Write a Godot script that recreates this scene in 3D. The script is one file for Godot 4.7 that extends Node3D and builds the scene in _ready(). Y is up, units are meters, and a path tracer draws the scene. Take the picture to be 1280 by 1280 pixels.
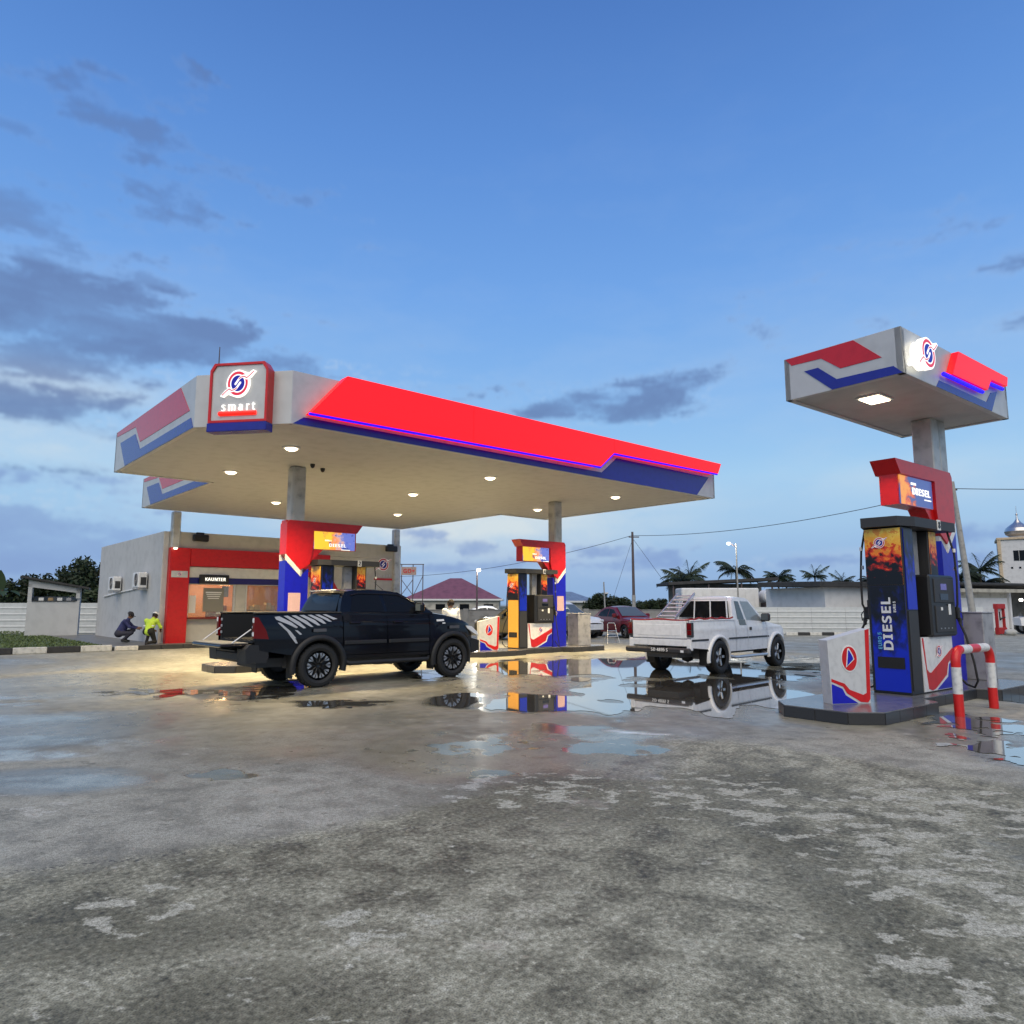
extends Node3D
# A fuel station at dusk. Station frame: local x runs along the forecourt, local z towards the viewer's right.
const PHI := 0.725184      # turn of the station axes
const PH2 := 0.664970      # turn of the small diesel island
var M := {}
var T := {}
var used := {}

class MB:
	var v := PackedVector3Array()
	var n := PackedVector3Array()
	var uv := PackedVector2Array()
	var col := PackedColorArray()
	var xf := Transform3D.IDENTITY
	var tint := Color(1, 1, 1)
	var colored := false
	func put(a: Vector3, na: Vector3, u: Vector2) -> void:
		v.append(xf * a)
		n.append((xf.basis * na).normalized())
		uv.append(u)
		if colored:
			col.append(tint)
	func tri(a: Vector3, b: Vector3, c: Vector3, ua := Vector2.ZERO, ub := Vector2.ZERO, uc := Vector2.ZERO) -> void:
		var m := (b - a).cross(c - a)
		if m.length_squared() < 1e-16:
			return
		m = m.normalized()
		tri_n(a, b, c, m, m, m, ua, ub, uc)
	func tri_n(a: Vector3, b: Vector3, c: Vector3, na: Vector3, nb: Vector3, nc: Vector3, ua := Vector2.ZERO, ub := Vector2.ZERO, uc := Vector2.ZERO) -> void:
		put(a, na, ua)
		if xf.basis.determinant() < 0.0:
			put(b, nb, ub)
			put(c, nc, uc)
		else:
			put(c, nc, uc)
			put(b, nb, ub)
	func quad(a: Vector3, b: Vector3, c: Vector3, d: Vector3) -> void:
		tri(a, b, c, Vector2(0, 1), Vector2(1, 1), Vector2(1, 0))
		tri(a, c, d, Vector2(0, 1), Vector2(1, 0), Vector2(0, 0))
	func box(c: Vector3, s: Vector3, bev := 0.0) -> void:
		var h := s * 0.5
		var e := minf(bev, minf(h.x, minf(h.y, h.z)) * 0.9)
		for ax in 3:
			for sg in [-1.0, 1.0]:
				var u := (ax + 1) % 3
				var w := (ax + 2) % 3
				var p := []
				for k in [[-1, -1], [1, -1], [1, 1], [-1, 1]]:
					var q := Vector3.ZERO
					q[ax] = sg * h[ax]
					q[u] = k[0] * (h[u] - e)
					q[w] = k[1] * (h[w] - e)
					p.append(c + q)
				if sg > 0:
					quad(p[0], p[1], p[2], p[3])
				else:
					quad(p[1], p[0], p[3], p[2])
		if e <= 0.0:
			return
		for ax in 3:
			var u := (ax + 1) % 3
			var w := (ax + 2) % 3
			for su in [-1.0, 1.0]:
				for sw in [-1.0, 1.0]:
					var p := []
					for k in 4:
						var q := Vector3.ZERO
						q[ax] = (h[ax] - e) * (-1.0 if k == 0 or k == 3 else 1.0)
						q[u] = su * (h[u] if k < 2 else h[u] - e)
						q[w] = sw * (h[w] - e if k < 2 else h[w])
						p.append(c + q)
					if su * sw > 0:
						quad(p[0], p[1], p[2], p[3])
					else:
						quad(p[1], p[0], p[3], p[2])
		for sx in [-1.0, 1.0]:
			for sy in [-1.0, 1.0]:
				for sz in [-1.0, 1.0]:
					var a := c + Vector3(sx * h.x, sy * (h.y - e), sz * (h.z - e))
					var b := c + Vector3(sx * (h.x - e), sy * h.y, sz * (h.z - e))
					var d := c + Vector3(sx * (h.x - e), sy * (h.y - e), sz * h.z)
					if sx * sy * sz > 0:
						tri(a, b, d)
					else:
						tri(a, d, b)
	# polygon in the xy plane, extruded from z0 to z1
	func prism(poly: PackedVector2Array, z0: float, z1: float) -> void:
		var p := poly.duplicate()
		if Geometry2D.is_polygon_clockwise(p):
			p.reverse()
		var lo := p[0]
		var hi := p[0]
		for q in p:
			lo = Vector2(minf(lo.x, q.x), minf(lo.y, q.y))
			hi = Vector2(maxf(hi.x, q.x), maxf(hi.y, q.y))
		var sz := hi - lo
		var ix := Geometry2D.triangulate_polygon(p)
		for i in range(0, ix.size(), 3):
			var a := p[ix[i]]
			var b := p[ix[i + 1]]
			var c := p[ix[i + 2]]
			if (b - a).cross(c - a) < 0:
				var t := b
				b = c
				c = t
			var ua := Vector2((a.x - lo.x) / sz.x, 1.0 - (a.y - lo.y) / sz.y)
			var ub := Vector2((b.x - lo.x) / sz.x, 1.0 - (b.y - lo.y) / sz.y)
			var uc := Vector2((c.x - lo.x) / sz.x, 1.0 - (c.y - lo.y) / sz.y)
			tri(Vector3(a.x, a.y, z1), Vector3(b.x, b.y, z1), Vector3(c.x, c.y, z1), ua, ub, uc)
			tri(Vector3(a.x, a.y, z0), Vector3(c.x, c.y, z0), Vector3(b.x, b.y, z0), ua, uc, ub)
		for i in p.size():
			var a := p[i]
			var b := p[(i + 1) % p.size()]
			quad(Vector3(a.x, a.y, z0), Vector3(b.x, b.y, z0), Vector3(b.x, b.y, z1), Vector3(a.x, a.y, z1))
	# polygon in plan (x, z), extruded from y0 to y1
	func slab(poly: PackedVector2Array, y0: float, y1: float) -> void:
		var keep := xf
		xf = xf * Transform3D(Basis(Vector3(1, 0, 0), Vector3(0, 0, 1), Vector3(0, -1, 0)), Vector3.ZERO)
		# local (x, y, z) -> (x, -z, y)
		prism(poly, -y1, -y0)
		xf = keep
	func tube(path: Array, r, seg := 8, caps := true) -> void:
		var rows := []
		var prev := Vector3.ZERO
		for i in path.size():
			var d: Vector3 = (path[mini(i + 1, path.size() - 1)] - path[maxi(i - 1, 0)]).normalized()
			var side: Vector3 = prev
			if i == 0:
				side = d.cross(Vector3.UP)
				if side.length() < 0.1:
					side = d.cross(Vector3.RIGHT)
			side = (side - d * side.dot(d)).normalized()
			prev = side
			var up := d.cross(side).normalized()
			var rr: float = r[i] if r is Array else r
			var row := []
			for k in seg + 1:
				var an := TAU * k / seg
				var o := side * cos(an) + up * sin(an)
				row.append([path[i] + o * rr, o])
			rows.append(row)
		for i in path.size() - 1:
			for k in seg:
				var a = rows[i][k]
				var b = rows[i][k + 1]
				var c = rows[i + 1][k + 1]
				var d = rows[i + 1][k]
				tri_n(a[0], b[0], c[0], a[1], b[1], c[1])
				tri_n(a[0], c[0], d[0], a[1], c[1], d[1])
		if caps:
			for k in seg:
				tri(path[0], rows[0][k + 1][0], rows[0][k][0])
				var l := path.size() - 1
				tri(path[l], rows[l][k][0], rows[l][k + 1][0])
	# profile of (radius, y) from low to high, turned about the y axis
	func lathe(prof: Array, seg := 20) -> void:
		for i in prof.size() - 1:
			var p: Vector2 = prof[i]
			var q: Vector2 = prof[i + 1]
			var t := (q - p).normalized()
			var nr := t.y
			var ny := -t.x
			for k in seg:
				var a0 := TAU * k / seg
				var a1 := TAU * (k + 1) / seg
				var c0 := Vector3(cos(a0), 0, sin(a0))
				var c1 := Vector3(cos(a1), 0, sin(a1))
				var y := Vector3.UP
				var n0 := c0 * nr + y * ny
				var n1 := c1 * nr + y * ny
				if p.x > 1e-5:
					tri_n(c0 * p.x + y * p.y, c1 * q.x + y * q.y, c1 * p.x + y * p.y, n0, n1, n1)
				if q.x > 1e-5:
					tri_n(c0 * p.x + y * p.y, c0 * q.x + y * q.y, c1 * q.x + y * q.y, n0, n0, n1)
	# rows of points; smooth
	func grid(rows: Array, flip := false) -> void:
		var h := rows.size()
		var w: int = rows[0].size()
		var nr := []
		for i in h:
			var r := []
			for j in w:
				var du: Vector3 = rows[i][mini(j + 1, w - 1)] - rows[i][maxi(j - 1, 0)]
				var dv: Vector3 = rows[mini(i + 1, h - 1)][j] - rows[maxi(i - 1, 0)][j]
				var m := du.cross(dv)
				if m.length_squared() < 1e-18:
					m = Vector3.UP
				r.append(m.normalized() * (-1.0 if flip else 1.0))
			nr.append(r)
		for i in h - 1:
			for j in w - 1:
				var a: Vector3 = rows[i][j]
				var b: Vector3 = rows[i][j + 1]
				var c: Vector3 = rows[i + 1][j + 1]
				var d: Vector3 = rows[i + 1][j]
				var ua := Vector2(float(j) / (w - 1), 1.0 - float(i) / (h - 1))
				var uc := Vector2(float(j + 1) / (w - 1), 1.0 - float(i + 1) / (h - 1))
				var ub := Vector2(uc.x, ua.y)
				var ud := Vector2(ua.x, uc.y)
				if flip:
					tri_n(a, c, b, nr[i][j], nr[i + 1][j + 1], nr[i][j + 1], ua, uc, ub)
					tri_n(a, d, c, nr[i][j], nr[i + 1][j], nr[i + 1][j + 1], ua, ud, uc)
				else:
					tri_n(a, b, c, nr[i][j], nr[i][j + 1], nr[i + 1][j + 1], ua, ub, uc)
					tri_n(a, c, d, nr[i][j], nr[i + 1][j + 1], nr[i + 1][j], ua, uc, ud)
	func mesh() -> ArrayMesh:
		var a := []
		a.resize(Mesh.ARRAY_MAX)
		a[Mesh.ARRAY_VERTEX] = v
		a[Mesh.ARRAY_NORMAL] = n
		a[Mesh.ARRAY_TEX_UV] = uv
		if colored:
			a[Mesh.ARRAY_COLOR] = col
		var m := ArrayMesh.new()
		m.add_surface_from_arrays(Mesh.PRIMITIVE_TRIANGLES, a)
		return m

const ORD := ["first", "second", "third", "fourth", "fifth", "sixth", "seventh", "eighth", "ninth", "tenth", "eleventh", "twelfth", "thirteenth", "fourteenth", "fifteenth", "sixteenth", "seventeenth", "eighteenth"]
func mb() -> MB:
	return MB.new()
func P2(a: Array) -> PackedVector2Array:
	var p := PackedVector2Array()
	for i in range(0, a.size(), 2):
		p.append(Vector2(a[i], a[i + 1]))
	return p
func sp(s: float, t: float, h := 0.0) -> Vector3:      # station frame to world
	return Basis(Vector3.UP, PHI) * Vector3(s, h, t)
func sp2(s: float, t: float, h := 0.0) -> Vector3:     # diesel island frame to world
	return Basis(Vector3.UP, PH2) * Vector3(s, h, t)
func numbered(called: String) -> String:
	var k: int = used.get(called, 0)
	used[called] = k + 1
	return called if k == 0 else "%s_%03d" % [called, k]
func obj(called: String, b: MB, m: Material, parent: Node = self) -> MeshInstance3D:
	return mobj(called, b.mesh(), m, parent)
func mobj(called: String, me: Mesh, m: Material, parent: Node = self) -> MeshInstance3D:
	var o := MeshInstance3D.new()
	o.name = numbered(called) if parent == self else called
	o.mesh = me
	o.material_override = m
	parent.add_child(o, true)
	return o
func tag(o: Node, label: String, category := "", group := "", kind := "") -> Node:
	if label: o.set_meta("label", label)
	if category: o.set_meta("category", category)
	if group: o.set_meta("group", group)
	if kind: o.set_meta("kind", kind)
	return o
func thing(called: String, label: String, category: String, pos := Vector3.ZERO, turn := 0.0, group := "") -> Node3D:
	var o := Node3D.new()
	o.name = numbered(called)
	add_child(o)
	o.position = pos
	o.rotation.y = turn
	tag(o, label, category, group)
	return o
func part(called: String, parent: Node, pos := Vector3.ZERO) -> Node3D:
	var o := Node3D.new()
	o.name = called
	parent.add_child(o, true)
	o.position = pos
	return o
func boxp(called: String, parent: Node, m: Material, c: Vector3, s: Vector3, bev := 0.0) -> MeshInstance3D:
	var b := mb()
	b.box(c, s, bev)
	return obj(called, b, m, parent)
func lettering(called: String, parent: Node, text: String, size: float, depth: float, m: Material, xf: Transform3D, font := "Droid Sans", weight := 700) -> MeshInstance3D:
	var t := TextMesh.new()
	var f := SystemFont.new()
	f.font_names = PackedStringArray([font])
	f.font_weight = weight
	t.font = f
	t.text = text
	t.font_size = 32
	t.pixel_size = size / 23.0     # size is about the height of a capital
	t.depth = depth
	var o := mobj(called, t, m, parent)
	o.transform = xf
	return o
func lin(r: float, g: float, b: float) -> Color:
	return Color(r, g, b).linear_to_srgb()
func mat(key: String, c: Color, rough := 0.6, metal := 0.0, tex := "", scale := 1.0) -> StandardMaterial3D:
	var m := StandardMaterial3D.new()
	m.albedo_color = c
	m.roughness = rough
	m.metallic = metal
	m.resource_name = key
	if tex:
		m.albedo_texture = T[tex]
		m.uv1_triplanar = true
		m.uv1_scale = Vector3.ONE * scale
	M[key] = m
	return m
func glow(key: String, c: Color, e: float) -> StandardMaterial3D:
	var m := mat(key, c, 0.4)
	m.emission_enabled = true
	m.emission = c
	m.emission_energy_multiplier = e
	return m
func ramp_noise(key: String, size: int, freq: float, oct: int, ramp: Array, sd := 1) -> void:
	var f := FastNoiseLite.new()
	f.seed = sd
	f.frequency = freq
	f.fractal_octaves = oct
	var im := f.get_seamless_image(size, size, false, false, 0.2, true)
	im.convert(Image.FORMAT_L8)
	var d := im.get_data()
	var lut := PackedByteArray()
	for i in 256:
		var x := i / 255.0
		var val: float = ramp[ramp.size() - 1][1]
		for k in ramp.size() - 1:
			if x <= ramp[k + 1][0]:
				val = lerpf(ramp[k][1], ramp[k + 1][1], clampf((x - ramp[k][0]) / (ramp[k + 1][0] - ramp[k][0]), 0, 1))
				break
		lut.append(int(clampf(val, 0, 1) * 255.0))
	for i in d.size():
		d[i] = lut[d[i]]
	T[key] = ImageTexture.create_from_image(Image.create_from_data(size, size, false, Image.FORMAT_L8, d))

# ------------------------------------------------------------------ camera, sky, light
func setup_view() -> void:
	var cam := Camera3D.new()
	cam.name = "camera"
	cam.position = Vector3(0, 1.5, 0)
	cam.rotation.x = deg_to_rad(7.489)
	cam.fov = 71.44
	cam.near = 0.05
	cam.far = 2000.0
	add_child(cam)
	cam.current = true
	var sun := DirectionalLight3D.new()      # the soft glow of the dusk sky behind the viewer
	sun.name = "sun"
	sun.light_energy = 0.5
	sun.light_color = Color(1.0, 0.935, 0.80)
	sun.light_angular_distance = 70.0
	sun.shadow_enabled = true
	sun.rotation = Vector3(deg_to_rad(-48), deg_to_rad(-4), 0)
	add_child(sun)
	var env := Environment.new()
	env.tonemap_mode = Environment.TONE_MAPPER_LINEAR
	env.tonemap_exposure = EXPO
	env.background_mode = Environment.BG_SKY
	env.sdfgi_enabled = true
	env.ssao_enabled = true
	env.ssil_enabled = true
	var sky := Sky.new()
	var pm := PanoramaSkyMaterial.new()
	pm.panorama = make_sky()
	sky.sky_material = pm
	env.sky = sky
	var we := WorldEnvironment.new()
	we.name = "environment"
	we.environment = env
	add_child(we)

const EXPO := 1.7
# colour of the clear sky by elevation in degrees, as it should show (sRGB 0-255)
const SKY := [[0.0, 146, 177, 216], [3.0, 150, 183, 223], [6.0, 163, 199, 232], [10.0, 161, 204, 240], [16.0, 138, 186, 238], [24.0, 116, 167, 232], [34.0, 95, 145, 216], [44.0, 78, 123, 194], [60.0, 68, 110, 182], [90.0, 60, 100, 172]]
# cloud banks: azimuth, elevation, half width, half height in degrees, strength
const BANKS := [[-37.0, 31.5, 10.0, 3.6, 0.30], [-30.0, 27.5, 11.0, 3.2, 0.24], [-37.0, 25.5, 8.0, 2.0, 0.34], [-33.0, 20.6, 11.0, 1.7, 0.42], [-25.0, 19.0, 11.0, 1.2, 0.40], [-16.0, 17.9, 9.0, 1.1, 0.36], [-38.0, 17.2, 7.0, 1.9, 0.56], [-30.0, 16.0, 8.0, 0.8, 0.34], [-35.0, 13.4, 8.0, 1.0, 0.44], [-28.0, 12.0, 6.0, 0.7, 0.30],
	[-37.5, 6.0, 8.0, 3.4, 0.60], [-31.0, 3.5, 6.0, 2.0, 0.44], [7.0, 16.4, 4.6, 0.8, 0.46], [13.8, 17.0, 3.0, 1.1, 0.44], [9.5, 14.9, 5.0, 0.7, 0.46], [3.0, 15.6, 3.0, 0.5, 0.36], [-6.0, 4.8, 8.0, 0.7, 0.44], [-3.0, 3.0, 11.0, 0.6, 0.46], [22.0, 3.2, 14.0, 0.5, 0.36], [6.0, 4.4, 6.0, 0.5, 0.3], [33.0, 4.8, 6.0, 0.6, 0.36],
	[60.0, 22.0, 22.0, 4.0, 0.4], [100.0, 14.0, 18.0, 3.0, 0.45], [150.0, 30.0, 25.0, 5.0, 0.4], [-75.0, 20.0, 16.0, 4.0, 0.5], [-120.0, 12.0, 20.0, 3.0, 0.45], [-165.0, 25.0, 12.0, 4.0, 0.4]]
# pale thin cloud low over the horizon
const PALES := [[-5.0, 7.6, 9.0, 2.8, 1.25], [-14.0, 9.5, 10.0, 2.0, 0.6], [6.0, 7.5, 7.0, 1.8, 0.45], [-34.0, 15.0, 8.0, 1.2, 0.5], [-36.0, 11.0, 7.0, 1.2, 0.55], [30.0, 9.0, 10.0, 1.5, 0.25], [80.0, 8.0, 20.0, 2.0, 0.6], [-90.0, 9.0, 20.0, 2.0, 0.6], [160.0, 8.0, 30.0, 2.0, 0.6], [-140.0, 8.0, 20.0, 2.0, 0.6]]
func make_sky() -> ImageTexture:
	var W := 2048
	var HH := 1024
	var grad := PackedColorArray()
	for i in 181:
		var e := i * 0.5
		for k in SKY.size() - 1:
			var a: Array = SKY[k]
			var b: Array = SKY[k + 1]
			if e <= b[0]:
				var t: float = (e - a[0]) / (b[0] - a[0])
				t = clampf(t, 0, 1)
				var c := Color(lerpf(a[1], b[1], t) / 255.0, lerpf(a[2], b[2], t) / 255.0, lerpf(a[3], b[3], t) / 255.0).srgb_to_linear()
				grad.append(c)
				break
	var f := FastNoiseLite.new()
	f.seed = 11
	f.frequency = 1.0
	f.fractal_octaves = 6
	f.fractal_gain = 0.60
	f.domain_warp_enabled = true
	f.domain_warp_amplitude = 0.25
	f.domain_warp_frequency = 1.2
	f.domain_warp_fractal_octaves = 3
	var f2 := FastNoiseLite.new()
	f2.seed = 5
	f2.frequency = 0.45
	f2.fractal_octaves = 3
	var dark := Color8(98, 123, 172).srgb_to_linear()
	var pale := Color8(196, 212, 230).srgb_to_linear()
	var glowc := Color8(212, 224, 230).srgb_to_linear()
	var lav := Color8(132, 160, 208).srgb_to_linear()
	var data := PackedFloat32Array()
	data.resize(W * HH * 3)
	var below := Color8(120, 120, 118).srgb_to_linear()
	# azimuth terms of each bank, per column
	var poffs := []
	for b in PALES.size():
		var row := PackedFloat32Array()
		for x in W:
			var az := (x + 0.5) / W * 360.0
			if az > 180.0: az -= 360.0
			var d: float = absf(az - PALES[b][0])
			if d > 180.0: d = 360.0 - d
			row.append(d * d / (PALES[b][2] * PALES[b][2]))
		poffs.append(row)
	var nb := BANKS.size()
	var offs := []
	for b in nb:
		var row := PackedFloat32Array()
		for x in W:
			var az := (x + 0.5) / W * 360.0
			if az > 180.0: az -= 360.0
			var d: float = absf(az - BANKS[b][0])
			if d > 180.0: d = 360.0 - d
			row.append(d * d / (BANKS[b][2] * BANKS[b][2]))
		offs.append(row)
	for y in HH:
		var el := 90.0 - (y + 0.5) / HH * 180.0
		if el < -1.0:
			for x in W:
				var o0 := (y * W + x) * 3
				data[o0] = below.r / EXPO
				data[o0 + 1] = below.g / EXPO
				data[o0 + 2] = below.b / EXPO
			continue
		var e := deg_to_rad(maxf(el, 0.0))
		var base := grad[clampi(int(maxf(el, 0.0) * 2.0), 0, 180)]
		var nxt := grad[clampi(int(maxf(el, 0.0) * 2.0) + 1, 0, 180)]
		base = base.lerp(nxt, fposmod(maxf(el, 0.0) * 2.0, 1.0))
		var ring := cos(e) / (sin(e) + 0.16)
		var near_p := []
		for b in PALES.size():
			var de: float = (el - PALES[b][1]) / PALES[b][3]
			if de * de < 6.0:
				near_p.append([b, de * de])
		var near_b := []
		for b in nb:
			var de: float = (el - BANKS[b][1]) / BANKS[b][3]
			if de * de < 6.0:
				near_b.append([b, de * de])
		for x in W:
			var az2 := (x + 0.5) / W * TAU
			var px := sin(az2) * ring
			var pz := -cos(az2) * ring
			var cov := 0.0
			for q in near_b:
				var dd: float = q[1] + offs[q[0]][x]
				if dd < 6.0:
					cov += BANKS[q[0]][4] * exp(-dd * 0.8)
			var c := base
			var g := f2.get_noise_3d(px, pz, 3.0)
			var k := f.get_noise_3d(sin(az2) * 4.6, cos(az2) * 4.6, el * 0.26)
			# thin pale veil
			var veil := clampf((g + k * 0.5 - 0.05) * 1.2, 0, 1) * clampf(1.0 - el / 42.0, 0.0, 1.0) * 0.35
			c = c.lerp(pale, veil)
			for q in near_p:
				var dd: float = q[1] + poffs[q[0]][x]
				if dd < 6.0:
					c = c.lerp(glowc, clampf(PALES[q[0]][4] * exp(-dd * 0.7) * (1.0 + k * 1.1), 0.0, 0.95))
			if cov > 0.02:
				var dn := cov * 1.75 + k * 1.45 - 0.36
				if dn > 0.0:
					var t := clampf(dn * 1.5, 0.0, 1.0)
					t = t * t * (3.0 - 2.0 * t)
					# thin edges stay pale, thick middles turn slate
					var cc := pale.lerp(dark, clampf(dn * 2.6 + 0.12, 0.0, 1.0)) if el > 9.0 else pale.lerp(lav, clampf(dn * 2.2 + 0.1, 0.0, 1.0))
					c = c.lerp(cc, t * clampf(0.62 + k * 0.5, 0.2, 0.8) * (0.72 if el > 22.5 else 1.0))
				elif dn > -0.25 and el < 19.0:
					c = c.lerp(pale, (0.25 + dn) * 1.5 * clampf(cov * 2.0, 0, 1))
			var o := (y * W + x) * 3
			data[o] = c.r / EXPO
			data[o + 1] = c.g / EXPO
			data[o + 2] = c.b / EXPO
	return ImageTexture.create_from_image(Image.create_from_data(W, HH, false, Image.FORMAT_RGBF, data.to_byte_array()))
# ------------------------------------------------------------------ surfaces
func make_materials() -> void:
	ramp_noise("plaster", 512, 0.012, 5, [[0.0, 0.93], [0.35, 0.97], [0.6, 1.0], [1.0, 0.98]], 3)
	ramp_noise("grime", 512, 0.009, 6, [[0.0, 0.74], [0.3, 0.9], [0.55, 0.98], [1.0, 1.0]], 8)
	ramp_noise("speck", 512, 0.16, 4, [[0.0, 0.55], [0.4, 0.86], [0.6, 1.0], [1.0, 0.9]], 21)
	ramp_noise("bark", 256, 0.05, 5, [[0.0, 0.4], [0.5, 0.8], [1.0, 1.0]], 31)
	ramp_noise("dust", 512, 0.02, 6, [[0.0, 1.0], [0.45, 0.985], [0.7, 0.95], [1.0, 0.90]], 41)
	mat("fascia", lin(0.50, 0.50, 0.50), 0.38, 0.15, "plaster", 0.35)
	mat("fascia_vinyl_red", lin(0.52, 0.012, 0.02), 0.24, 0.0, "plaster", 0.6)
	mat("fascia_vinyl_blue", lin(0.015, 0.018, 0.26), 0.24, 0.0, "plaster", 0.6)
	mat("soffit", lin(0.44, 0.44, 0.445), 0.6, 0.0, "plaster", 0.3)
	mat("deck", lin(0.3, 0.3, 0.3), 0.8)
	mat("column", lin(0.52, 0.525, 0.525), 0.45, 0.2, "grime", 0.5)
	mat("red_paint", lin(0.56, 0.008, 0.010), 0.32, 0.0, "dust", 0.5)
	mat("blue_paint", lin(0.006, 0.008, 0.42), 0.32, 0.0, "dust", 0.5)
	mat("white_paint", lin(0.72, 0.72, 0.72), 0.4, 0.0, "dust", 0.7)
	mat("panel_grey", lin(0.56, 0.57, 0.58), 0.36, 0.1, "dust", 0.6)
	mat("box_grey", lin(0.33, 0.33, 0.345), 0.5, 0.1, "grime", 0.7)
	mat("black_plastic", lin(0.012, 0.012, 0.013), 0.42, 0.0, "dust", 1.0)
	mat("dark_plastic", lin(0.03, 0.03, 0.032), 0.55)
	mat("rubber", lin(0.012, 0.012, 0.012), 0.7)
	mat("steel", lin(0.55, 0.55, 0.56), 0.32, 0.9)
	mat("alu", lin(0.62, 0.62, 0.63), 0.38, 0.8)
	mat("shop_wall", lin(0.50, 0.505, 0.51), 0.8, 0.0, "plaster", 0.25)
	mat("shop_front", lin(0.50, 0.485, 0.45), 0.75, 0.0, "plaster", 0.3)
	mat("tile_dark", lin(0.035, 0.035, 0.038), 0.3, 0.0, "speck", 1.2)
	mat("tile_top", lin(0.16, 0.16, 0.165), 0.22, 0.0, "grime", 0.9)
	mat("joint", lin(0.25, 0.25, 0.25), 0.85)
	mat("kerb_white", lin(0.62, 0.61, 0.57), 0.8, 0.0, "grime", 1.2)
	mat("kerb_black", lin(0.035, 0.035, 0.036), 0.75, 0.0, "grime", 1.2)
	mat("slab", lin(0.17, 0.165, 0.155), 0.45, 0.0, "grime", 0.5)
	mat("fence_sheet", lin(0.56, 0.58, 0.58), 0.42, 0.15, "plaster", 0.4)
	mat("block_wall", lin(0.25, 0.25, 0.245), 0.9, 0.0, "grime", 0.35)
	mat("cream_wall", lin(0.52, 0.49, 0.43), 0.85, 0.0, "grime", 0.2)
	mat("white_wall", lin(0.64, 0.64, 0.65), 0.8, 0.0, "plaster", 0.2)
	mat("dark_roof", lin(0.035, 0.034, 0.034), 0.7, 0.0, "grime", 0.3)
	mat("purple_roof", lin(0.20, 0.075, 0.105), 0.5, 0.0, "grime", 0.2)
	mat("blue_roof", lin(0.16, 0.23, 0.36), 0.5, 0.0, "grime", 0.3)
	mat("void_shade", lin(0.010, 0.010, 0.011), 0.8)  # near-black colour standing for the shade inside openings
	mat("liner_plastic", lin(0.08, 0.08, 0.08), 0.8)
	mat("bay_wall", lin(0.30, 0.29, 0.27), 0.85, 0.0, "grime", 0.3)
	mat("wood_brown", lin(0.20, 0.075, 0.022), 0.45, 0.0, "plaster", 0.8)
	mat("wood_orange", lin(0.45, 0.17, 0.035), 0.5, 0.0, "plaster", 0.8)
	mat("counter_red", lin(0.16, 0.012, 0.012), 0.4)
	mat("carton", lin(0.36, 0.25, 0.13), 0.8)
	mat("paper", lin(0.72, 0.72, 0.70), 0.7)
	mat("grass", lin(0.075, 0.105, 0.03), 0.9)
	mat("earth", lin(0.075, 0.085, 0.045), 0.95, 0.0, "grime", 0.05)
	mat("trunk", lin(0.10, 0.075, 0.05), 0.9, 0.0, "bark", 1.0)
	mat("pole_concrete", lin(0.34, 0.335, 0.32), 0.85, 0.0, "grime", 0.8)
	mat("pole_steel", lin(0.10, 0.075, 0.075), 0.6, 0.2)
	mat("cable", lin(0.02, 0.02, 0.022), 0.6)
	mat("black_car", lin(0.0045, 0.0048, 0.0075), 0.22, 0.0)
	M.black_car.clearcoat_enabled = true
	M.black_car.clearcoat = 0.3
	M.black_car.metallic_specular = 0.32
	M.black_car.clearcoat_roughness = 0.06
	mat("flare", lin(0.014, 0.014, 0.015), 0.6)
	mat("white_car", lin(0.82, 0.83, 0.84), 0.28, 0.0, "plaster", 0.9)
	mat("red_car", lin(0.16, 0.010, 0.014), 0.2)
	mat("gold_car", lin(0.24, 0.20, 0.11), 0.25, 0.3)
	mat("tint_glass", lin(0.008, 0.009, 0.011), 0.05)
	M.tint_glass.metallic_specular = 0.3
	mat("grey_glass", lin(0.10, 0.12, 0.13), 0.05)
	mat("tail_red", lin(0.14, 0.004, 0.006), 0.10)
	mat("lens_clear", lin(0.72, 0.74, 0.76), 0.08)
	mat("lens_amber", lin(0.6, 0.2, 0.02), 0.15)
	mat("chrome", lin(0.75, 0.75, 0.76), 0.12, 1.0)
	mat("rim_silver", lin(0.50, 0.50, 0.51), 0.3, 0.85)
	mat("rim_black", lin(0.010, 0.010, 0.011), 0.3)
	mat("sticker_silver", lin(0.42, 0.43, 0.45), 0.35)
	mat("rope_red", lin(0.36, 0.02, 0.022), 0.8)
	var g := mat("shop_glass", Color(0.9, 0.95, 0.95, 0.10), 0.03)
	g.transparency = BaseMaterial3D.TRANSPARENCY_ALPHA
	var w := mat("water", lin(0.11, 0.105, 0.09), 0.03)
	w.metallic_specular = 0.7
	w.clearcoat_enabled = true
	w.clearcoat = 1.0
	w.clearcoat_roughness = 0.02
	var vc := mat("skin_and_cloth", Color.WHITE, 0.8)
	vc.vertex_color_use_as_albedo = true
	var lf := mat("leaf", Color.WHITE, 0.7)
	lf.vertex_color_use_as_albedo = true
	lf.backlight_enabled = true
	lf.backlight = Color(0.25, 0.25, 0.15)
	mat("hoop_red", lin(0.60, 0.012, 0.010), 0.35, 0.0, "dust", 1.5)
	mat("hoop_white", lin(0.66, 0.66, 0.65), 0.4, 0.0, "grime", 2.0)
	mat("sign_panel_white", lin(0.66, 0.655, 0.63), 0.4, 0.0, "plaster", 0.5)
	mat("blue_dark", lin(0.008, 0.008, 0.14), 0.4)
	mat("notice_grey", lin(0.22, 0.21, 0.18), 0.6)
	mat("black_gloss2", lin(0.006, 0.006, 0.007), 0.18)
	mat("steel_dull", lin(0.10, 0.10, 0.105), 0.4, 0.3)
	mat("black_liner", lin(0.006, 0.006, 0.006), 0.75)
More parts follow.
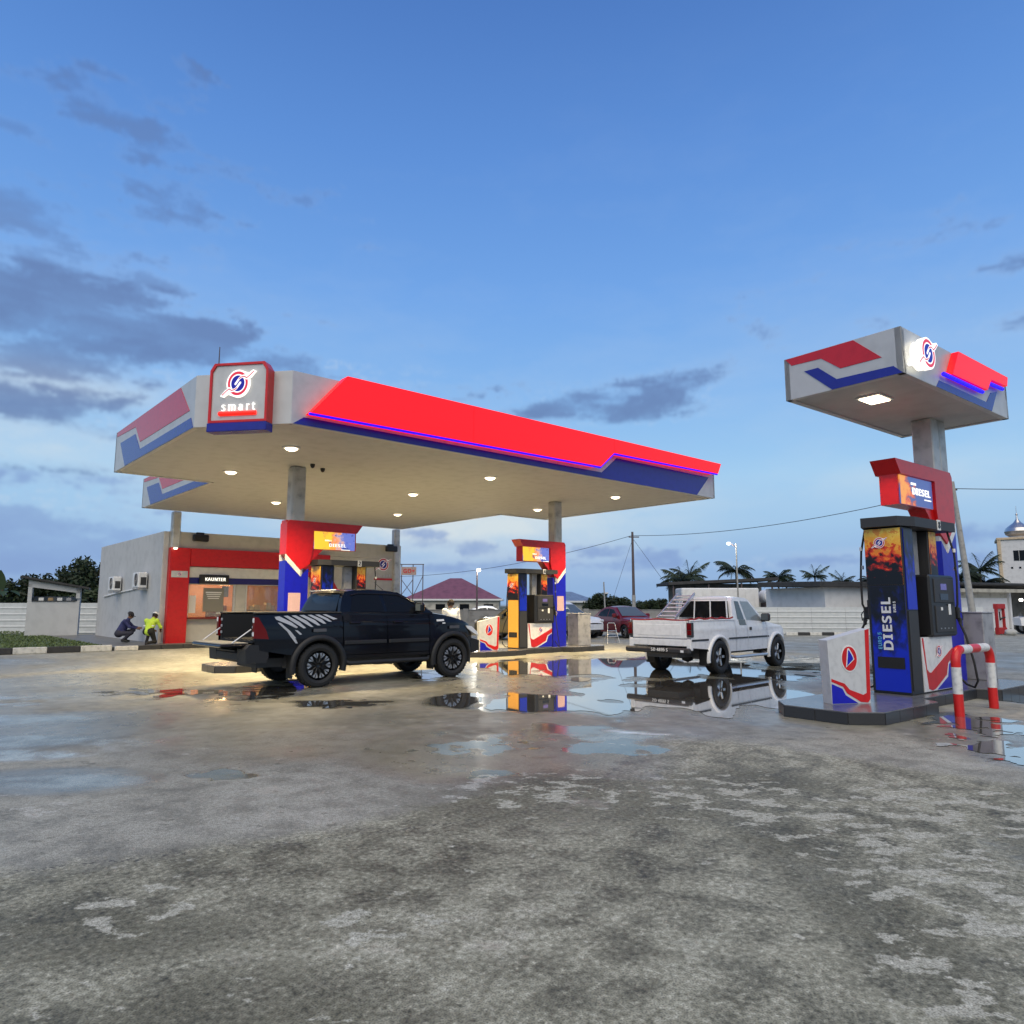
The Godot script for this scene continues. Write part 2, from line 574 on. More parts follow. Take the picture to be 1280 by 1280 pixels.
	mat("liner_grey", lin(0.14, 0.14, 0.14), 0.6)
	mat("trim_dark", lin(0.03, 0.032, 0.036), 0.5)
	mat("plate_black", lin(0.01, 0.01, 0.01), 0.4)
	var cg := mat("clear_glass", Color(0.30, 0.38, 0.40, 0.45), 0.04)
	cg.transparency = BaseMaterial3D.TRANSPARENCY_ALPHA
	mat("hoarding", lin(0.42, 0.30, 0.26), 0.7, 0.0, "grime", 1.0)
	mat("cream_dull", lin(0.42, 0.40, 0.34), 0.8, 0.0, "grime", 0.4)
	mat("cream_orange", lin(0.58, 0.46, 0.32), 0.8, 0.0, "grime", 0.3)
	glow("lamp_white", Color(1.0, 0.93, 0.80), 3.2)
	glow("lamp_street", Color(1.0, 0.98, 0.94), 3.0)
	glow("sign_letter", Color(1.0, 0.99, 0.96), 0.5)
	glow("sign_white", Color(1.0, 0.99, 0.95), 0.6)
	glow("sign_red", Color(1.0, 0.05, 0.075), 0.58)
	glow("sign_red_dim", Color(0.95, 0.05, 0.07), 0.42)
	glow("led_blue", Color(0.14, 0.03, 0.95), 0.62)
	glow("sign_bar_red", Color(1.0, 0.12, 0.08), 0.75)

# ------------------------------------------------------------------ ground
const POOLS := [[-0.83, -11.69, 0.38, 0.97], [0.56, -11.38, 1.18, 1.05], [3.38, -17.79, 3.67, 2.99], [2.62, -12.12, 1.96, 1.94], [3.59, -13.22, 1.41, 2.41], [0.2, -18.03, 0.99, 1.85], [3.87, -12.18, 1.07, 0.95], [5.96, -9.31, 0.48, 0.88], [5.15, -7.62, 0.39, 0.66], [-0.37, -7.86, 0.44, 0.28], [1.05, -7.86, 0.41, 0.32],
	[-2.6, -6.64, 0.2, 0.18], [-0.22, -6.67, 0.19, 0.15], [-1.7, -15.96, 0.4, 1.0], [-4.31, -12.91, 0.51, 1.01], [-5.79, -12.28, 0.17, 0.38], [8.3, -18.36, 1.01, 2.73], [8.28, -12.09, 0.46, 1.29], [-5.61, -12.78, 1.26, 0.35], [-2.65, -11.25, 0.55, 0.36], [0.59, -9.0, 0.50, 0.30]]
# pools that make up one sheet of water share a number
const POOL_OF := [0, 0, 0, 0, 0, 0, 0, 1, 2, 3, 4, 5, 6, 7, 8, 9, 10, 11, 12, 13, 14]
const DAMP := [[0.0, -9.6, 7.5, 1.6, 0.55], [-4.0, -10.5, 6.0, 2.0, 0.6], [3.0, -10.2, 3.0, 1.2, 0.6], [-5.61, -9.11, 1.54, 1.69, 0.9], [-3.99, -6.43, 1.0, 0.53, 0.8], [-8.36, -14.1, 3.0, 2.86, 0.8], [-2.54, -8.21, 1.83, 1.48, 0.6], [-0.17, -7.92, 1.89, 1.77, 0.7], [1.9, -15.72, 4.6, 6.03, 0.9], [5.36, -8.42, 0.9, 2.2, 0.8], [-4.02, -12.65, 1.3, 1.84, 0.8], [3.39, -19.21, 3.8, 4.41, 0.8], [7.9, -17.48, 1.4, 3.2, 0.8], [14.0, -20.0, 6.0, 4.0, 0.6], [-14.0, -18.0, 5.0, 3.0, 0.6], [10.0, -26.0, 8.0, 4.0, 0.5]]
const FILM := [[-6.6, -9.68, 1.6, 0.42], [-5.6, -8.2, 1.5, 0.40], [-5.3, -7.45, 1.0, 0.34], [-3.9, -6.39, 0.9, 0.26], [-9.0, -11.5, 2.0, 0.8], [-2.6, -11.2, 0.9, 0.4], [0.4, -8.6, 1.6, 0.5], [6.5, -8.6, 1.2, 1.2]]      # thin films of water still drying
const STAIN := [[0.55, -5.9, 1.5, 0.9], [1.75, -4.2, 0.35, 1.6], [-2.0, -3.5, 1.0, 0.35], [1.9, -6.4, 0.9, 0.5], [-1.0, -2.9, 0.6, 0.4], [3.4, -4.4, 0.5, 0.8]]     # old soot and oil
const FLAKE := [[1.75, -5.9, 0.75, 0.9], [2.37, -4.29, 0.65, 1.6], [0.27, -6.15, 0.9, 0.68], [1.73, -3.08, 0.4, 0.4], [-1.9, -3.9, 0.3, 0.5], [-3.5, -5.57, 0.25, 0.25], [-0.6, -3.6, 0.35, 0.25], [3.2, -5.6, 0.8, 0.8]]
const EDGE := [[-40.0, -3.4], [-2.86, -4.22], [-2.14, -4.56], [-1.28, -5.0], [-0.49, -5.67], [0.0, -6.43], [1.0, -7.7], [1.88, -8.63], [3.01, -7.7], [3.69, -6.82], [4.25, -6.15], [50.0, -5.2]]
const CRACK := [[-5.2, -3.5], [-2.89, -4.25], [-2.45, -4.43], [-1.96, -4.59], [-1.49, -4.74], [-0.91, -5.0], [-0.28, -5.26], [0.3, -5.57], [0.66, -6.15], [1.1, -7.2]]
const CRACK2 := [[1.1, -8.9], [1.86, -8.53], [2.62, -8.05], [3.38, -7.42], [3.91, -6.95], [4.49, -6.4], [8.0, -3.2]]

func pool_field(x: float, z: float, which: int, f: FastNoiseLite) -> float:
	var best := -1.0
	var small := 0.0
	var done := false
	for i in POOLS.size():
		if which >= 0 and POOL_OF[i] != which:
			continue
		var p: Array = POOLS[i]
		var dx: float = (x - p[0]) / p[2]
		var dz: float = (z - p[1]) / p[3]
		var r := 1.0 - sqrt(dx * dx + dz * dz)
		if r < -1.0:
			continue
		if POOL_OF[i] == 0:
			r = r * 1.25 + f.get_noise_2d(x, z * 0.6) * 0.95
		else:
			if not done:
				small = f.get_noise_2d(x * 2.6 + 40.0, z * 3.0) * 1.5
				done = true
			r += small
		best = maxf(best, r)
	return best

func pool_noise() -> FastNoiseLite:
	var f := FastNoiseLite.new()
	f.seed = 77
	f.frequency = 0.75
	f.fractal_octaves = 5
	return f

func edge_z(x: float) -> float:
	for k in EDGE.size() - 1:
		if x <= EDGE[k + 1][0]:
			return lerpf(EDGE[k][1], EDGE[k + 1][1], (x - EDGE[k][0]) / (EDGE[k + 1][0] - EDGE[k][0]))
	return -5.2

# colour and gloss of the concrete between two corners of the forecourt
func concrete(key: String, x0: float, x1: float, z0: float, z1: float, w: int, h: int) -> void:
	var cw := 400
	var ch := int(400.0 * h / w)
	var masks := []          # damp, flakes, old slab
	for k in 6:
		masks.append(Image.create(cw, ch, false, Image.FORMAT_L8))
	var pn := pool_noise()
	for j in ch:
		for i in cw:
			var x := lerpf(x0, x1, (i + 0.5) / cw)
			var z := lerpf(z0, z1, (j + 0.5) / ch)
			var d := 0.0
			for q in DAMP:
				var r := pow((x - q[0]) / q[2], 2) + pow((z - q[1]) / q[3], 2)
				d = maxf(d, q[4] * clampf(1.5 - r, 0.0, 1.0))
			var pf := pool_field(x, z, -1, pn)
			d = maxf(d, clampf(pf * 2.0 + 0.9, 0.0, 1.0))
			var pm := clampf(pf * 1.6 + 0.62, 0.0, 1.0)
			masks[5].set_pixel(i, j, Color(pm, pm, pm))
			var fl := 0.0
			for q in FLAKE:
				var r := pow((x - q[0]) / q[2], 2) + pow((z - q[1]) / q[3], 2)
				fl = maxf(fl, clampf(1.4 - r, 0.0, 1.0))
			var film := 0.0
			for q in FILM:
				var r := pow((x - q[0]) / q[2], 2) + pow((z - q[1]) / q[3], 2)
				film = maxf(film, clampf(1.4 - r, 0.0, 1.0))
			masks[3].set_pixel(i, j, Color(film, film, film))
			var stn := 0.0
			for q in STAIN:
				var r := pow((x - q[0]) / q[2], 2) + pow((z - q[1]) / q[3], 2)
				stn = maxf(stn, clampf(1.3 - r, 0.0, 1.0))
			masks[4].set_pixel(i, j, Color(stn, stn, stn))
			var old := clampf(0.5 + (z - edge_z(x)) * 1.1, 0.0, 1.0)
			masks[0].set_pixel(i, j, Color(d, d, d))
			masks[1].set_pixel(i, j, Color(fl, fl, fl))
			masks[2].set_pixel(i, j, Color(old, old, old))
	var md := []
	for k in 6:
		masks[k].resize(w, h, Image.INTERPOLATE_BILINEAR)
		md.append(masks[k].get_data())
	var big := FastNoiseLite.new()
	big.seed = 4
	big.frequency = 0.55
	big.fractal_octaves = 4
	var mid := FastNoiseLite.new()
	mid.seed = 9
	mid.frequency = 2.6
	mid.fractal_octaves = 5
	mid.fractal_gain = 0.6
	var fine := FastNoiseLite.new()
	fine.seed = 13
	fine.frequency = 22.0
	fine.fractal_octaves = 3
	fine.fractal_gain = 0.7
	var chip := FastNoiseLite.new()
	chip.seed = 17
	chip.frequency = 2.7
	chip.fractal_octaves = 6
	chip.fractal_gain = 0.6
	chip.domain_warp_enabled = true
	chip.domain_warp_amplitude = 0.2
	chip.domain_warp_frequency = 2.0
	var ad := PackedByteArray()
	ad.resize(w * h * 3)
	var rd := PackedByteArray()
	rd.resize(w * h)
	var m0: PackedByteArray = md[0]
	var m1: PackedByteArray = md[1]
	var m2: PackedByteArray = md[2]
	var m3: PackedByteArray = md[3]
	var m4: PackedByteArray = md[4]
	var m5: PackedByteArray = md[5]
	var o := 0
	for j in h:
		var z := lerpf(z0, z1, (j + 0.5) / h)
		for i in w:
			var x := lerpf(x0, x1, (i + 0.5) / w)
			var a := big.get_noise_2d(x, z)
			var b := mid.get_noise_2d(x, z)
			var c := fine.get_noise_2d(x, z)
			var stria := mid.get_noise_2d((x + z * 0.8) * 3.0, (x * 0.8 - z) * 0.22) * 0.07
			var old := clampf(m2[o] / 255.0 * 2.4 - 0.7 + b * 0.8, 0.0, 1.0)
			var wet := clampf(m0[o] / 127.0 - 0.5 + a * 0.6 + b * 0.3, 0.0, 1.0)
			# base tones of the young and of the old slab (sRGB)
			var v := 0.61 + a * 0.10 + b * 0.16 + c * 0.12
			v += (0.545 + a * 0.14 + b * 0.26 + c * 0.24 + stria - v) * old
			var warm := 0.036 + 0.016 * old
			v *= 1.0 - 0.15 * wet
			v *= 1.0 - 0.30 * clampf(m4[o] / 255.0 * 1.1 + b * 1.3 - 0.35, 0.0, 1.0)
			var ro := 0.72 - 0.42 * wet + b * 0.12
			var pw := clampf(m5[o] / 255.0 * 1.7 - 0.45 + b * 0.5, 0.0, 1.0)
			ro += (0.06 - ro) * pw
			v *= 1.0 - 0.22 * pw
			var fm := clampf(m3[o] / 255.0 * 1.2 + a * 1.0 + b * 0.9 - 0.45, 0.0, 1.0)
			ro += (0.16 - ro) * fm
			var k := chip.get_noise_2d(x, z * 1.5)
			var fl := clampf((m1[o] / 255.0 * 0.50 + k * 1.25 + c * 0.10 - 0.61) * 14.0, 0.0, 1.0)
			if fl > 0.0:
				v += (0.72 + c * 0.16 - v) * fl * 0.9
				ro += 0.1 * fl
				warm *= 1.0 - 0.2 * fl
			if c > 0.5:
				v += 0.07 * old
			elif c < -0.5:
				v -= 0.08 * old
			if k < -0.46:       # dark pocks and oil spots
				v *= 0.80
			ad[o * 3] = int(clampf(v + warm * 0.65, 0.02, 0.95) * 255.0)
			ad[o * 3 + 1] = int(clampf(v + warm * 0.42, 0.02, 0.95) * 255.0)
			ad[o * 3 + 2] = int(clampf(v - warm * 1.45, 0.02, 0.95) * 255.0)
			rd[o] = int(clampf(ro, 0.12, 0.95) * 255.0)
			o += 1
	var im := Image.create_from_data(w, h, false, Image.FORMAT_RGB8, ad)
	var rng := RandomNumberGenerator.new()
	rng.seed = 5
	for line in [CRACK, CRACK2]:
		for k in line.size() - 1:
			var n := int(Vector2(line[k + 1][0] - line[k][0], line[k + 1][1] - line[k][1]).length() / 0.012)
			for s in n:
				var t := float(s) / n
				var x: float = lerpf(line[k][0], line[k + 1][0], t) + mid.get_noise_2d(t * 3.0 + k * 3.0, 5.0) * 0.09
				var z: float = lerpf(line[k][1], line[k + 1][1], t) + mid.get_noise_2d(t * 3.0 + k * 3.0, 50.0) * 0.09
				var px := int((x - x0) / (x1 - x0) * w)
				var py := int((z - z0) / (z1 - z0) * h)
				var wd := 1 if rng.randf() < 0.6 else 2
				for dy in wd:
					for dx in wd + 1:
						if px + dx >= 0 and px + dx < w and py + dy >= 0 and py + dy < h and rng.randf() < 0.86:
							var q := im.get_pixel(px + dx, py + dy)
							im.set_pixel(px + dx, py + dy, q.darkened(0.38) if line == CRACK else q.lightened(0.16))
	T[key] = ImageTexture.create_from_image(im)
	T[key + "_gloss"] = ImageTexture.create_from_image(Image.create_from_data(w, h, false, Image.FORMAT_L8, rd))

func sheet(called: String, rects: Array, y: float, m: Material, x0 := 0.0, x1 := 1.0, z0 := 0.0, z1 := 1.0) -> MeshInstance3D:
	var b := mb()
	for r in rects:        # xa, xb, za, zb with za the far edge
		var c := [Vector3(r[0], y, r[3]), Vector3(r[1], y, r[3]), Vector3(r[1], y, r[2]), Vector3(r[0], y, r[2])]
		var u := []
		for q in c:
			u.append(Vector2((q.x - x0) / (x1 - x0), (q.z - z0) / (z1 - z0)))
		b.tri(c[0], c[1], c[2], u[0], u[1], u[2])
		b.tri(c[0], c[2], c[3], u[0], u[2], u[3])
	var o := obj(called, b, m)
	tag(o, "", "", "", "structure")
	return o

func make_ground() -> void:
	sheet("ground", [[-900.0, 900.0, -1400.0, 400.0]], -0.02, M.earth)
	concrete("near_concrete", -6.2, 6.2, -8.6, -1.0, 1856, 1138)
	concrete("far_concrete", -40.0, 56.0, -46.0, 4.0, 1536, 800)
	ramp_noise("grain", 1024, 0.2, 5, [[0.0, 0.42], [0.3, 0.76], [0.48, 0.93], [0.62, 1.0], [1.0, 1.0]], 51)
	for k in ["near", "far"]:
		var m := mat(k + "_forecourt", Color.WHITE, 1.0)
		m.albedo_texture = T[k + "_concrete"]
		m.roughness_texture = T[k + "_concrete_gloss"]
		m.roughness_texture_channel = BaseMaterial3D.TEXTURE_CHANNEL_RED
		m.metallic_specular = 0.66
		m.detail_enabled = true
		m.detail_blend_mode = BaseMaterial3D.BLEND_MODE_MUL
		m.detail_albedo = T.grain
		m.detail_uv_layer = BaseMaterial3D.DETAIL_UV_2
		m.uv2_triplanar = true
		m.uv2_world_triplanar = true
		m.uv2_scale = Vector3.ONE * 0.42
	sheet("forecourt", [[-6.2, 6.2, -8.6, -1.0]], 0.0, M.near_forecourt, -6.2, 6.2, -8.6, -1.0)
	sheet("forecourt", [[-40.0, 56.0, -46.0, -8.6], [-40.0, -6.2, -8.6, 4.0], [6.2, 56.0, -8.6, 4.0], [-6.2, 6.2, -1.0, 4.0]], 0.0, M.far_forecourt, -40.0, 56.0, -46.0, 4.0)
	# puddles: sheets of water with an uneven shore, cut cell by cell from a level field
	var f := pool_noise()
	for which in 15:
		if which in [3, 4, 5, 6, 14]:      # these are only a film, drawn by the gloss of the slab
			continue
		var lo := Vector2(1e9, 1e9)
		var hi := -lo
		for i in POOLS.size():
			if POOL_OF[i] == which:
				var p: Array = POOLS[i]
				lo = Vector2(minf(lo.x, p[0] - p[2] * 1.7), minf(lo.y, p[1] - p[3] * 1.7))
				hi = Vector2(maxf(hi.x, p[0] + p[2] * 1.7), maxf(hi.y, p[1] + p[3] * 1.7))
		var cell := 0.08 if which == 0 else 0.035
		var nx := int((hi.x - lo.x) / cell) + 1
		var nz := int((hi.y - lo.y) / cell) + 1
		var val := PackedFloat32Array()
		for j in nz + 1:
			for i in nx + 1:
				val.append(pool_field(lo.x + i * cell, lo.y + j * cell, which, f) - 0.06)
		var b := mb()
		for j in nz:
			for i in nx:
				var poly := []
				var cs := [[0, 0], [0, 1], [1, 1], [1, 0]]
				for k in 4:
					var c0: Array = cs[k]
					var c1: Array = cs[(k + 1) % 4]
					var va := val[(j + c0[1]) * (nx + 1) + i + c0[0]]
					var vb := val[(j + c1[1]) * (nx + 1) + i + c1[0]]
					var pa := Vector3(lo.x + (i + c0[0]) * cell, 0.004, lo.y + (j + c0[1]) * cell)
					var pb := Vector3(lo.x + (i + c1[0]) * cell, 0.004, lo.y + (j + c1[1]) * cell)
					if va > 0.0:
						poly.append(pa)
					if (va > 0.0) != (vb > 0.0):
						poly.append(pa.lerp(pb, va / (va - vb)))
				for k in range(1, poly.size() - 1):
					b.tri(poly[0], poly[k], poly[k + 1])
		if b.v.size():
			var o := obj("water", b, M.water)
			tag(o, "", "", "", "structure")
# ------------------------------------------------------------------ prints
func seg_d(p: Vector2, a: Vector2, b: Vector2) -> float:
	var t := clampf((p - a).dot(b - a) / (b - a).length_squared(), 0.0, 1.0)
	return p.distance_to(a + (b - a) * t)
func wave_d(p: Vector2, from_k := 0) -> float:
	var w := [Vector2(1.55, 0.95), Vector2(1.15, 0.62), Vector2(0.87, 0.44), Vector2(0.62, 0.58), Vector2(0.3, 0.52), Vector2(0.12, 0.40), Vector2(-0.24, -0.05)]
	var d := 9.0
	for k in range(from_k, w.size() - 1):
		d = minf(d, seg_d(p, w[k], w[k + 1]))
		d = minf(d, seg_d(-p, w[k], w[k + 1]))
	return d
func make_prints() -> void:
	# the round emblem: blue S in a red ring with two swept tails
	var n := 256
	var im := Image.create(n, n, false, Image.FORMAT_RGB8)
	for j in n:
		for i in n:
			var p := Vector2((i + 0.5) / n * 4.0 - 2.0, 2.0 - (j + 0.5) / n * 4.0)
			var r := p.length()
			var c := Color(1, 0.98, 0.98)
			var wd := wave_d(p)
			if r < 0.68 and wd > 0.10:
				c = Color(0.05, 0.03, 0.52)
			elif r > 0.79 and r < 1.02 and wd > 0.15:
				c = Color(0.78, 0.16, 0.24)
			elif wd < 0.045 and r > 0.35:
				c = Color(0.72, 0.22, 0.26)
			im.set_pixel(i, j, c)
	T.emblem = ImageTexture.create_from_image(im)
	# flame print of the pump ends, and of the screens
	var f := FastNoiseLite.new()
	f.seed = 61
	f.frequency = 0.022
	f.fractal_octaves = 4
	f.domain_warp_enabled = true
	f.domain_warp_amplitude = 26.0
	f.domain_warp_frequency = 0.02
	var w := 128
	var h := 256
	im = Image.create(w, h, false, Image.FORMAT_RGB8)
	for j in h:
		for i in w:
			var k := f.get_noise_2d(i, j)
			var t := 1.0 - float(j) / h + k * 0.35 - 0.1 * (1.0 - float(i) / w)
			var c := Color(0.02, 0.02, 0.06)
			if t > 0.62:
				c = Color(0.93, 0.62, 0.16).lerp(Color(0.95, 0.80, 0.33), clampf((t - 0.62) * 3.5, 0, 1))
				if k > 0.22: c = c.lerp(Color(0.85, 0.42, 0.12), 0.6)
			elif t > 0.4:
				c = Color(0.75, 0.12, 0.06).lerp(Color(0.95, 0.5, 0.14), clampf((t - 0.4) * 4.5 + k * 1.2, 0, 1))
			elif t > 0.24:
				c = Color(0.10, 0.02, 0.05).lerp(Color(0.75, 0.12, 0.06), clampf((t - 0.24) * 6.0 + k, 0, 1))
			im.set_pixel(i, j, c)
	T.flame = ImageTexture.create_from_image(im)
	im = Image.create(w, h, false, Image.FORMAT_RGB8)
	for j in h:
		for i in w:
			var k := f.get_noise_2d(i + 300, j)
			var t := float(j) / h
			var c := Color(0.015, 0.015, 0.07).lerp(Color(0.03, 0.15, 0.72), clampf(t * 1.9 - 0.2 + k * 0.8, 0, 1))
			im.set_pixel(i, j, c)
	T.blue_print = ImageTexture.create_from_image(im)
	for s in 2:
		w = 256
		h = 128
		im = Image.create(w, h, false, Image.FORMAT_RGB8)
		for j in h:
			for i in w:
				var k := f.get_noise_2d(i * 0.8 + 700 * s, j * 0.8)
				var t := float(i) / w + k * 0.32
				var c := Color(1.0, 0.80, 0.22)
				if s == 0:
					if t > 0.30: c = c.lerp(Color(0.98, 0.55, 0.30), clampf((t - 0.30) * 5.0, 0, 1))
					if t > 0.46: c = c.lerp(Color(0.90, 0.72, 0.70), clampf((t - 0.46) * 6.0, 0, 1))
					if t > 0.58: c = c.lerp(Color(0.42, 0.48, 0.80), clampf((t - 0.58) * 6.0, 0, 1))
					if k > 0.33 and t > 0.4: c = c.lerp(Color(0.16, 0.2, 0.5), 0.7)
				else:
					c = Color(0.95, 0.62, 0.28)
					if t > 0.12: c = c.lerp(Color(0.85, 0.36, 0.26), clampf((t - 0.12) * 6.0, 0, 1))
					if t > 0.26: c = c.lerp(Color(0.30, 0.37, 0.62), clampf((t - 0.26) * 7.0, 0, 1))
				im.set_pixel(i, j, c)
		T["screen%d" % s] = ImageTexture.create_from_image(im)
	for q in [["emblem", "emblem"], ["flame_print", "flame"], ["blue_panel_print", "blue_print"]]:
		var m := mat(q[0], Color.WHITE, 0.35)
		m.albedo_texture = T[q[1]]
	for q in [["sign_emblem", "emblem", 0.72], ["screen_a", "screen0", 0.62], ["screen_b", "screen1", 0.55]]:
		var m := mat(q[0], Color(0.5, 0.5, 0.5), 0.3)
		m.albedo_texture = T[q[1]]
		m.emission_enabled = true
		m.emission = Color.BLACK
		m.emission_texture = T[q[1]]
		m.emission_energy_multiplier = q[2]

# outline of the emblem with its two tails, radius 1 ring
func emblem_outline(grow := 0.0) -> PackedVector2Array:
	var p := PackedVector2Array()
	for k in 2:
		var s := 1.0 if k == 0 else -1.0
		for a in range(64, 205, 10):
			var q := Vector2(cos(deg_to_rad(a)), sin(deg_to_rad(a))) * (1.12 + grow) * s
			p.append(q)
		p.append(Vector2(-1.22 - grow, -0.52) * s)
		p.append(Vector2(-1.72 - grow, -0.98 - grow) * s)
		p.append(Vector2(-1.48, -1.08 - grow) * s)
		p.append(Vector2(-1.08, -0.82 - grow) * s)
	return p
# front disc with the printed face: uv of the face spans -2..2 of the emblem's units
func emblem(parent: Node, xf: Transform3D, r: float, depth: float, lit: bool, called := "emblem") -> void:
	if lit:
		var b := mb()
		b.xf = xf
		var o := PackedVector2Array()
		for q in emblem_outline(0.04):
			o.append(q * r)
		b.prism(o, 0.0, depth)
		obj(called + "_sign_body", b, M.sign_white, parent)
	var b2 := mb()
	b2.xf = xf * Transform3D(Basis.IDENTITY, Vector3(0, 0, depth + 0.004))
	var pts := emblem_outline()
	for i in pts.size():
		var a := pts[i]
		var c := pts[(i + 1) % pts.size()]
		b2.tri(Vector3.ZERO, Vector3(a.x * r, a.y * r, 0), Vector3(c.x * r, c.y * r, 0), Vector2(0.5, 0.5), Vector2(a.x / 4 + 0.5, 0.5 - a.y / 4), Vector2(c.x / 4 + 0.5, 0.5 - c.y / 4))
	obj(called, b2, M.sign_emblem if lit else M.emblem, parent)

func spot(parent: Node, pos: Vector3, e: float, ang := 64.0, size := 0.25, c := Color(1.0, 0.89, 0.68)) -> void:
	var l := SpotLight3D.new()
	l.name = "lamp"
	parent.add_child(l, true)
	l.position = pos
	l.rotation.x = -PI / 2
	l.light_energy = e
	l.light_color = c
	l.spot_angle = ang
	l.spot_angle_attenuation = 0.9
	l.spot_range = 40.0
	l.spot_attenuation = 2.0
	l.light_size = size
	l.shadow_enabled = true

# ------------------------------------------------------------------ main canopy
const CS := 12.4
const CT := -20.6
func fascia_run(parent: Node, a: Vector2, b: Vector2, y0: float, y1: float, pieces: int) -> void:
	var d := (b - a).normalized()
	var len := a.distance_to(b)
	for k in pieces:
		var m := mb()
		m.xf = Transform3D(Basis(Vector3(d.x, 0, d.y), Vector3.UP, Vector3(d.x, 0, d.y).cross(Vector3.UP)), Vector3(a.x, 0, a.y))
		var l0 := len * k / pieces + (0.005 if k > 0 else 0.0)
		var l1 := len * (k + 1) / pieces - (0.005 if k < pieces - 1 else 0.0)
		m.box(Vector3((l0 + l1) / 2, (y0 + y1) / 2, -0.05), Vector3(l1 - l0, y1 - y0, 0.1), 0.006)
		obj("fascia_panel", m, M.fascia, parent)
func decal(parent: Node, called: String, m: Material, xf: Transform3D, pts: Array, depth := 0.008) -> MeshInstance3D:
	var b := mb()
	b.xf = xf
	b.prism(P2(pts), 0.0, depth)
	return obj(called, b, m, parent)
func make_canopy() -> void:
	var c := thing("forecourt_canopy", "large grey station canopy with red backlit band and corner sign over the pumps", "canopy", sp(CS, CT), PHI)
	var o := Vector2(-CS, -CT)
	# outline in plan, walked so that the outside lies to the left of the soffit panels
	var pl := [Vector2(4.42, -14.5), Vector2(5.72, -12.92), Vector2(20.38, -12.92), Vector2(20.38, -20.9), Vector2(17.95, -20.9), Vector2(17.95, -28.0), Vector2(6.9, -28.0), Vector2(6.9, -20.9), Vector2(4.42, -20.9)]
	var pieces := [1, 4, 2, 1, 2, 3, 2, 1, 2]
	for k in pl.size():
		fascia_run(c, pl[k] + o, pl[(k + 1) % pl.size()] + o, 5.0, 6.07, pieces[k])
	var inner := PackedVector2Array()
	for q in pl:
		inner.append(q + o)
	var ins := Geometry2D.offset_polygon(inner, -0.11)
	var b := mb()
	b.slab(ins[0], 5.02, 5.06)
	obj("soffit", b, M.soffit, c)
	b = mb()
	b.slab(ins[0], 5.86, 5.92)
	obj("roof_deck", b, M.deck, c)
	# front: lit red band in sections, blue light strip, blue vinyl below
	var fx := Transform3D(Basis.IDENTITY, Vector3(-CS, 0, -12.92 - CT))
	var secs := [[6.0, 5.21, 10.0, 5.23, 10.0, 6.10, 6.75, 6.10], [10.008, 5.23, 14.42, 5.25, 14.98, 5.70, 14.98, 6.10, 10.008, 6.10], [14.988, 5.705, 17.6, 5.73, 17.6, 6.10, 14.988, 6.10], [17.608, 5.73, 20.15, 5.76, 20.34, 6.10, 17.608, 6.10]]
	for s in secs:
		var bb := mb()
		bb.xf = fx
		bb.prism(P2(s), 0.03, 0.30)
		obj("backlit_sign_band", bb, M.sign_red, c)
	var strips := [[5.97, 5.19, 10.2, 5.205], [10.2, 5.205, 14.42, 5.225], [14.42, 5.225, 15.0, 5.68], [15.0, 5.68, 20.15, 5.735]]
	for s in strips:
		var bb := mb()
		bb.xf = fx
		var pa := Vector3(s[0], s[1], 0.26)
		var pb := Vector3(s[2], s[3], 0.26)
		if pa.distance_to(pb) > 5.0:
			var pm := pa.lerp(pb, 0.5)
			bb.tube([pa, pm], 0.028, 6)
			obj("led_light_strip", bb, M.led_blue, c)
			bb = mb()
			bb.xf = fx
			bb.tube([pm, pb], 0.028, 6)
		else:
			bb.tube([pa, pb], 0.028, 6)
		obj("led_light_strip", bb, M.led_blue, c)
	decal(c, "blue_stripe", M.fascia_vinyl_blue, fx, [5.76, 5.012, 19.35, 5.012, 20.05, 5.66, 15.42, 5.66, 14.78, 5.17, 5.98, 5.17])
	# left sides: flat vinyl
	for q in [[4.42, -14.5, -20.9, 0.0], [6.9, -20.9, -28.0, 0.0]]:
		var x0: float = q[1]
		var x1: float = q[2]
		var L := x0 - x1
		# local x of this face runs from the far end to the near end
		var fl := Transform3D(Basis(Vector3(0, 0, 1), Vector3.UP, Vector3(-1, 0, 0)), Vector3(q[0] - CS, 0, x1 - CT))
		var e := L - 6.4
		decal(c, "red_stripe", M.fascia_vinyl_red, fl, [0.14, 5.93, 0.14, 6.05, 5.4 + e, 6.05, 6.08 + e, 5.41, 2.44, 5.40, 1.96, 5.86])
		decal(c, "blue_stripe", M.fascia_vinyl_blue, fl, [0.52, 5.70, 1.13, 5.012, 6.36 + e, 5.012, 6.2 + e, 5.24, 2.47, 5.22, 1.96, 5.68])
	# columns and lights
	for q in [[7.80, -17.1], [17.12, -17.1], [8.2, -28.33], [17.88, -28.33]]:
		var w := 0.36 if q[1] > -20 else 0.30
		boxp("column", c, M.column, Vector3(q[0] - CS, 2.51, q[1] - CT), Vector3(w, 5.02, w), 0.04)
	for q in [[6.68, -15.0], [12.4, -14.9], [17.7, -14.9], [6.72, -18.78], [12.45, -18.78], [17.9, -18.78], [9.95, -23.4], [14.82, -23.4]]:
		var p := part("downlight", c, Vector3(q[0] - CS, 5.02, q[1] - CT))
		var r := mb()
		r.lathe([Vector2(0.145, -0.03), Vector2(0.18, -0.03), Vector2(0.20, -0.02), Vector2(0.20, 0.0)], 24)
		obj("bezel", r, M.white_paint, p)
		r = mb()
		r.lathe([Vector2(0.0, -0.085), Vector2(0.07, -0.078), Vector2(0.12, -0.056), Vector2(0.144, -0.026)], 24)
		obj("lamp_lens", r, M.lamp_white, p)
		spot(p, Vector3(0, -0.13, 0), LAMP_E)
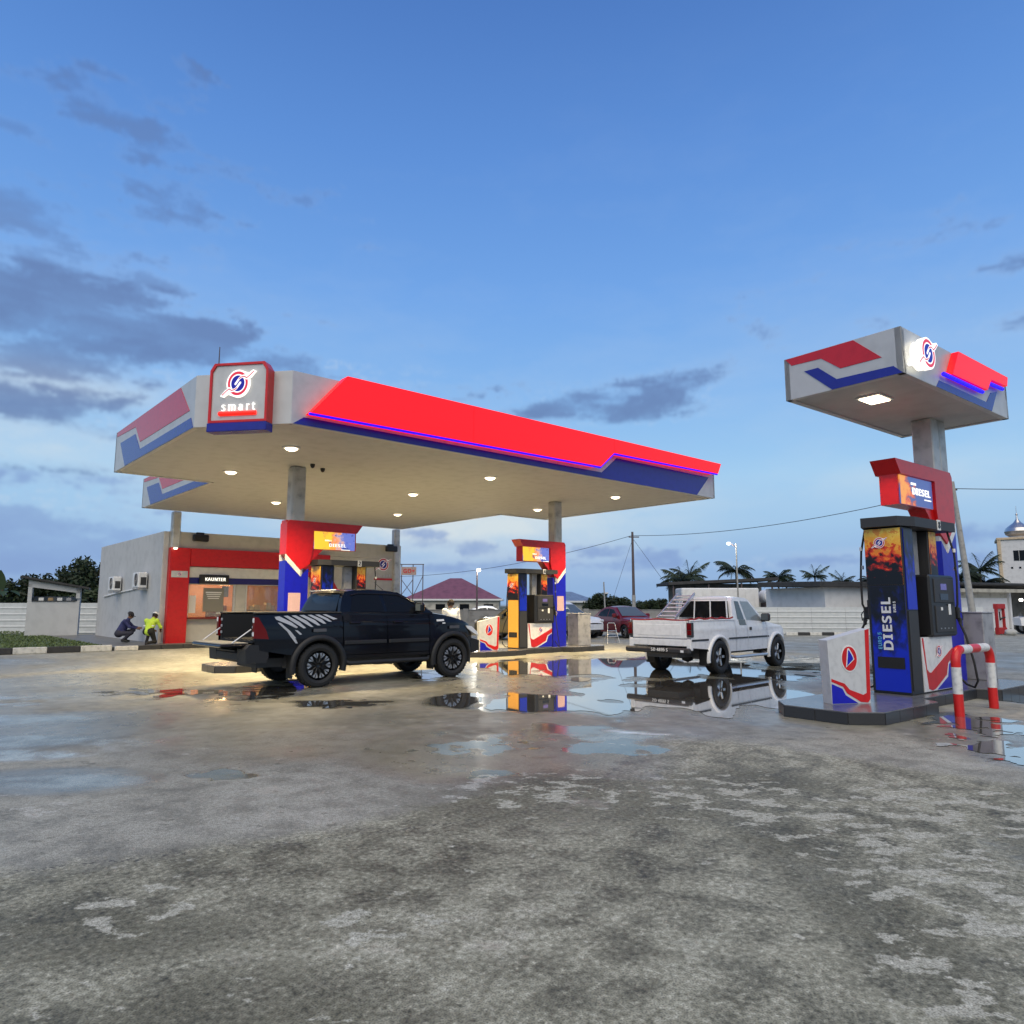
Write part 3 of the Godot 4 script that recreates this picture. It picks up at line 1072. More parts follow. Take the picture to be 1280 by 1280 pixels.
	for q in [[4.7, -14.1], [20.1, -15.4]]:
		var r := mb()
		r.tube([Vector3(q[0] - CS, 5.9, q[1] - CT), Vector3(q[0] - CS, 6.62, q[1] - CT)], [0.016, 0.008], 6)
		obj("lightning_rod", r, M.pole_steel, c)
	for q in [[8.35, -16.8], [7.9, -16.45], [17.9, -17.9]]:
		var r := mb()
		r.xf = Transform3D(Basis.IDENTITY, Vector3(q[0] - CS, 4.93, q[1] - CT))
		r.lathe([Vector2(0.0, -0.02), Vector2(0.04, 0.0), Vector2(0.06, 0.05), Vector2(0.06, 0.09)], 12)
		obj("ceiling_camera", r, M.black_plastic, c)
	# sign on the cut corner
	var ca := Vector2(4.42, -14.5) + o
	var cb := Vector2(5.72, -12.92) + o
	var d := (cb - ca).normalized()
	var mid := (ca + cb) / 2 + d * 0.03
	var sg := part("corner_sign", c, Vector3(mid.x, 4.84, mid.y))
	sg.basis = Basis(Vector3(d.x, 0, d.y), Vector3.UP, Vector3(d.x, 0, d.y).cross(Vector3.UP))
	sg.scale = Vector3(0.87, 1.0, 1.0)
	var fr := P2([-0.70, 0.17, 0.70, 0.17, 0.70, 1.22, 0.60, 1.36, -0.60, 1.36, -0.70, 1.22])
	b = mb()
	b.prism(fr, 0.0, 0.20)
	obj("frame_body", b, M.red_paint, sg)
	var ring := []
	for q in fr:
		ring.append(q)
	for k in fr.size():       # raised red rim
		var a := fr[k]
		var e := fr[(k + 1) % fr.size()]
		var i0 := Vector2(a.x * 0.925, 0.77 + (a.y - 0.77) * 0.925)
		var i1 := Vector2(e.x * 0.925, 0.77 + (e.y - 0.77) * 0.925)
		var r := mb()
		r.prism(PackedVector2Array([a, e, i1, i0]), 0.201, 0.245)
		obj("rim", r, M.red_paint, sg)
	b = mb()
	var face := PackedVector2Array()
	for q in fr:
		face.append(Vector2(q.x * 0.92, 0.77 + (q.y - 0.77) * 0.92))
	b.prism(face, 0.201, 0.215)
	obj("face_panel", b, M.fascia, sg)
	boxp("base_strip", sg, M.fascia_vinyl_blue, Vector3(0, 0.075, 0.13), Vector3(1.42, 0.17, 0.27), 0.01)
	emblem(sg, Transform3D(Basis.IDENTITY, Vector3(0.0, 0.93, 0.216)), 0.235, 0.05, true)
	lettering("sign_lettering", sg, "s m a r t", 0.16, 0.03, M.sign_letter, Transform3D(Basis.IDENTITY, Vector3(0.01, 0.475, 0.235)), "Droid Sans", 400)
	b = mb()
	b.tube([Vector3(-0.44, 0.345, 0.235), Vector3(0.44, 0.345, 0.235)], 0.042, 10)
	obj("sign_light_bar", b, M.sign_bar_red, sg)

const LAMP_E := 30.0
# ------------------------------------------------------------------ diesel island canopy
func make_small_canopy() -> void:
	var cx := 13.12
	var cz := -5.43
	var c := thing("island_canopy", "small single-column grey canopy with red block and glowing round emblem", "canopy", sp2(cx, cz), PH2)
	var hx := 2.18
	var hz := 0.96
	var pl := [Vector2(-hx, -hz), Vector2(-hx, hz), Vector2(hx, hz), Vector2(hx, -hz)]
	for k in 4:
		fascia_run(c, pl[k], pl[(k + 1) % 4], 4.95, 5.68, 1)
	boxp("soffit", c, M.soffit, Vector3(0, 4.985, 0), Vector3(hx * 2 - 0.21, 0.03, hz * 2 - 0.21))
	boxp("roof_deck", c, M.deck, Vector3(0, 5.58, 0), Vector3(hx * 2 - 0.21, 0.05, hz * 2 - 0.21))
	var fl := Transform3D(Basis(Vector3(0, 0, 1), Vector3.UP, Vector3(-1, 0, 0)), Vector3(-hx, 0, -hz))
	decal(c, "red_stripe", M.fascia_vinyl_red, fl, [0.03, 5.67, 1.20, 5.67, 1.62, 5.27, 0.97, 5.27, 0.66, 5.52, 0.14, 5.54])
	decal(c, "blue_stripe", M.fascia_vinyl_blue, fl, [0.36, 5.38, 0.60, 5.38, 0.90, 5.11, 1.78, 5.09, 1.91, 4.955, 0.82, 4.955])
	var fx := Transform3D(Basis.IDENTITY, Vector3(-cx, 0, hz))
	decal(c, "blue_stripe", M.fascia_vinyl_blue, fx, [12.08, 4.955, 14.43, 4.955, 14.78, 5.38, 14.45, 5.30, 14.2, 5.08, 12.2, 5.08])
	var b := mb()
	b.xf = fx
	b.prism(P2([12.46, 5.21, 13.96, 5.23, 14.18, 5.46, 14.96, 5.49, 15.03, 5.67, 12.78, 5.66]), 0.01, 0.12)
	obj("backlit_sign_block", b, M.sign_red_dim, c)
	for q in [[12.22, 5.175, 13.85, 5.185], [14.2, 5.41, 14.86, 5.43]]:
		b = mb()
		b.xf = fx
		b.tube([Vector3(q[0], q[1], 0.07), Vector3(q[2], q[3], 0.07)], 0.035, 8)
		obj("led_light_strip", b, M.led_blue, c)
	var disc := PackedVector2Array()
	for q in emblem_outline(0.0):
		disc.append(q * 0.20)
	b = mb()
	b.xf = Transform3D(Basis.IDENTITY, Vector3(11.42 - cx, 5.30, hz))
	b.prism(disc, 0.0, 0.05)
	obj("emblem_sign_base", b, M.sign_white, c)
	emblem(c, Transform3D(Basis.IDENTITY, Vector3(11.43 - cx, 5.31, hz + 0.08)), 0.215, 0.09, true)
	var colm := part("column", c, Vector3(14.38 - cx, 0, -0.09))
	boxp("shaft", colm, M.column, Vector3(-0.155, 2.56, 0), Vector3(0.305, 4.82, 0.36), 0.02)
	boxp("shaft", colm, M.column, Vector3(0.155, 2.56, 0), Vector3(0.305, 4.82, 0.36), 0.02)
	var p := part("downlight", c, Vector3(12.0 - cx, 4.97, 0.03))
	boxp("bezel", p, M.white_paint, Vector3(0, -0.012, 0), Vector3(0.52, 0.024, 0.40), 0.01)
	boxp("lamp_lens", p, M.lamp_white, Vector3(0, -0.035, 0), Vector3(0.44, 0.02, 0.32), 0.005)
	spot(p, Vector3(0, -0.1, 0), LAMP_E * 0.11, 60.0, 0.2, Color(1.0, 0.84, 0.66))

# ------------------------------------------------------------------ islands
func island(label: String, poly: PackedVector2Array, pos: Vector3, turn: float) -> void:
	var c := thing("pump_island", label, "pump island", pos, turn, "tiled pump islands")
	var b := mb()
	var ins := Geometry2D.offset_polygon(poly, -0.012)
	b.slab(ins[0], 0.0, 0.147)
	obj("core", b, M.joint, c)
	b = mb()
	b.slab(poly, 0.148, 0.16)
	obj("top", b, M.tile_top, c)
	if Geometry2D.is_polygon_clockwise(poly):
		poly.reverse()
	var shared := {}
	for k in poly.size():
		var a := poly[k]
		var e := poly[(k + 1) % poly.size()]
		var d := (e - a).normalized()
		var len := a.distance_to(e)
		var n := maxi(1, int(round(len / 0.4)))
		var w := len / n - 0.008
		var key := int(w * 1000)
		if not shared.has(key):
			var t := mb()
			t.box(Vector3(0, 0, 0), Vector3(w, 0.143, 0.014), 0.002)
			shared[key] = t.mesh()
		for i in n:
			var q := a + d * (len * (i + 0.5) / n)
			var o := mobj("tile", shared[key], M.tile_dark, c)
			o.transform = Transform3D(Basis(Vector3(d.x, 0, d.y), Vector3.UP, Vector3(d.x, 0, d.y).cross(Vector3.UP)), Vector3(q.x, 0.0735, q.y))

func flame_box(called: String, parent: Node, m: Material, c: Vector3, s: Vector3) -> void:
	boxp(called, parent, m, c, s)

func printed(called: String, parent: Node, m: Material, xf: Transform3D, w: float, h: float) -> void:
	var b := mb()
	b.xf = xf
	b.quad(Vector3(-w / 2, -h / 2, 0.012), Vector3(w / 2, -h / 2, 0.012), Vector3(w / 2, h / 2, 0.012), Vector3(-w / 2, h / 2, 0.012))
	b.box(Vector3(0, 0, 0.0055), Vector3(w, h, 0.011))
	obj(called, b, m, parent)
# dispenser: local x along the island, z towards the front
func pump(label: String, pos: Vector3, turn: float, flip: bool, k: float, number: String, scheme: int) -> Node3D:
	var c := thing("fuel_pump", label, "fuel pump", pos, turn, "diesel dispensers on the islands")
	var r := part("cabinet", c)
	var sx := -1.0 if flip else 1.0
	c.scale = Vector3.ONE * k
	var X := func(x: float) -> float: return sx * (x - 0.8)
	# hose tower at one end
	boxp("tower", c, M.black_plastic, Vector3(X.call(0.2), 1.28, 0), Vector3(0.40, 2.56, 0.58), 0.012)
	for sd in [-1.0, 1.0]:
		var fb := Basis(Vector3(sd, 0, 0), Vector3.UP, Vector3(0, 0, sd))
		printed("front_print", c, M.blue_panel_print, Transform3D(fb, Vector3(X.call(0.2), 1.9, sd * 0.291)), 0.32, 1.24)
		printed("front_print", c, M.dark_plastic, Transform3D(fb, Vector3(X.call(0.2), 0.66, sd * 0.291)), 0.32, 1.2)
	# printed end panels
	var ex: float = X.call(0.0)
	var nx := -sx
	var nb := Basis(Vector3(0, 0, -nx), Vector3.UP, Vector3(nx, 0, 0))
	printed("end_panel", c, M.flame_print, Transform3D(nb, Vector3(ex, 2.10, 0)), 0.55, 0.88)
	printed("end_panel", c, M.blue_panel_print if scheme == 1 else M.flame_yellow, Transform3D(nb, Vector3(ex, 0.84, 0.02)), 0.52, 1.60)
	boxp("vent_slot_shade", c, M.void_shade, Vector3(ex + nx * 0.018, 0.47, 0.02), Vector3(0.012, 0.17, 0.40))  # solid dark plate; the shade of a slot is put into its colour
	if scheme == 1:
		var eb := Basis(Vector3(0, 1, 0), Vector3(0, 0, -1), Vector3(-1, 0, 0))   # reads upwards on the end
		lettering("lettering", c, "DIESEL", 0.14, 0.012, M.white_paint, Transform3D(Basis(eb.x * 1.32, eb.y, eb.z), Vector3(ex + nx * 0.022, 1.06, 0.0)), "Droid Sans", 800)
		lettering("lettering", c, "EURO 5", 0.055, 0.012, M.print_cyan, Transform3D(eb, Vector3(ex + nx * 0.022, 0.80, -0.125)), "Droid Sans", 700)
		lettering("lettering", c, "EURO 5", 0.036, 0.012, M.white_paint, Transform3D(eb, Vector3(ex + nx * 0.022, 1.32, 0.125)), "Droid Sans", 700)
		emblem(c, Transform3D(Basis(Vector3(0, 0, 1), Vector3.UP, Vector3(-1, 0, 0)), Vector3(ex + nx * 0.017, 2.32, -0.04)), 0.075, 0.004, false)
	else:
		emblem(c, Transform3D(Basis(Vector3(0, 0, 1), Vector3.UP, Vector3(-1, 0, 0)), Vector3(ex + nx * 0.017, 2.15, -0.04)), 0.07, 0.004, false)
	# posts under the roof of the pump
	boxp("post", c, M.box_grey, Vector3(X.call(0.95), 2.16, 0), Vector3(0.24, 0.80, 0.16), 0.01)
	boxp("post", c, M.dark_plastic, Vector3(X.call(1.28), 2.16, 0), Vector3(0.34, 0.80, 0.44), 0.01)
	boxp("post_print", c, M.flame_print, Vector3(X.call(1.28), 2.18, 0.224), Vector3(0.27, 0.74, 0.006))
	# roof slab with cut nose
	var roof := mb()
	roof.slab(P2([X.call(-0.16), -0.25, X.call(-0.10), 0.28, X.call(0.25), 0.40, X.call(1.78), 0.40, X.call(1.78), -0.40, X.call(0.25), -0.40]), 2.565, 2.715)
	obj("roof", roof, M.dark_plastic, c)
	for sd in [1.0]:
		boxp("number_plate", c, M.paper, Vector3(X.call(1.12), 2.64, 0.406), Vector3(0.12, 0.17, 0.01))
		lettering("number", c, number, 0.11, 0.008, M.black_plastic, Transform3D(Basis.IDENTITY, Vector3(X.call(1.12), 2.64, 0.415)), "Droid Sans", 800)
	# lower cabinet with painted panel
	boxp("lower_cabinet", r, M.black_plastic, Vector3(X.call(1.0), 0.43, 0), Vector3(1.2, 0.86, 0.56), 0.012)
	var pf := Transform3D(Basis(Vector3(1, 0, 0), Vector3.UP, Vector3(0, 0, 1)), Vector3(X.call(0.42) if not flip else X.call(1.6), 0.0, 0.281))
	decal(r, "white_panel", M.white_paint, pf, [0.0, 0.02, 1.16, 0.02, 1.16, 0.85, 0.0, 0.85], 0.012)
	var pr := Transform3D(pf.basis, pf.origin + Vector3(0, 0, 0.0125))
	decal(r, "red_swoosh", M.red_paint, pr, [0.02, 0.84, 0.07, 0.84, 0.13, 0.36, 0.20, 0.31, 0.28, 0.30, 1.155, 0.66, 1.155, 0.52, 0.93, 0.42, 0.85, 0.24, 0.40, 0.05, 0.28, 0.03, 0.16, 0.06], 0.005)
	decal(r, "blue_swoosh", M.blue_paint, pr, [0.46, 0.03, 1.155, 0.03, 1.155, 0.48, 0.97, 0.395, 0.90, 0.205], 0.005)
	emblem(r, Transform3D(Basis.IDENTITY, Vector3(X.call(1.02), 0.62, 0.299)), 0.085, 0.003, false)
	# display head
	var head := part("display_head", c, Vector3(X.call(1.16), 1.34, 0.06))
	boxp("housing", head, M.black_plastic, Vector3(0, 0, 0), Vector3(0.96, 0.98, 0.62), 0.03)
	boxp("bezel", head, M.dark_plastic, Vector3(0.03, 0.24, 0.315), Vector3(0.74, 0.38, 0.02), 0.006)
	boxp("bezel", head, M.dark_plastic, Vector3(0.03, -0.21, 0.315), Vector3(0.74, 0.42, 0.02), 0.006)
	boxp("readout", head, M.lcd, Vector3(0.0, 0.30, 0.327), Vector3(0.22, 0.10, 0.006))
	boxp("readout", head, M.black_gloss, Vector3(0.0, 0.14, 0.327), Vector3(0.3, 0.1, 0.006))
	boxp("sticker", head, M.paper, Vector3(0.18, -0.06, 0.328), Vector3(0.09, 0.17, 0.004))
	boxp("rating_label", head, M.paper, Vector3(-0.12, -0.05, 0.328), Vector3(0.07, 0.05, 0.004))
	for i in 4:
		boxp("key", head, M.steel, Vector3(-0.2 + i * 0.14, -0.36, 0.328), Vector3(0.03, 0.02, 0.008))
	# hoses and nozzles at both long sides
	for q in [[0.12, -1.0, 0.0], [1.66, 1.0, 0.1]]:
		var hx: float = X.call(q[0])
		var sd: float = q[1]
		var hs := mb()
		var z0 := sd * 0.40
		hs.tube([Vector3(hx, 2.56, z0 * 0.8), Vector3(hx, 2.2, z0), Vector3(hx + 0.03 * nx, 1.75, z0 * 1.05), Vector3(hx + 0.05 * nx, 1.36, z0 * 1.02), Vector3(hx + 0.02 * nx, 1.22, z0 * 0.9)], 0.017, 8)
		obj("hose", hs, M.rubber, c)
		hs = mb()
		hs.tube([Vector3(hx, 1.12, z0 * 0.95), Vector3(hx + 0.06 * nx, 0.85, z0 * 1.25), Vector3(hx + 0.1 * nx, 0.45, z0 * 1.5), Vector3(hx + 0.06 * nx, 0.14, z0 * 1.55), Vector3(hx - 0.02 * nx, 0.03, z0 * 1.35), Vector3(hx - 0.1 * nx, 0.06, z0 * 1.0), Vector3(hx - 0.12 * nx, 0.2, z0 * 0.66)], 0.017, 8)
		obj("hose", hs, M.rubber, c)
		var nz := part("nozzle", c, Vector3(hx, 1.2, z0 * 0.9))
		var g := mb()
		g.box(Vector3(0, 0.02, 0), Vector3(0.07, 0.20, 0.11), 0.02)
		g.box(Vector3(0.0, -0.11, sd * 0.05), Vector3(0.05, 0.12, 0.05), 0.015)
		obj("grip", g, M.black_plastic, nz)
		g = mb()
		g.tube([Vector3(0, 0.10, 0), Vector3(0, 0.16, -sd * 0.05), Vector3(0, 0.15, -sd * 0.14)], 0.014, 8)
		obj("spout", g, M.steel, nz)
		g = mb()
		g.tube([Vector3(0, 0.06, sd * 0.055), Vector3(0, 0.0, sd * 0.10), Vector3(0, -0.1, sd * 0.09)], 0.008, 6)
		obj("trigger_guard", g, M.dark_plastic if scheme == 1 else M.nozzle_yellow, nz)
		boxp("holster", c, M.black_plastic, Vector3(hx, 1.3, sd * 0.28), Vector3(0.16, 0.28, 0.10), 0.02)
		for y in [2.25, 1.95]:
			var cl := mb()
			cl.tube([Vector3(hx, y - 0.03, z0), Vector3(hx, y + 0.03, z0)], 0.026, 8)
			obj("hose_collar", cl, M.paper if y > 2.0 else M.steel, c)
	return c

# totem: red arm with screen reaching over the pump, blue body below; right edge of body at x = 0
func totem(label: String, pos: Vector3, turn: float, flip: bool, k: float, screen: Material, poster: bool, euro: bool) -> void:
	var c := thing("price_totem", label, "totem", pos, turn, "red and blue totems on the islands")
	var s := -1.0 if flip else 1.0
	c.scale = Vector3.ONE * k
	var F := func(a: Array) -> PackedVector2Array:
		var p := PackedVector2Array()
		for i in range(0, a.size(), 2):
			p.append(Vector2(a[i] * s, a[i + 1]))
		return p
	var D := 0.2
	# red head: body of the arm, and a thicker frame round the screen
	var b := mb()
	b.prism(F.call([-2.02, 3.02, -1.05, 3.02, -0.66, 2.62, -0.40, 2.46, 0.0, 2.86, 0.0, 3.74, -2.02, 3.74]), -D + 0.06, D - 0.06)
	obj("arm", b, M.red_paint, c)
	for sd in [-1.0, 1.0]:
		var zz: float = sd * D
		b = mb()
		b.prism(F.call([-2.19, 3.74, -2.02, 3.51, -0.74, 3.51, -0.74, 3.02, -0.66, 2.62, -0.40, 2.46, 0.0, 2.86, 0.0, 3.66, -0.06, 3.74]), zz - 0.059 if sd > 0 else zz, zz if sd > 0 else zz + 0.059)
		obj("arm_face", b, M.red_paint, c)
		boxp("screen_display", c, screen, Vector3(-1.38 * s, 3.265, sd * (D - 0.05)), Vector3(1.20, 0.47, 0.024))
		b = mb()
		b.prism(F.call([-0.405, 2.30, -0.40, 2.455, 0.0, 2.855, 0.0, 2.70]), zz - 0.059 if sd > 0 else zz, zz if sd > 0 else zz + 0.059)
		obj("white_stripe", b, M.white_paint, c)
	b = mb()
	b.prism(F.call([-2.19, 3.74, -2.021, 3.51, -2.021, 3.74]), -D + 0.06, D - 0.06)
	obj("arm_nose", b, M.red_paint, c)
	b = mb()
	b.prism(F.call([-0.63, 0.0, 0.0, 0.0, 0.0, 2.69, -0.41, 2.29, -0.63, 2.5]), -D + 0.01, D - 0.01)
	obj("body", b, M.blue_paint, c)
	var wide := Basis(Vector3(1.35, 0, 0), Vector3.UP, Vector3.BACK)
	var lx := -1.32 * s + (0.10 if euro else 0.14)
	var ly := 3.27 if euro else 3.15
	lettering("screen_lettering", c, "DIESEL", 0.115 if euro else 0.085, 0.008, M.sign_letter, Transform3D(wide, Vector3(lx, ly, D - 0.033)), "Droid Sans", 800)
	lettering("screen_lettering", c, "EURO 5", 0.04, 0.008, M.sign_letter, Transform3D(Basis.IDENTITY, Vector3(lx - 0.28, ly + 0.12, D - 0.033)), "Droid Sans", 600)
	boxp("screen_caption", c, M.sign_letter, Vector3(lx + 0.24, ly - 0.11, D - 0.035), Vector3(0.26, 0.02, 0.006))
	if poster:
		boxp("poster", c, M.poster, Vector3(-0.27 * s, 1.62, D - 0.008), Vector3(0.33, 0.50, 0.008))

func wedge_bin(label: String, pos: Vector3, turn: float) -> void:
	var c := thing("cabinet_box", label, "cabinet", pos, turn, "sloped-top island cabinets")
	c.scale = Vector3(0.69, 1.0, 1.0)
	var b := mb()
	b.prism(P2([-0.46, 0.0, 0.40, 0.0, 0.46, 1.02, -0.50, 0.86]), -0.2, 0.0)
	obj("body", b, M.panel_grey, c)
	var f := Transform3D(Basis.IDENTITY, Vector3(0, 0, 0.001))
	decal(c, "red_swoosh", M.red_paint, f, [0.36, 1.0, 0.45, 1.015, 0.395, 0.06, 0.34, 0.01, 0.18, 0.02, -0.12, 0.14, -0.20, 0.23, -0.45, 0.30, -0.45, 0.34, -0.16, 0.27, -0.06, 0.19, 0.24, 0.115, 0.32, 0.14], 0.004)
	decal(c, "blue_swoosh", M.blue_paint, f, [-0.455, 0.005, 0.12, 0.005, -0.15, 0.115, -0.22, 0.205, -0.45, 0.27], 0.004)
	var ring := []
	var disc := []
	for i in 32:
		var a := TAU * i / 32
		ring.append_array([-0.03 + cos(a) * 0.185, 0.61 + sin(a) * 0.185])
		disc.append_array([-0.03 + cos(a) * 0.165, 0.61 + sin(a) * 0.165])
	decal(c, "badge_rim", M.white_paint, f, ring, 0.006)
	var f2 := Transform3D(Basis.IDENTITY, Vector3(0, 0, 0.0075))
	decal(c, "badge", M.red_paint, f2, disc, 0.004)
	var f3 := Transform3D(Basis.IDENTITY, Vector3(0, 0, 0.012))
	decal(c, "badge_triangle_rim", M.white_paint, f3, [-0.12, 0.49, 0.075, 0.60, 0.05, 0.655, -0.035, 0.755, -0.07, 0.745], 0.003)
	var f4 := Transform3D(Basis.IDENTITY, Vector3(0, 0, 0.0155))
	decal(c, "badge_triangle", M.blue_paint, f4, [-0.095, 0.515, 0.05, 0.605, 0.028, 0.648, -0.038, 0.728, -0.055, 0.72], 0.003)

func grey_box(label: String, pos: Vector3, turn: float, s: Vector3) -> void:
	var c := thing("island_locker", label, "cabinet", pos, turn)
	boxp("body", c, M.box_grey, Vector3(0, s.y / 2, 0), s, 0.012)
	boxp("door", c, M.panel_grey, Vector3(s.x / 2 + 0.008, s.y / 2, 0), Vector3(0.016, s.y - 0.08, s.z - 0.06), 0.004)
	boxp("lid", c, M.box_grey, Vector3(0, s.y + 0.012, 0), Vector3(s.x + 0.03, 0.024, s.z + 0.03), 0.006)

func make_islands() -> void:
	mat("flame_yellow", lin(0.72, 0.36, 0.05), 0.4, 0.0, "dust", 2.0)
	mat("nozzle_yellow", lin(0.6, 0.42, 0.08), 0.5)
	mat("print_cyan", lin(0.10, 0.35, 0.6), 0.5)
	mat("lcd", lin(0.16, 0.13, 0.42), 0.15)
	mat("black_gloss", lin(0.006, 0.006, 0.007), 0.06)
	mat("poster", lin(0.62, 0.42, 0.44), 0.6, 0.0, "speck", 3.0)
	# diesel island on the right
	var dumb := func(hl: float, hw: float) -> PackedVector2Array:
		return P2([-hl + 0.35, hw, -hl, hw - 0.3, -hl, -hw + 0.3, -hl + 0.35, -hw, -hl + 1.95, -hw, -hl + 2.15, -hw + 0.3, hl - 2.05, -hw + 0.3, hl - 1.85, -hw, hl - 0.35, -hw, hl, -hw + 0.3, hl, hw - 0.3, hl - 0.35, hw, hl - 1.85, hw, hl - 2.05, hw - 0.3, -hl + 2.15, hw - 0.3, -hl + 1.95, hw])
	island("tiled diesel island behind the red and white hoop barrier", dumb.call(3.12, 0.74), sp2(12.2, -5.12), PH2)
	pump("diesel pump with flame print and tall DIESEL lettering on its narrow end", sp2(12.27, -5.19, 0.16), PH2, false, 1.0, "8", 1)
	totem("totem with DIESEL screen above the pump beside the hoop barrier", sp2(14.72, -5.52, 0.0), PH2, false, 1.065, M.screen_b, false, true)
	wedge_bin("light grey sloped cabinet with round badge standing nearest the viewer", sp2(9.92, -5.03, 0.16), PH2 - 0.48)
	grey_box("dark grey locker at the right end of the diesel island", sp2(15.10, -5.28, 0.16), PH2, Vector3(0.52, 1.2, 0.5))
	# islands under the main canopy
	island("tiled island half hidden behind the black pickup", dumb.call(2.95, 0.72), sp(8.75, -17.0), PHI)
	island("tiled island with the yellow-ended pump beyond the puddle", dumb.call(2.95, 0.72), sp(16.0, -17.0), PHI)
	totem("totem with yellow screen rising behind the black pickup", sp(7.50, -17.1, 0.0), PHI, true, 0.97, M.screen_a, true, false)
	totem("totem with yellow and blue screen beyond the puddle", sp(17.42, -17.1, 0.0), PHI, false, 0.97, M.screen_a, true, false)
	pump("pump numbered 2 seen over the roof of the black pickup", sp(9.08, -16.95, 0.16), PHI, false, 0.92, "2", 2)
	pump("pump with yellow lower end panel beyond the puddle", sp(15.80, -16.95, 0.16), PHI, false, 0.92, "4", 2)
	wedge_bin("pale sloped cabinet with purple badge beside the black pickup's bonnet", sp(13.95, -16.75, 0.16), PHI - 0.35)
	grey_box("grey locker between the far totem and the white car", sp(18.1, -16.95, 0.16), PHI, Vector3(0.62, 1.06, 0.5))
	# hoop barrier
	var c := thing("hoop_barrier", "red and white striped steel hoop barrier guarding the diesel island", "barrier", sp2(11.62, -4.1), PH2)
	var path := []
	for k in 13:
		path.append(Vector3(-0.63, 0.72 * k / 12.0, 0))
	for k in range(1, 9):
		var a := PI - PI / 2 * k / 8
		path.append(Vector3(-0.63 + 0.17 + cos(a) * 0.17, 0.72 + sin(a) * 0.17, 0))
	for k in range(1, 10):
		path.append(Vector3(-0.46 + 0.92 * k / 9.0, 0.89, 0))
	for k in range(1, 9):
		var a := PI / 2 - PI / 2 * k / 8
		path.append(Vector3(0.46 + cos(a) * 0.17, 0.72 + sin(a) * 0.17, 0))
	for k in range(1, 13):
		path.append(Vector3(0.63, 0.72 - 0.72 * k / 12.0, 0))
	var cuts := [0, 5, 11, 20, 23, 26, 30, 38, 44, path.size() - 1]
	for k in cuts.size() - 1:
		var b := mb()
		b.tube(path.slice(cuts[k], cuts[k + 1] + 1), 0.062, 14, k == 0 or k == cuts.size() - 2)
		obj("painted_tube", b, M.hoop_red if k % 2 == 0 else M.hoop_white, c)
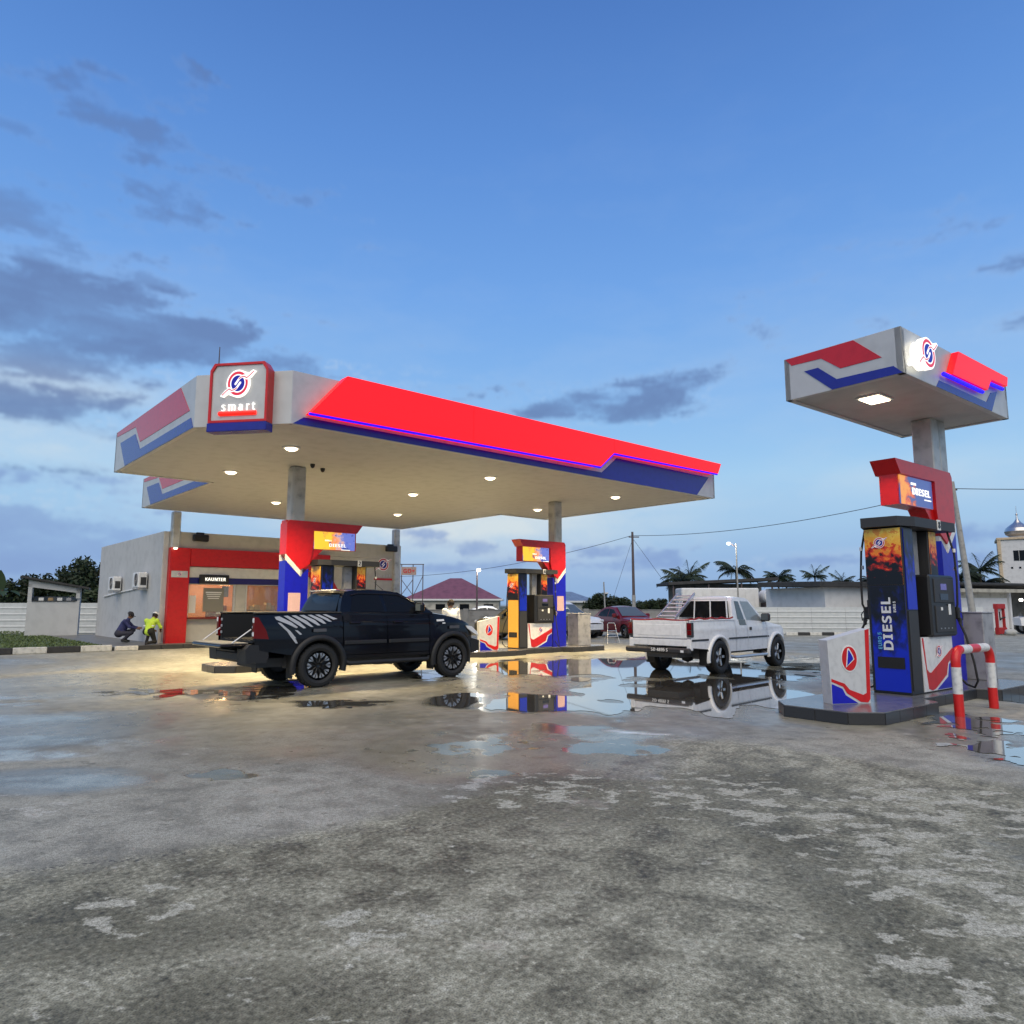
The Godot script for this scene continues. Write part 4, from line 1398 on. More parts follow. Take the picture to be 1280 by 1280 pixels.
# ------------------------------------------------------------------ shop
func make_shop() -> void:
	var sx := 7.8
	var ex := 18.15
	var ft := -28.3
	var bt := -38.2
	var H := 4.28
	var c := thing("station_shop", "grey flat-roofed station shop with red and white counter front and lit window", "shop", sp(13.0, -33.0), PHI)
	var X := func(s: float) -> float: return s - 13.0
	var Z := func(t: float) -> float: return t + 33.0
	# walls with thickness; the front is built up round the window opening
	var left := mb()
	var rng := RandomNumberGenerator.new()
	rng.seed = 3
	boxp("side_wall", c, M.shop_wall, Vector3(X.call(sx + 0.1), 2.125, Z.call((ft + bt) / 2)), Vector3(0.2, 4.25, ft - bt - 0.02), 0.01)
	boxp("side_wall", c, M.shop_wall, Vector3(X.call(ex - 0.1), 2.06, Z.call((ft + bt) / 2)), Vector3(0.2, 4.12, ft - bt - 0.42), 0.01)
	boxp("back_wall", c, M.shop_wall, Vector3(X.call((sx + ex) / 2), 2.06, Z.call(bt + 0.1)), Vector3(ex - sx - 0.42, 4.12, 0.2), 0.01)
	boxp("roof", c, M.deck, Vector3(X.call((sx + ex) / 2), 3.86, Z.call((ft + bt) / 2)), Vector3(ex - sx - 0.42, 0.12, ft - bt - 0.44))
	boxp("floor", c, M.slab, Vector3(X.call((sx + ex) / 2), 0.16, Z.call((ft + bt) / 2)), Vector3(ex - sx - 0.42, 0.04, ft - bt - 0.44))
	var fz: float = Z.call(ft) - 0.1
	boxp("front_wall", c, M.shop_front, Vector3(X.call((8.01 + ex) / 2), 3.945, fz), Vector3(ex - 8.01, 0.64, 0.2), 0.01)
	boxp("front_wall", c, M.shop_front, Vector3(X.call(15.9), 1.81, fz), Vector3(4.5, 3.62, 0.2), 0.01)
	boxp("front_wall", c, M.shop_front, Vector3(X.call(10.72), 0.57, fz), Vector3(3.9, 0.86, 0.2), 0.01)
	boxp("front_wall", c, M.shop_front, Vector3(X.call(11.2), 2.97, fz), Vector3(4.9, 1.28, 0.2), 0.01)
	# red portal
	boxp("red_pillar", c, M.red_paint, Vector3(X.call(8.36), 1.83, Z.call(ft) + 0.05), Vector3(0.72, 3.64, 0.34), 0.02)
	boxp("red_beam", c, M.red_paint, Vector3(X.call(11.6), 3.31, Z.call(ft) + 0.045), Vector3(5.74, 0.68, 0.33), 0.02)
	boxp("logo_plate", c, M.panel_grey, Vector3(X.call(8.36), 2.66, Z.call(ft) + 0.228), Vector3(0.58, 0.24, 0.012))
	emblem(c, Transform3D(Basis.IDENTITY, Vector3(X.call(8.36), 2.66, Z.call(ft) + 0.235)), 0.06, 0.002, false)
	decal(c, "red_gusset", M.red_paint, Transform3D(Basis.IDENTITY, Vector3(X.call(0.0), 0, Z.call(ft))), [13.4, 2.9, 14.45, 2.9, 15.6, 1.2, 15.1, 1.2], 0.1)
	# sign band: white above blue
	boxp("white_band", c, M.sign_panel_white, Vector3(X.call(11.1), 2.76, Z.call(ft) + 0.06), Vector3(4.74, 0.40, 0.1), 0.008)
	boxp("blue_band", c, M.blue_dark, Vector3(X.call(11.05), 2.44, Z.call(ft) + 0.065), Vector3(4.64, 0.23, 0.11), 0.008)
	var ks := part("counter_sign", c, Vector3(X.call(9.64), 2.50, Z.call(ft) + 0.19))
	boxp("board", ks, M.black_plastic, Vector3.ZERO, Vector3(1.10, 0.34, 0.10), 0.01)
	lettering("sign_lettering", ks, "KAUNTER", 0.125, 0.012, M.sign_white, Transform3D(Basis.IDENTITY, Vector3(0.03, -0.005, 0.058)), "Droid Sans", 800)
	# window: frame posts, glass panes, counter
	boxp("counter_top", c, M.counter_red, Vector3(X.call(10.7), 1.03, Z.call(ft) + 0.02), Vector3(3.94, 0.06, 0.5), 0.01)
	for q in [8.76, 10.5, 10.97, 12.62]:
		boxp("window_post", c, M.panel_grey, Vector3(X.call(q), 1.70, Z.call(ft) - 0.02), Vector3(0.07, 1.28, 0.1), 0.005)
	boxp("window_pier", c, M.shop_front, Vector3(X.call(10.735), 1.70, Z.call(ft) - 0.03), Vector3(0.38, 1.26, 0.14), 0.005)
	boxp("window_rail", c, M.panel_grey, Vector3(X.call(10.7), 2.315, Z.call(ft) - 0.02), Vector3(3.9, 0.04, 0.1), 0.004)
	for q in [[8.80, 10.46], [11.01, 12.58]]:
		boxp("window_pane", c, M.shop_glass, Vector3(X.call((q[0] + q[1]) / 2), 1.68, Z.call(ft) - 0.03), Vector3(q[1] - q[0], 1.20, 0.008))
	boxp("pass_tray", c, M.steel, Vector3(X.call(10.1), 0.84, Z.call(ft) + 0.06), Vector3(0.34, 0.16, 0.12), 0.02)
	# notices on the glass
	boxp("notice", c, M.paper, Vector3(X.call(8.95), 1.55, Z.call(ft) - 0.015), Vector3(0.24, 0.66, 0.004))
	boxp("notice", c, M.notice_grey, Vector3(X.call(9.72), 1.72, Z.call(ft) - 0.015), Vector3(0.78, 0.9, 0.004))
	for k in 4:
		boxp("notice_line", c, M.paper, Vector3(X.call(9.72), 2.0 - k * 0.075, Z.call(ft) - 0.009), Vector3(0.6 - 0.06 * k, 0.03 if k else 0.05, 0.004))
	# logo on the right of the front
	emblem(c, Transform3D(Basis.IDENTITY, Vector3(X.call(17.2), 3.36, Z.call(ft))), 0.26, 0.03, false)
	lettering("lettering", c, "s m a r t", 0.15, 0.02, M.panel_grey, Transform3D(Basis.IDENTITY, Vector3(X.call(17.2), 2.85, Z.call(ft) + 0.02)), "Droid Sans", 600)
	boxp("red_bar", c, M.red_paint, Vector3(X.call(17.22), 2.69, Z.call(ft) + 0.012), Vector3(0.95, 0.09, 0.024), 0.004)
	# floodlights on the parapet, pipe, small lamp
	for q in [[9.05, 4.05], [17.5, 4.08]]:
		var p := part("floodlight", c, Vector3(X.call(q[0]), q[1], Z.call(ft) + 0.22))
		boxp("housing", p, M.black_plastic, Vector3.ZERO, Vector3(0.56, 0.26, 0.2), 0.03)
		boxp("bracket", p, M.black_plastic, Vector3(0, 0.17, -0.1), Vector3(0.28, 0.1, 0.12), 0.01)
	boxp("downpipe", c, M.panel_grey, Vector3(X.call(8.35), 3.98, Z.call(ft) + 0.04), Vector3(0.06, 0.62, 0.06), 0.01)
	# inside: partition, shelves, cartons, chairs, ceiling lamp
	boxp("partition", c, M.wood_orange, Vector3(X.call(11.2), 1.3, Z.call(-31.4)), Vector3(6.6, 2.3, 0.06))
	boxp("partition", c, M.wood_brown, Vector3(X.call(8.5), 1.3, Z.call(-30.6)), Vector3(0.8, 2.3, 0.06))
	boxp("ceiling", c, M.white_paint, Vector3(X.call(11.2), 2.62, Z.call(-30.0)), Vector3(6.6, 0.05, 3.0))
	boxp("end_partition", c, M.wood_brown, Vector3(X.call(14.2), 1.3, Z.call(-30.0)), Vector3(0.06, 2.3, 2.9))
	boxp("menu_screen", c, M.black_plastic, Vector3(X.call(10.35), 2.05, Z.call(-28.85)), Vector3(0.25, 0.42, 0.06), 0.01)
	boxp("cash_desk", c, M.counter_red, Vector3(X.call(10.0), 1.28, Z.call(-28.75)), Vector3(0.72, 0.46, 0.3), 0.02)
	boxp("cash_desk_label", c, M.paper, Vector3(X.call(10.02), 1.22, Z.call(-28.59)), Vector3(0.16, 0.07, 0.01))
	boxp("shelf", c, M.wood_brown, Vector3(X.call(12.0), 1.30, Z.call(-29.2)), Vector3(1.7, 0.05, 0.4))
	var last := 0.0
	for k in 7:
		var w := rng.randf_range(0.14, 0.26)
		var hh := rng.randf_range(0.12, 0.3)
		boxp("carton", c, M.carton if k % 3 else M.wood_orange, Vector3(X.call(11.25 + last + w / 2), 1.325 + hh / 2, Z.call(-29.2)), Vector3(w - 0.012, hh, 0.25), 0.004)
		last += w
	for k in 3:
		var p := part("chair_back", c, Vector3(X.call(11.4 + k * 0.45), 1.1, Z.call(-28.8)))
		var b := mb()
		b.tube([Vector3(-0.17, -0.2, 0), Vector3(-0.16, 0.06, 0), Vector3(-0.08, 0.14, 0), Vector3(0.08, 0.14, 0), Vector3(0.16, 0.06, 0), Vector3(0.17, -0.2, 0)], 0.025, 8)
		obj("rail", b, M.box_grey, p)
	var lp := part("ceiling_lamp", c, Vector3(X.call(10.6), 2.55, Z.call(-29.7)))
	boxp("lamp_lens", lp, M.lamp_white, Vector3.ZERO, Vector3(1.2, 0.05, 0.18), 0.01)
	var l := OmniLight3D.new()
	l.name = "lamp"
	lp.add_child(l)
	l.position = Vector3(0, -0.12, 0)
	l.light_energy = 2.6
	l.light_color = Color(1.0, 0.82, 0.58)
	l.light_size = 0.3
	l.omni_range = 12
	l.shadow_enabled = true
	boxp("window_light", c, M.lamp_white, Vector3(X.call(8.12), 3.60, Z.call(ft) + 0.38), Vector3(0.12, 0.06, 0.06), 0.01)
	# air conditioners on the left wall
	for q in [[-34.2, 2.42], [-30.3, 2.47]]:
		var a := thing("air_conditioner", "white condenser unit on brackets, %s on the shop's side wall" % ("the farther one" if q[0] < -32 else "the one nearer the red pillar"), "air conditioner", sp(sx - 0.22, q[0], q[1] - 0.32), PHI, "condensers on the shop's side wall")
		boxp("case", a, M.white_paint, Vector3(0, 0.32, 0), Vector3(0.32, 0.60, 0.86), 0.03)
		var fan := part("fan_grille", a, Vector3(-0.165, 0.34, 0.1))
		for k in 4:
			var t := mb()
			var ring := []
			for i in 25:
				ring.append(Vector3(0, cos(TAU * i / 24), sin(TAU * i / 24)) * (0.06 + k * 0.06))
			t.tube(ring, 0.008, 5, false)
			obj("ring", t, M.box_grey, fan)
		var disc := mb()
		disc.xf = Transform3D(Basis(Vector3.BACK, PI / 2), Vector3(0.004, 0, 0))
		disc.lathe([Vector2(0.0, 0.0), Vector2(0.24, 0.0)], 24)
		obj("well_shade", disc, M.void_shade, fan)  # flat black disc, shade behind the fan rings painted in
		boxp("side_cover", a, M.dark_plastic, Vector3(0.02, 0.28, 0.435), Vector3(0.2, 0.3, 0.012))
		for zz in [-0.3, 0.3]:
			boxp("bracket", a, M.steel, Vector3(0.03, -0.02, zz), Vector3(0.38, 0.04, 0.04))
	var pipe := mb()
	pipe.tube([sp(sx - 0.03, -36.9, 1.9), sp(sx - 0.03, -34.0, 2.06), sp(sx - 0.03, -30.6, 2.2)], 0.035, 6)
	tag(obj("drain_pipe", pipe, M.white_paint), "thin white pipe running below the wall condensers", "pipe")
	# apron in front and at the side of the shop, dark painted edge
	var ap := mb()
	ap.box(Vector3(0, 0.065, 0), Vector3(13.0, 0.13, 12.0), 0.01)
	var ao := obj("pavement", ap, M.slab)
	ao.position = sp(12.6, -33.0)
	ao.rotation.y = PHI
	tag(ao, "", "", "", "structure")
	for k in 18:
		var kb := boxp("kerb_block", self, M.kerb_black if k > 0 else M.kerb_white, Vector3.ZERO, Vector3(0.71, 0.15, 0.14), 0.015)
		kb.name = numbered("kerb_stone")
		kb.position = sp(6.1 + (k + 0.5) * 0.72, -26.92, 0.075)
		kb.rotation.y = PHI
		tag(kb, "black kerb stone, %s from the left along the shop's front edge" % ORD[k - 1] if k else "white kerb stone at the left corner of the shop's pavement", "kerb stone", "dark kerb along the shop" if k else "")

# ------------------------------------------------------------------ left verge
func make_verge() -> void:
	# painted kerb from the frame's left edge to the shop
	var a := Vector3(-24.0, 0, -15.6)
	var b := sp(6.02, -26.92)
	var n := 15
	var d := (b - a) / n
	for k in n:
		var white := (n - k) % 2 == 1
		var o := boxp("kerb_stone", self, M.kerb_white if white else M.kerb_black, Vector3.ZERO, Vector3(d.length() - 0.012, 0.20, 0.16), 0.018)
		o.position = a + d * (k + 0.5) + Vector3(0, 0.1, 0)
		o.rotation.y = atan2(-d.z, d.x)
		tag(o, "%s painted kerb stone edging the grass, %s of its colour from the shop" % ["white" if white else "black", ORD[(n - 1 - k) / 2]], "kerb stone", ("white" if white else "black") + " stones of the verge kerb")
	var vb := mb()
	var nrm := Vector3(d.x, 0, d.z).normalized().cross(Vector3.UP)
	var p0 := a - nrm * 0.09
	var p1 := b - nrm * 0.09
	vb.slab(PackedVector2Array([Vector2(p0.x, p0.z), Vector2(p1.x, p1.z), Vector2(sp(6.02, -39.6).x, sp(6.02, -39.6).z), Vector2(-46, -42), Vector2(-46, -16)]), 0.0, 0.14)
	tag(obj("verge", vb, M.grass), "", "", "", "structure")
	# grass blades
	var rng := RandomNumberGenerator.new()
	rng.seed = 12
	var g := mb()
	g.colored = true
	for k in 26000:
		var x := rng.randf_range(-34.0, -12.0)
		var z := rng.randf_range(-38.0, -17.0)
		var q := Vector3(x, 0.14, z)
		var t := (q - a).dot(d.normalized())
		var base := a + d.normalized() * t
		var off := (q - base).dot(-nrm)
		if off < 0.05 or t < 0 or t > d.length() * n:
			continue
		if (Basis(Vector3.UP, -PHI) * q).x > 5.9 and (Basis(Vector3.UP, -PHI) * q).z > -39.2:
			continue
		var hgt := rng.randf_range(0.03, 0.08)
		var an := rng.randf() * TAU
		var wv := Vector3(cos(an), 0, sin(an)) * 0.03
		var tone := rng.randf_range(0.6, 1.3)
		g.tint = Color(0.10 * tone, 0.14 * tone, 0.045 * tone)
		g.tri(q - wv, q + wv, q + Vector3(rng.randf_range(-0.05, 0.05), hgt, rng.randf_range(-0.05, 0.05)))
	tag(obj("lawn_grass", g, M.leaf), "short green grass on the verge left of the shop", "grass", "", "stuff")
	# kiosk with mono-pitch roof
	var c := thing("service_kiosk", "small grey kiosk with a wide opening and sloping dark roof on the grass", "kiosk", Vector3(-21.4, 0.13, -33.6), 0.50)
	var w := 1.02
	boxp("front_wall", c, M.shop_wall, Vector3(0, 0.78, 0.65), Vector3(w * 2, 1.56, 0.1), 0.01)
	for s in [-1.0, 1.0]:
		boxp("front_pier", c, M.shop_wall, Vector3(s * (w - 0.08), 1.95, 0.65), Vector3(0.16, 0.78 if s < 0 else 0.5, 0.1))
		boxp("side_wall", c, M.shop_wall, Vector3(s * (w - 0.05), 1.1, 0.0), Vector3(0.1, 2.2, 1.2))
	decal(c, "lintel", M.shop_wall, Transform3D(Basis.IDENTITY, Vector3(0, 0, 0.6)), [-w, 2.22, -w, 2.52, w, 2.16, w, 1.94], 0.1)
	boxp("back_wall", c, M.shop_wall, Vector3(0, 0.9, -0.65), Vector3(w * 2, 1.8, 0.1))
	boxp("hatch_shelf", c, M.dark_plastic, Vector3(0, 1.58, 0.6), Vector3(w * 2 - 0.34, 0.03, 0.3))
	for k in 4:
		boxp("stored_box", c, [M.paper, M.carton, M.paper, M.box_grey][k], Vector3(-0.5 + k * 0.36, 1.66, 0.55), Vector3(0.2, 0.14, 0.1), 0.01)
	var rf := mb()
	rf.xf = Transform3D(Basis(Vector3.BACK, -0.185), Vector3(0.02, 2.42, 0.0))
	rf.box(Vector3.ZERO, Vector3(2.75, 0.09, 1.9), 0.01)
	obj("roof", rf, M.dark_roof, c)
	fence("pale ribbed metal fence behind the kiosk and the trees' feet", Vector3(-52, 0.0, -36.5), Vector3(-18.6, 0.0, -38.6), 1.62, 14)
	# roof of a low house behind the fence
	house("low grey-roofed house just left of the shop behind the fence", Vector3(-33.5, 0, -58), 0.3, 5.0, 4.0, 1.6, 2.9, M.box_grey, M.white_wall, false)

func fence(label: String, a: Vector3, b: Vector3, h: float, n: int) -> void:
	var d := (b - a) / n
	var c := thing("sheet_fence", label, "fence", a, atan2(-d.z, d.x))
	var L := d.length()
	var rows := []
	var ribs := 5
	for i in ribs:
		var y0 := h * i / ribs
		for q in [[0.0, 0.0], [0.10, 0.028], [0.24, 0.028], [0.34, 0.0]]:
			rows.append([Vector3(0, y0 + q[0] * h / ribs / 0.36 * 0.36, q[1]), Vector3(L - 0.012, y0 + q[0] * h / ribs / 0.36 * 0.36, q[1])])
	rows.append([Vector3(0, h, 0), Vector3(L - 0.012, h, 0)])
	var m := mb()
	for i in rows.size() - 1:
		m.quad(rows[i][0], rows[i][1], rows[i + 1][1], rows[i + 1][0])
		m.quad(rows[i][1] - Vector3(0, 0, 0.003), rows[i][0] - Vector3(0, 0, 0.003), rows[i + 1][0] - Vector3(0, 0, 0.003), rows[i + 1][1] - Vector3(0, 0, 0.003))
	var me := m.mesh()
	for k in n:
		var o := mobj("sheet", me, M.fence_sheet, c)
		o.position = Vector3(L * k, 0.02, 0)
		boxp("post", c, M.box_grey, Vector3(L * k, h / 2, -0.06), Vector3(0.06, h, 0.06))

func house(label: String, pos: Vector3, turn: float, w: float, dp: float, eave: float, ridge: float, roof: Material, wall: Material, windows := true) -> Node3D:
	var c := thing("house", label, "house", pos, turn)
	boxp("wall", c, wall, Vector3(0, eave / 2, 0), Vector3(w - 1.0, eave, dp - 1.0), 0.01)
	var rf := mb()
	var hw := w / 2
	var hd := dp / 2
	var rl := maxf(0.2, hw - hd)
	var A := [Vector3(-hw, eave, hd), Vector3(hw, eave, hd), Vector3(hw, eave, -hd), Vector3(-hw, eave, -hd)]
	var R0 := Vector3(-rl, ridge, 0)
	var R1 := Vector3(rl, ridge, 0)
	rf.quad(A[0], A[1], R1, R0)
	rf.quad(A[2], A[3], R0, R1)
	rf.tri(A[1], A[2], R1)
	rf.tri(A[3], A[0], R0)
	rf.quad(A[3], A[2], A[1], A[0])
	obj("roof", rf, roof, c)
	for s in [-1.0, 1.0]:
		boxp("eave_board", c, M.white_paint, Vector3(0, eave - 0.09, s * (hd + 0.02)), Vector3(w + 0.04, 0.24, 0.04))
		boxp("eave_board", c, M.white_paint, Vector3(s * (hw + 0.02), eave - 0.09, 0), Vector3(0.04, 0.24, dp))
	if windows:
		for k in 4:
			var x := -w * 0.36 + k * w * 0.24
			var p := part("window", c, Vector3(x, eave * 0.52, dp / 2 - 0.5))
			boxp("pane", p, M.tint_glass, Vector3(0, 0, 0.02), Vector3(1.4, 0.9, 0.03))
			boxp("sill", p, M.white_paint, Vector3(0, -0.5, 0.05), Vector3(1.6, 0.08, 0.12))
	return c
# ------------------------------------------------------------------ vehicles
# A vehicle looks along +x; y up; its right side is +z. Profiles are polylines [x, value, x, value, ...].
func pl(p: Array, x: float) -> float:
	if x <= p[0]:
		return p[1]
	for i in range(2, p.size(), 2):
		if x <= p[i]:
			var t: float = (x - p[i - 2]) / maxf(p[i] - p[i - 2], 1e-6)
			return lerpf(p[i - 1], p[i + 1], t)
	return p[p.size() - 1]
func v_low(V: Dictionary, x: float) -> float:
	var y := pl(V.low, x)
	for w in V.wheels:
		var d := absf(x - w)
		if d < V.arch:
			y = maxf(y, V.axle + sqrt(V.arch * V.arch - d * d))
	return y
func v_z(V: Dictionary, x: float, y: float) -> float:
	var top := pl(V.up, x)
	var W := pl(V.plan, x)
	var mid: float = V.get("mid", 0.8)
	var z := W
	if y > mid:
		var t := (y - mid) / maxf(top - mid, 0.05)
		z -= V.get("tuck_up", 0.06) * t * t
	else:
		var t := (mid - y) / mid
		z -= V.get("tuck_low", 0.10) * t * t
	# pressed shoulder line
	z += 0.012 * exp(-pow((y - V.get("crease", 1.12)) / 0.035, 2))
	return z
func v_side(V: Dictionary, x0: float, x1: float, sd: float, off := 0.0, ylo := -1.0, yhi := 9.0) -> MB:
	var b := mb()
	var xs := []
	var n := maxi(2, int((x1 - x0) / 0.045))
	for i in n + 1:
		xs.append(lerpf(x0, x1, float(i) / n))
	var rows := []
	var ny := 12
	for j in ny + 1:
		var row := []
		for x in xs:
			var lo := maxf(v_low(V, x), ylo)
			var hi := minf(pl(V.up, x), yhi)
			var y := lerpf(lo, maxf(hi, lo + 0.001), float(j) / ny)
			row.append(Vector3(x, y, sd * (v_z(V, x, y) + off)))
		rows.append(row)
	b.grid(rows, sd < 0)
	return b
func v_top(V: Dictionary, x0: float, x1: float, crown: float) -> MB:
	var b := mb()
	var n := maxi(2, int((x1 - x0) / 0.06))
	var rows := []
	for j in 13:
		var u := j / 6.0 - 1.0
		var row := []
		for i in n + 1:
			var x := lerpf(x0, x1, float(i) / n)
			var top := pl(V.up, x)
			var z := v_z(V, x, top)
			var e := 1.0 - pow(absf(u), 2.6)
			row.append(Vector3(x, top + crown * e, -u * z))
		rows.append(row)
	b.grid(rows)
	return b
func v_cap(V: Dictionary, x: float, front: bool, ylo := -1.0) -> MB:
	var b := mb()
	var rows := []
	for j in 9:
		var row := []
		var y := lerpf(maxf(v_low(V, x), ylo), pl(V.up, x), j / 8.0)
		for i in 9:
			row.append(Vector3(x, y, (i / 4.0 - 1.0) * v_z(V, x, y)))
		rows.append(row)
	b.grid(rows, front)
	return b
# cabin above the waist: V.cab = top line, V.waist, V.gz0 and V.gz1 half widths at the waist and the roof
func v_cabz(V: Dictionary, y: float) -> float:
	var t := clampf((y - V.waist) / (V.roof - V.waist), 0.0, 1.0)
	return lerpf(V.gz0, V.gz1, t * (0.8 + 0.2 * t))
func v_cabin(V: Dictionary) -> MB:
	var b := mb()
	var x0: float = V.cab[0]
	var x1: float = V.cab[V.cab.size() - 2]
	var n := 44
	for sd in [-1.0, 1.0]:
		var rows := []
		for j in 9:
			var row := []
			for i in n + 1:
				var x := lerpf(x0, x1, float(i) / n)
				var top := pl(V.cab, x)
				var y := lerpf(V.waist - 0.05, top, j / 8.0)
				row.append(Vector3(x, y, sd * v_cabz(V, y)))
			rows.append(row)
		b.grid(rows, sd < 0)
	var rows2 := []
	for j in 13:
		var u := j / 6.0 - 1.0
		var row := []
		for i in n + 1:
			var x := lerpf(x0, x1, float(i) / n)
			var top := pl(V.cab, x)
			row.append(Vector3(x, top + 0.035 * (1.0 - u * u), -u * v_cabz(V, top)))
		rows2.append(row)
	b.grid(rows2)
	return b
# a pane laid on the side of the cabin, outline in x and y
func v_pane(V: Dictionary, pts: Array, sd: float, off := 0.006) -> MB:
	var b := mb()
	var p := P2(pts)
	var ix := Geometry2D.triangulate_polygon(p)
	for i in range(0, ix.size(), 3):
		var q := []
		for k in 3:
			var c := p[ix[i + k]]
			q.append(Vector3(c.x, c.y, sd * (v_cabz(V, c.y) + off)))
		if (q[1] - q[0]).cross(q[2] - q[0]).z * sd < 0:
			b.tri(q[0], q[2], q[1])
		else:
			b.tri(q[0], q[1], q[2])
	return b
# a sticker laid on the body side
func v_decal(V: Dictionary, pts: Array, sd: float, off := 0.012) -> MB:
	var b := mb()
	var p := P2(pts)
	var ix := Geometry2D.triangulate_polygon(p)
	for i in range(0, ix.size(), 3):
		var q := []
		for k in 3:
			var c := p[ix[i + k]]
			q.append(Vector3(c.x, c.y, sd * (v_z(V, c.x, c.y) + off)))
		if (q[1] - q[0]).cross(q[2] - q[0]).z * sd < 0:
			b.tri(q[0], q[2], q[1])
		else:
			b.tri(q[0], q[1], q[2])
	return b
func v_flare(V: Dictionary, wx: float, sd: float, wide: float, proud: float) -> MB:
	var b := mb()
	var rows := []
	for k in 5:
		var row := []
		for i in 33:
			var a := deg_to_rad(lerpf(-14.0, 194.0, i / 32.0))
			var rr: float = V.arch - 0.015 + wide * [0.0, 0.05, 0.5, 0.95, 1.0][k]
			var x := wx - cos(a) * rr
			var y: float = V.axle + sin(a) * rr
			var z: float = v_z(V, x, clampf(y, 0.3, pl(V.up, x))) + [-0.05, proud, proud, proud * 0.75, -0.01][k]
			row.append(Vector3(x, y, sd * z))
		rows.append(row)
	b.grid(rows, sd > 0)
	return b
func wheel(parent: Node, pos: Vector3, r: float, w: float, sd: float, style: int) -> void:
	var p := part("wheel", parent, pos)
	var b := mb()
	b.xf = Transform3D(Basis(Vector3.RIGHT, PI / 2), Vector3.ZERO)    # lathe axis along z
	var rr := r * (0.67 if style == 0 else 0.60)
	var h := w / 2
	b.lathe([Vector2(rr, -h * 0.82), Vector2(r * 0.80, -h), Vector2(r * 0.93, -h * 0.94), Vector2(r * 0.985, -h * 0.74), Vector2(r, -h * 0.4), Vector2(r, h * 0.4), Vector2(r * 0.985, h * 0.74), Vector2(r * 0.93, h * 0.94), Vector2(r * 0.80, h), Vector2(rr, h * 0.82)], 36)
	for k in 36:         # tread blocks
		var a := TAU * k / 36
		for s in [-1.0, 1.0]:
			var keep := b.xf
			b.xf = Transform3D(Basis(Vector3.BACK, a + s * 0.04), Vector3.ZERO)
			b.box(Vector3(r * 0.992, 0, s * h * 0.52), Vector3(r * 0.03, r * 0.10, h * 0.5))
			b.xf = keep
	obj("tyre", b, M.rubber, p)
	b = mb()
	b.xf = Transform3D(Basis(Vector3.RIGHT, PI / 2), Vector3.ZERO)
	b.lathe([Vector2(rr, h * 0.82), Vector2(rr * 0.94, h * 0.86), Vector2(rr * 0.90, h * 0.4), Vector2(rr * 0.86, -h * 0.2), Vector2(0.0, -h * 0.25)], 32) if sd < 0 else b.lathe([Vector2(0.0, h * 0.25), Vector2(rr * 0.86, h * 0.2), Vector2(rr * 0.90, -h * 0.4), Vector2(rr * 0.94, -h * 0.86), Vector2(rr, -h * 0.82)], 32)
	obj("rim", b, M.rim_black if style != 1 else M.rim_silver, p)
	# spokes
	var sp := mb()
	var n := 10 if style == 0 else 5
	for k in n:
		sp.xf = Transform3D(Basis(Vector3.BACK, TAU * k / n), Vector3.ZERO)
		var zo := sd * h * 0.70
		if style == 0:
			sp.box(Vector3(rr * 0.42, 0, zo - sd * 0.02), Vector3(rr * 0.55, rr * 0.10, 0.025), 0.006)
		else:
			sp.box(Vector3(rr * 0.5, 0, zo - sd * 0.02), Vector3(rr * 0.92, rr * 0.30, 0.03), 0.01)
	obj("spokes", sp, M.rim_black if style == 0 else M.rim_silver, p)
	if style == 0:       # bright machined wedges at the spoke ends
		sp = mb()
		for k in n:
			sp.xf = Transform3D(Basis(Vector3.BACK, TAU * k / n), Vector3.ZERO)
			var zo := sd * h * 0.72
			for e in [-1.0, 1.0]:
				var q := P2([rr * 0.52, e * rr * 0.015, rr * 0.88, e * rr * 0.05, rr * 0.80, e * rr * 0.20, rr * 0.66, e * rr * 0.11])
				sp.prism(q, zo - 0.012, zo + 0.012)
		obj("spoke_faces", sp, M.rim_silver, p)
	b = mb()
	b.xf = Transform3D(Basis(Vector3.RIGHT, PI / 2), Vector3(0, 0, sd * h * 0.6))
	b.lathe([Vector2(0.0, 0.03), Vector2(r * 0.12, 0.02), Vector2(r * 0.14, -0.03)] if sd < 0 else [Vector2(r * 0.14, 0.03), Vector2(r * 0.12, -0.02), Vector2(0.0, -0.03)], 16)
	obj("hub_cap", b, M.rim_black if style == 0 else M.dark_plastic, p)

func mirror(parent: Node, pos: Vector3, sd: float, m: Material) -> void:
	var p := part("side_mirror", parent, pos)
	boxp("shell", p, m, Vector3(0, 0.04, sd * 0.13), Vector3(0.12, 0.19, 0.22), 0.035)
	boxp("stalk", p, M.dark_plastic, Vector3(0.02, -0.05, sd * 0.04), Vector3(0.06, 0.05, 0.12), 0.01)
	boxp("mirror_glass", p, M.grey_glass, Vector3(-0.062, 0.045, sd * 0.13), Vector3(0.006, 0.14, 0.17))

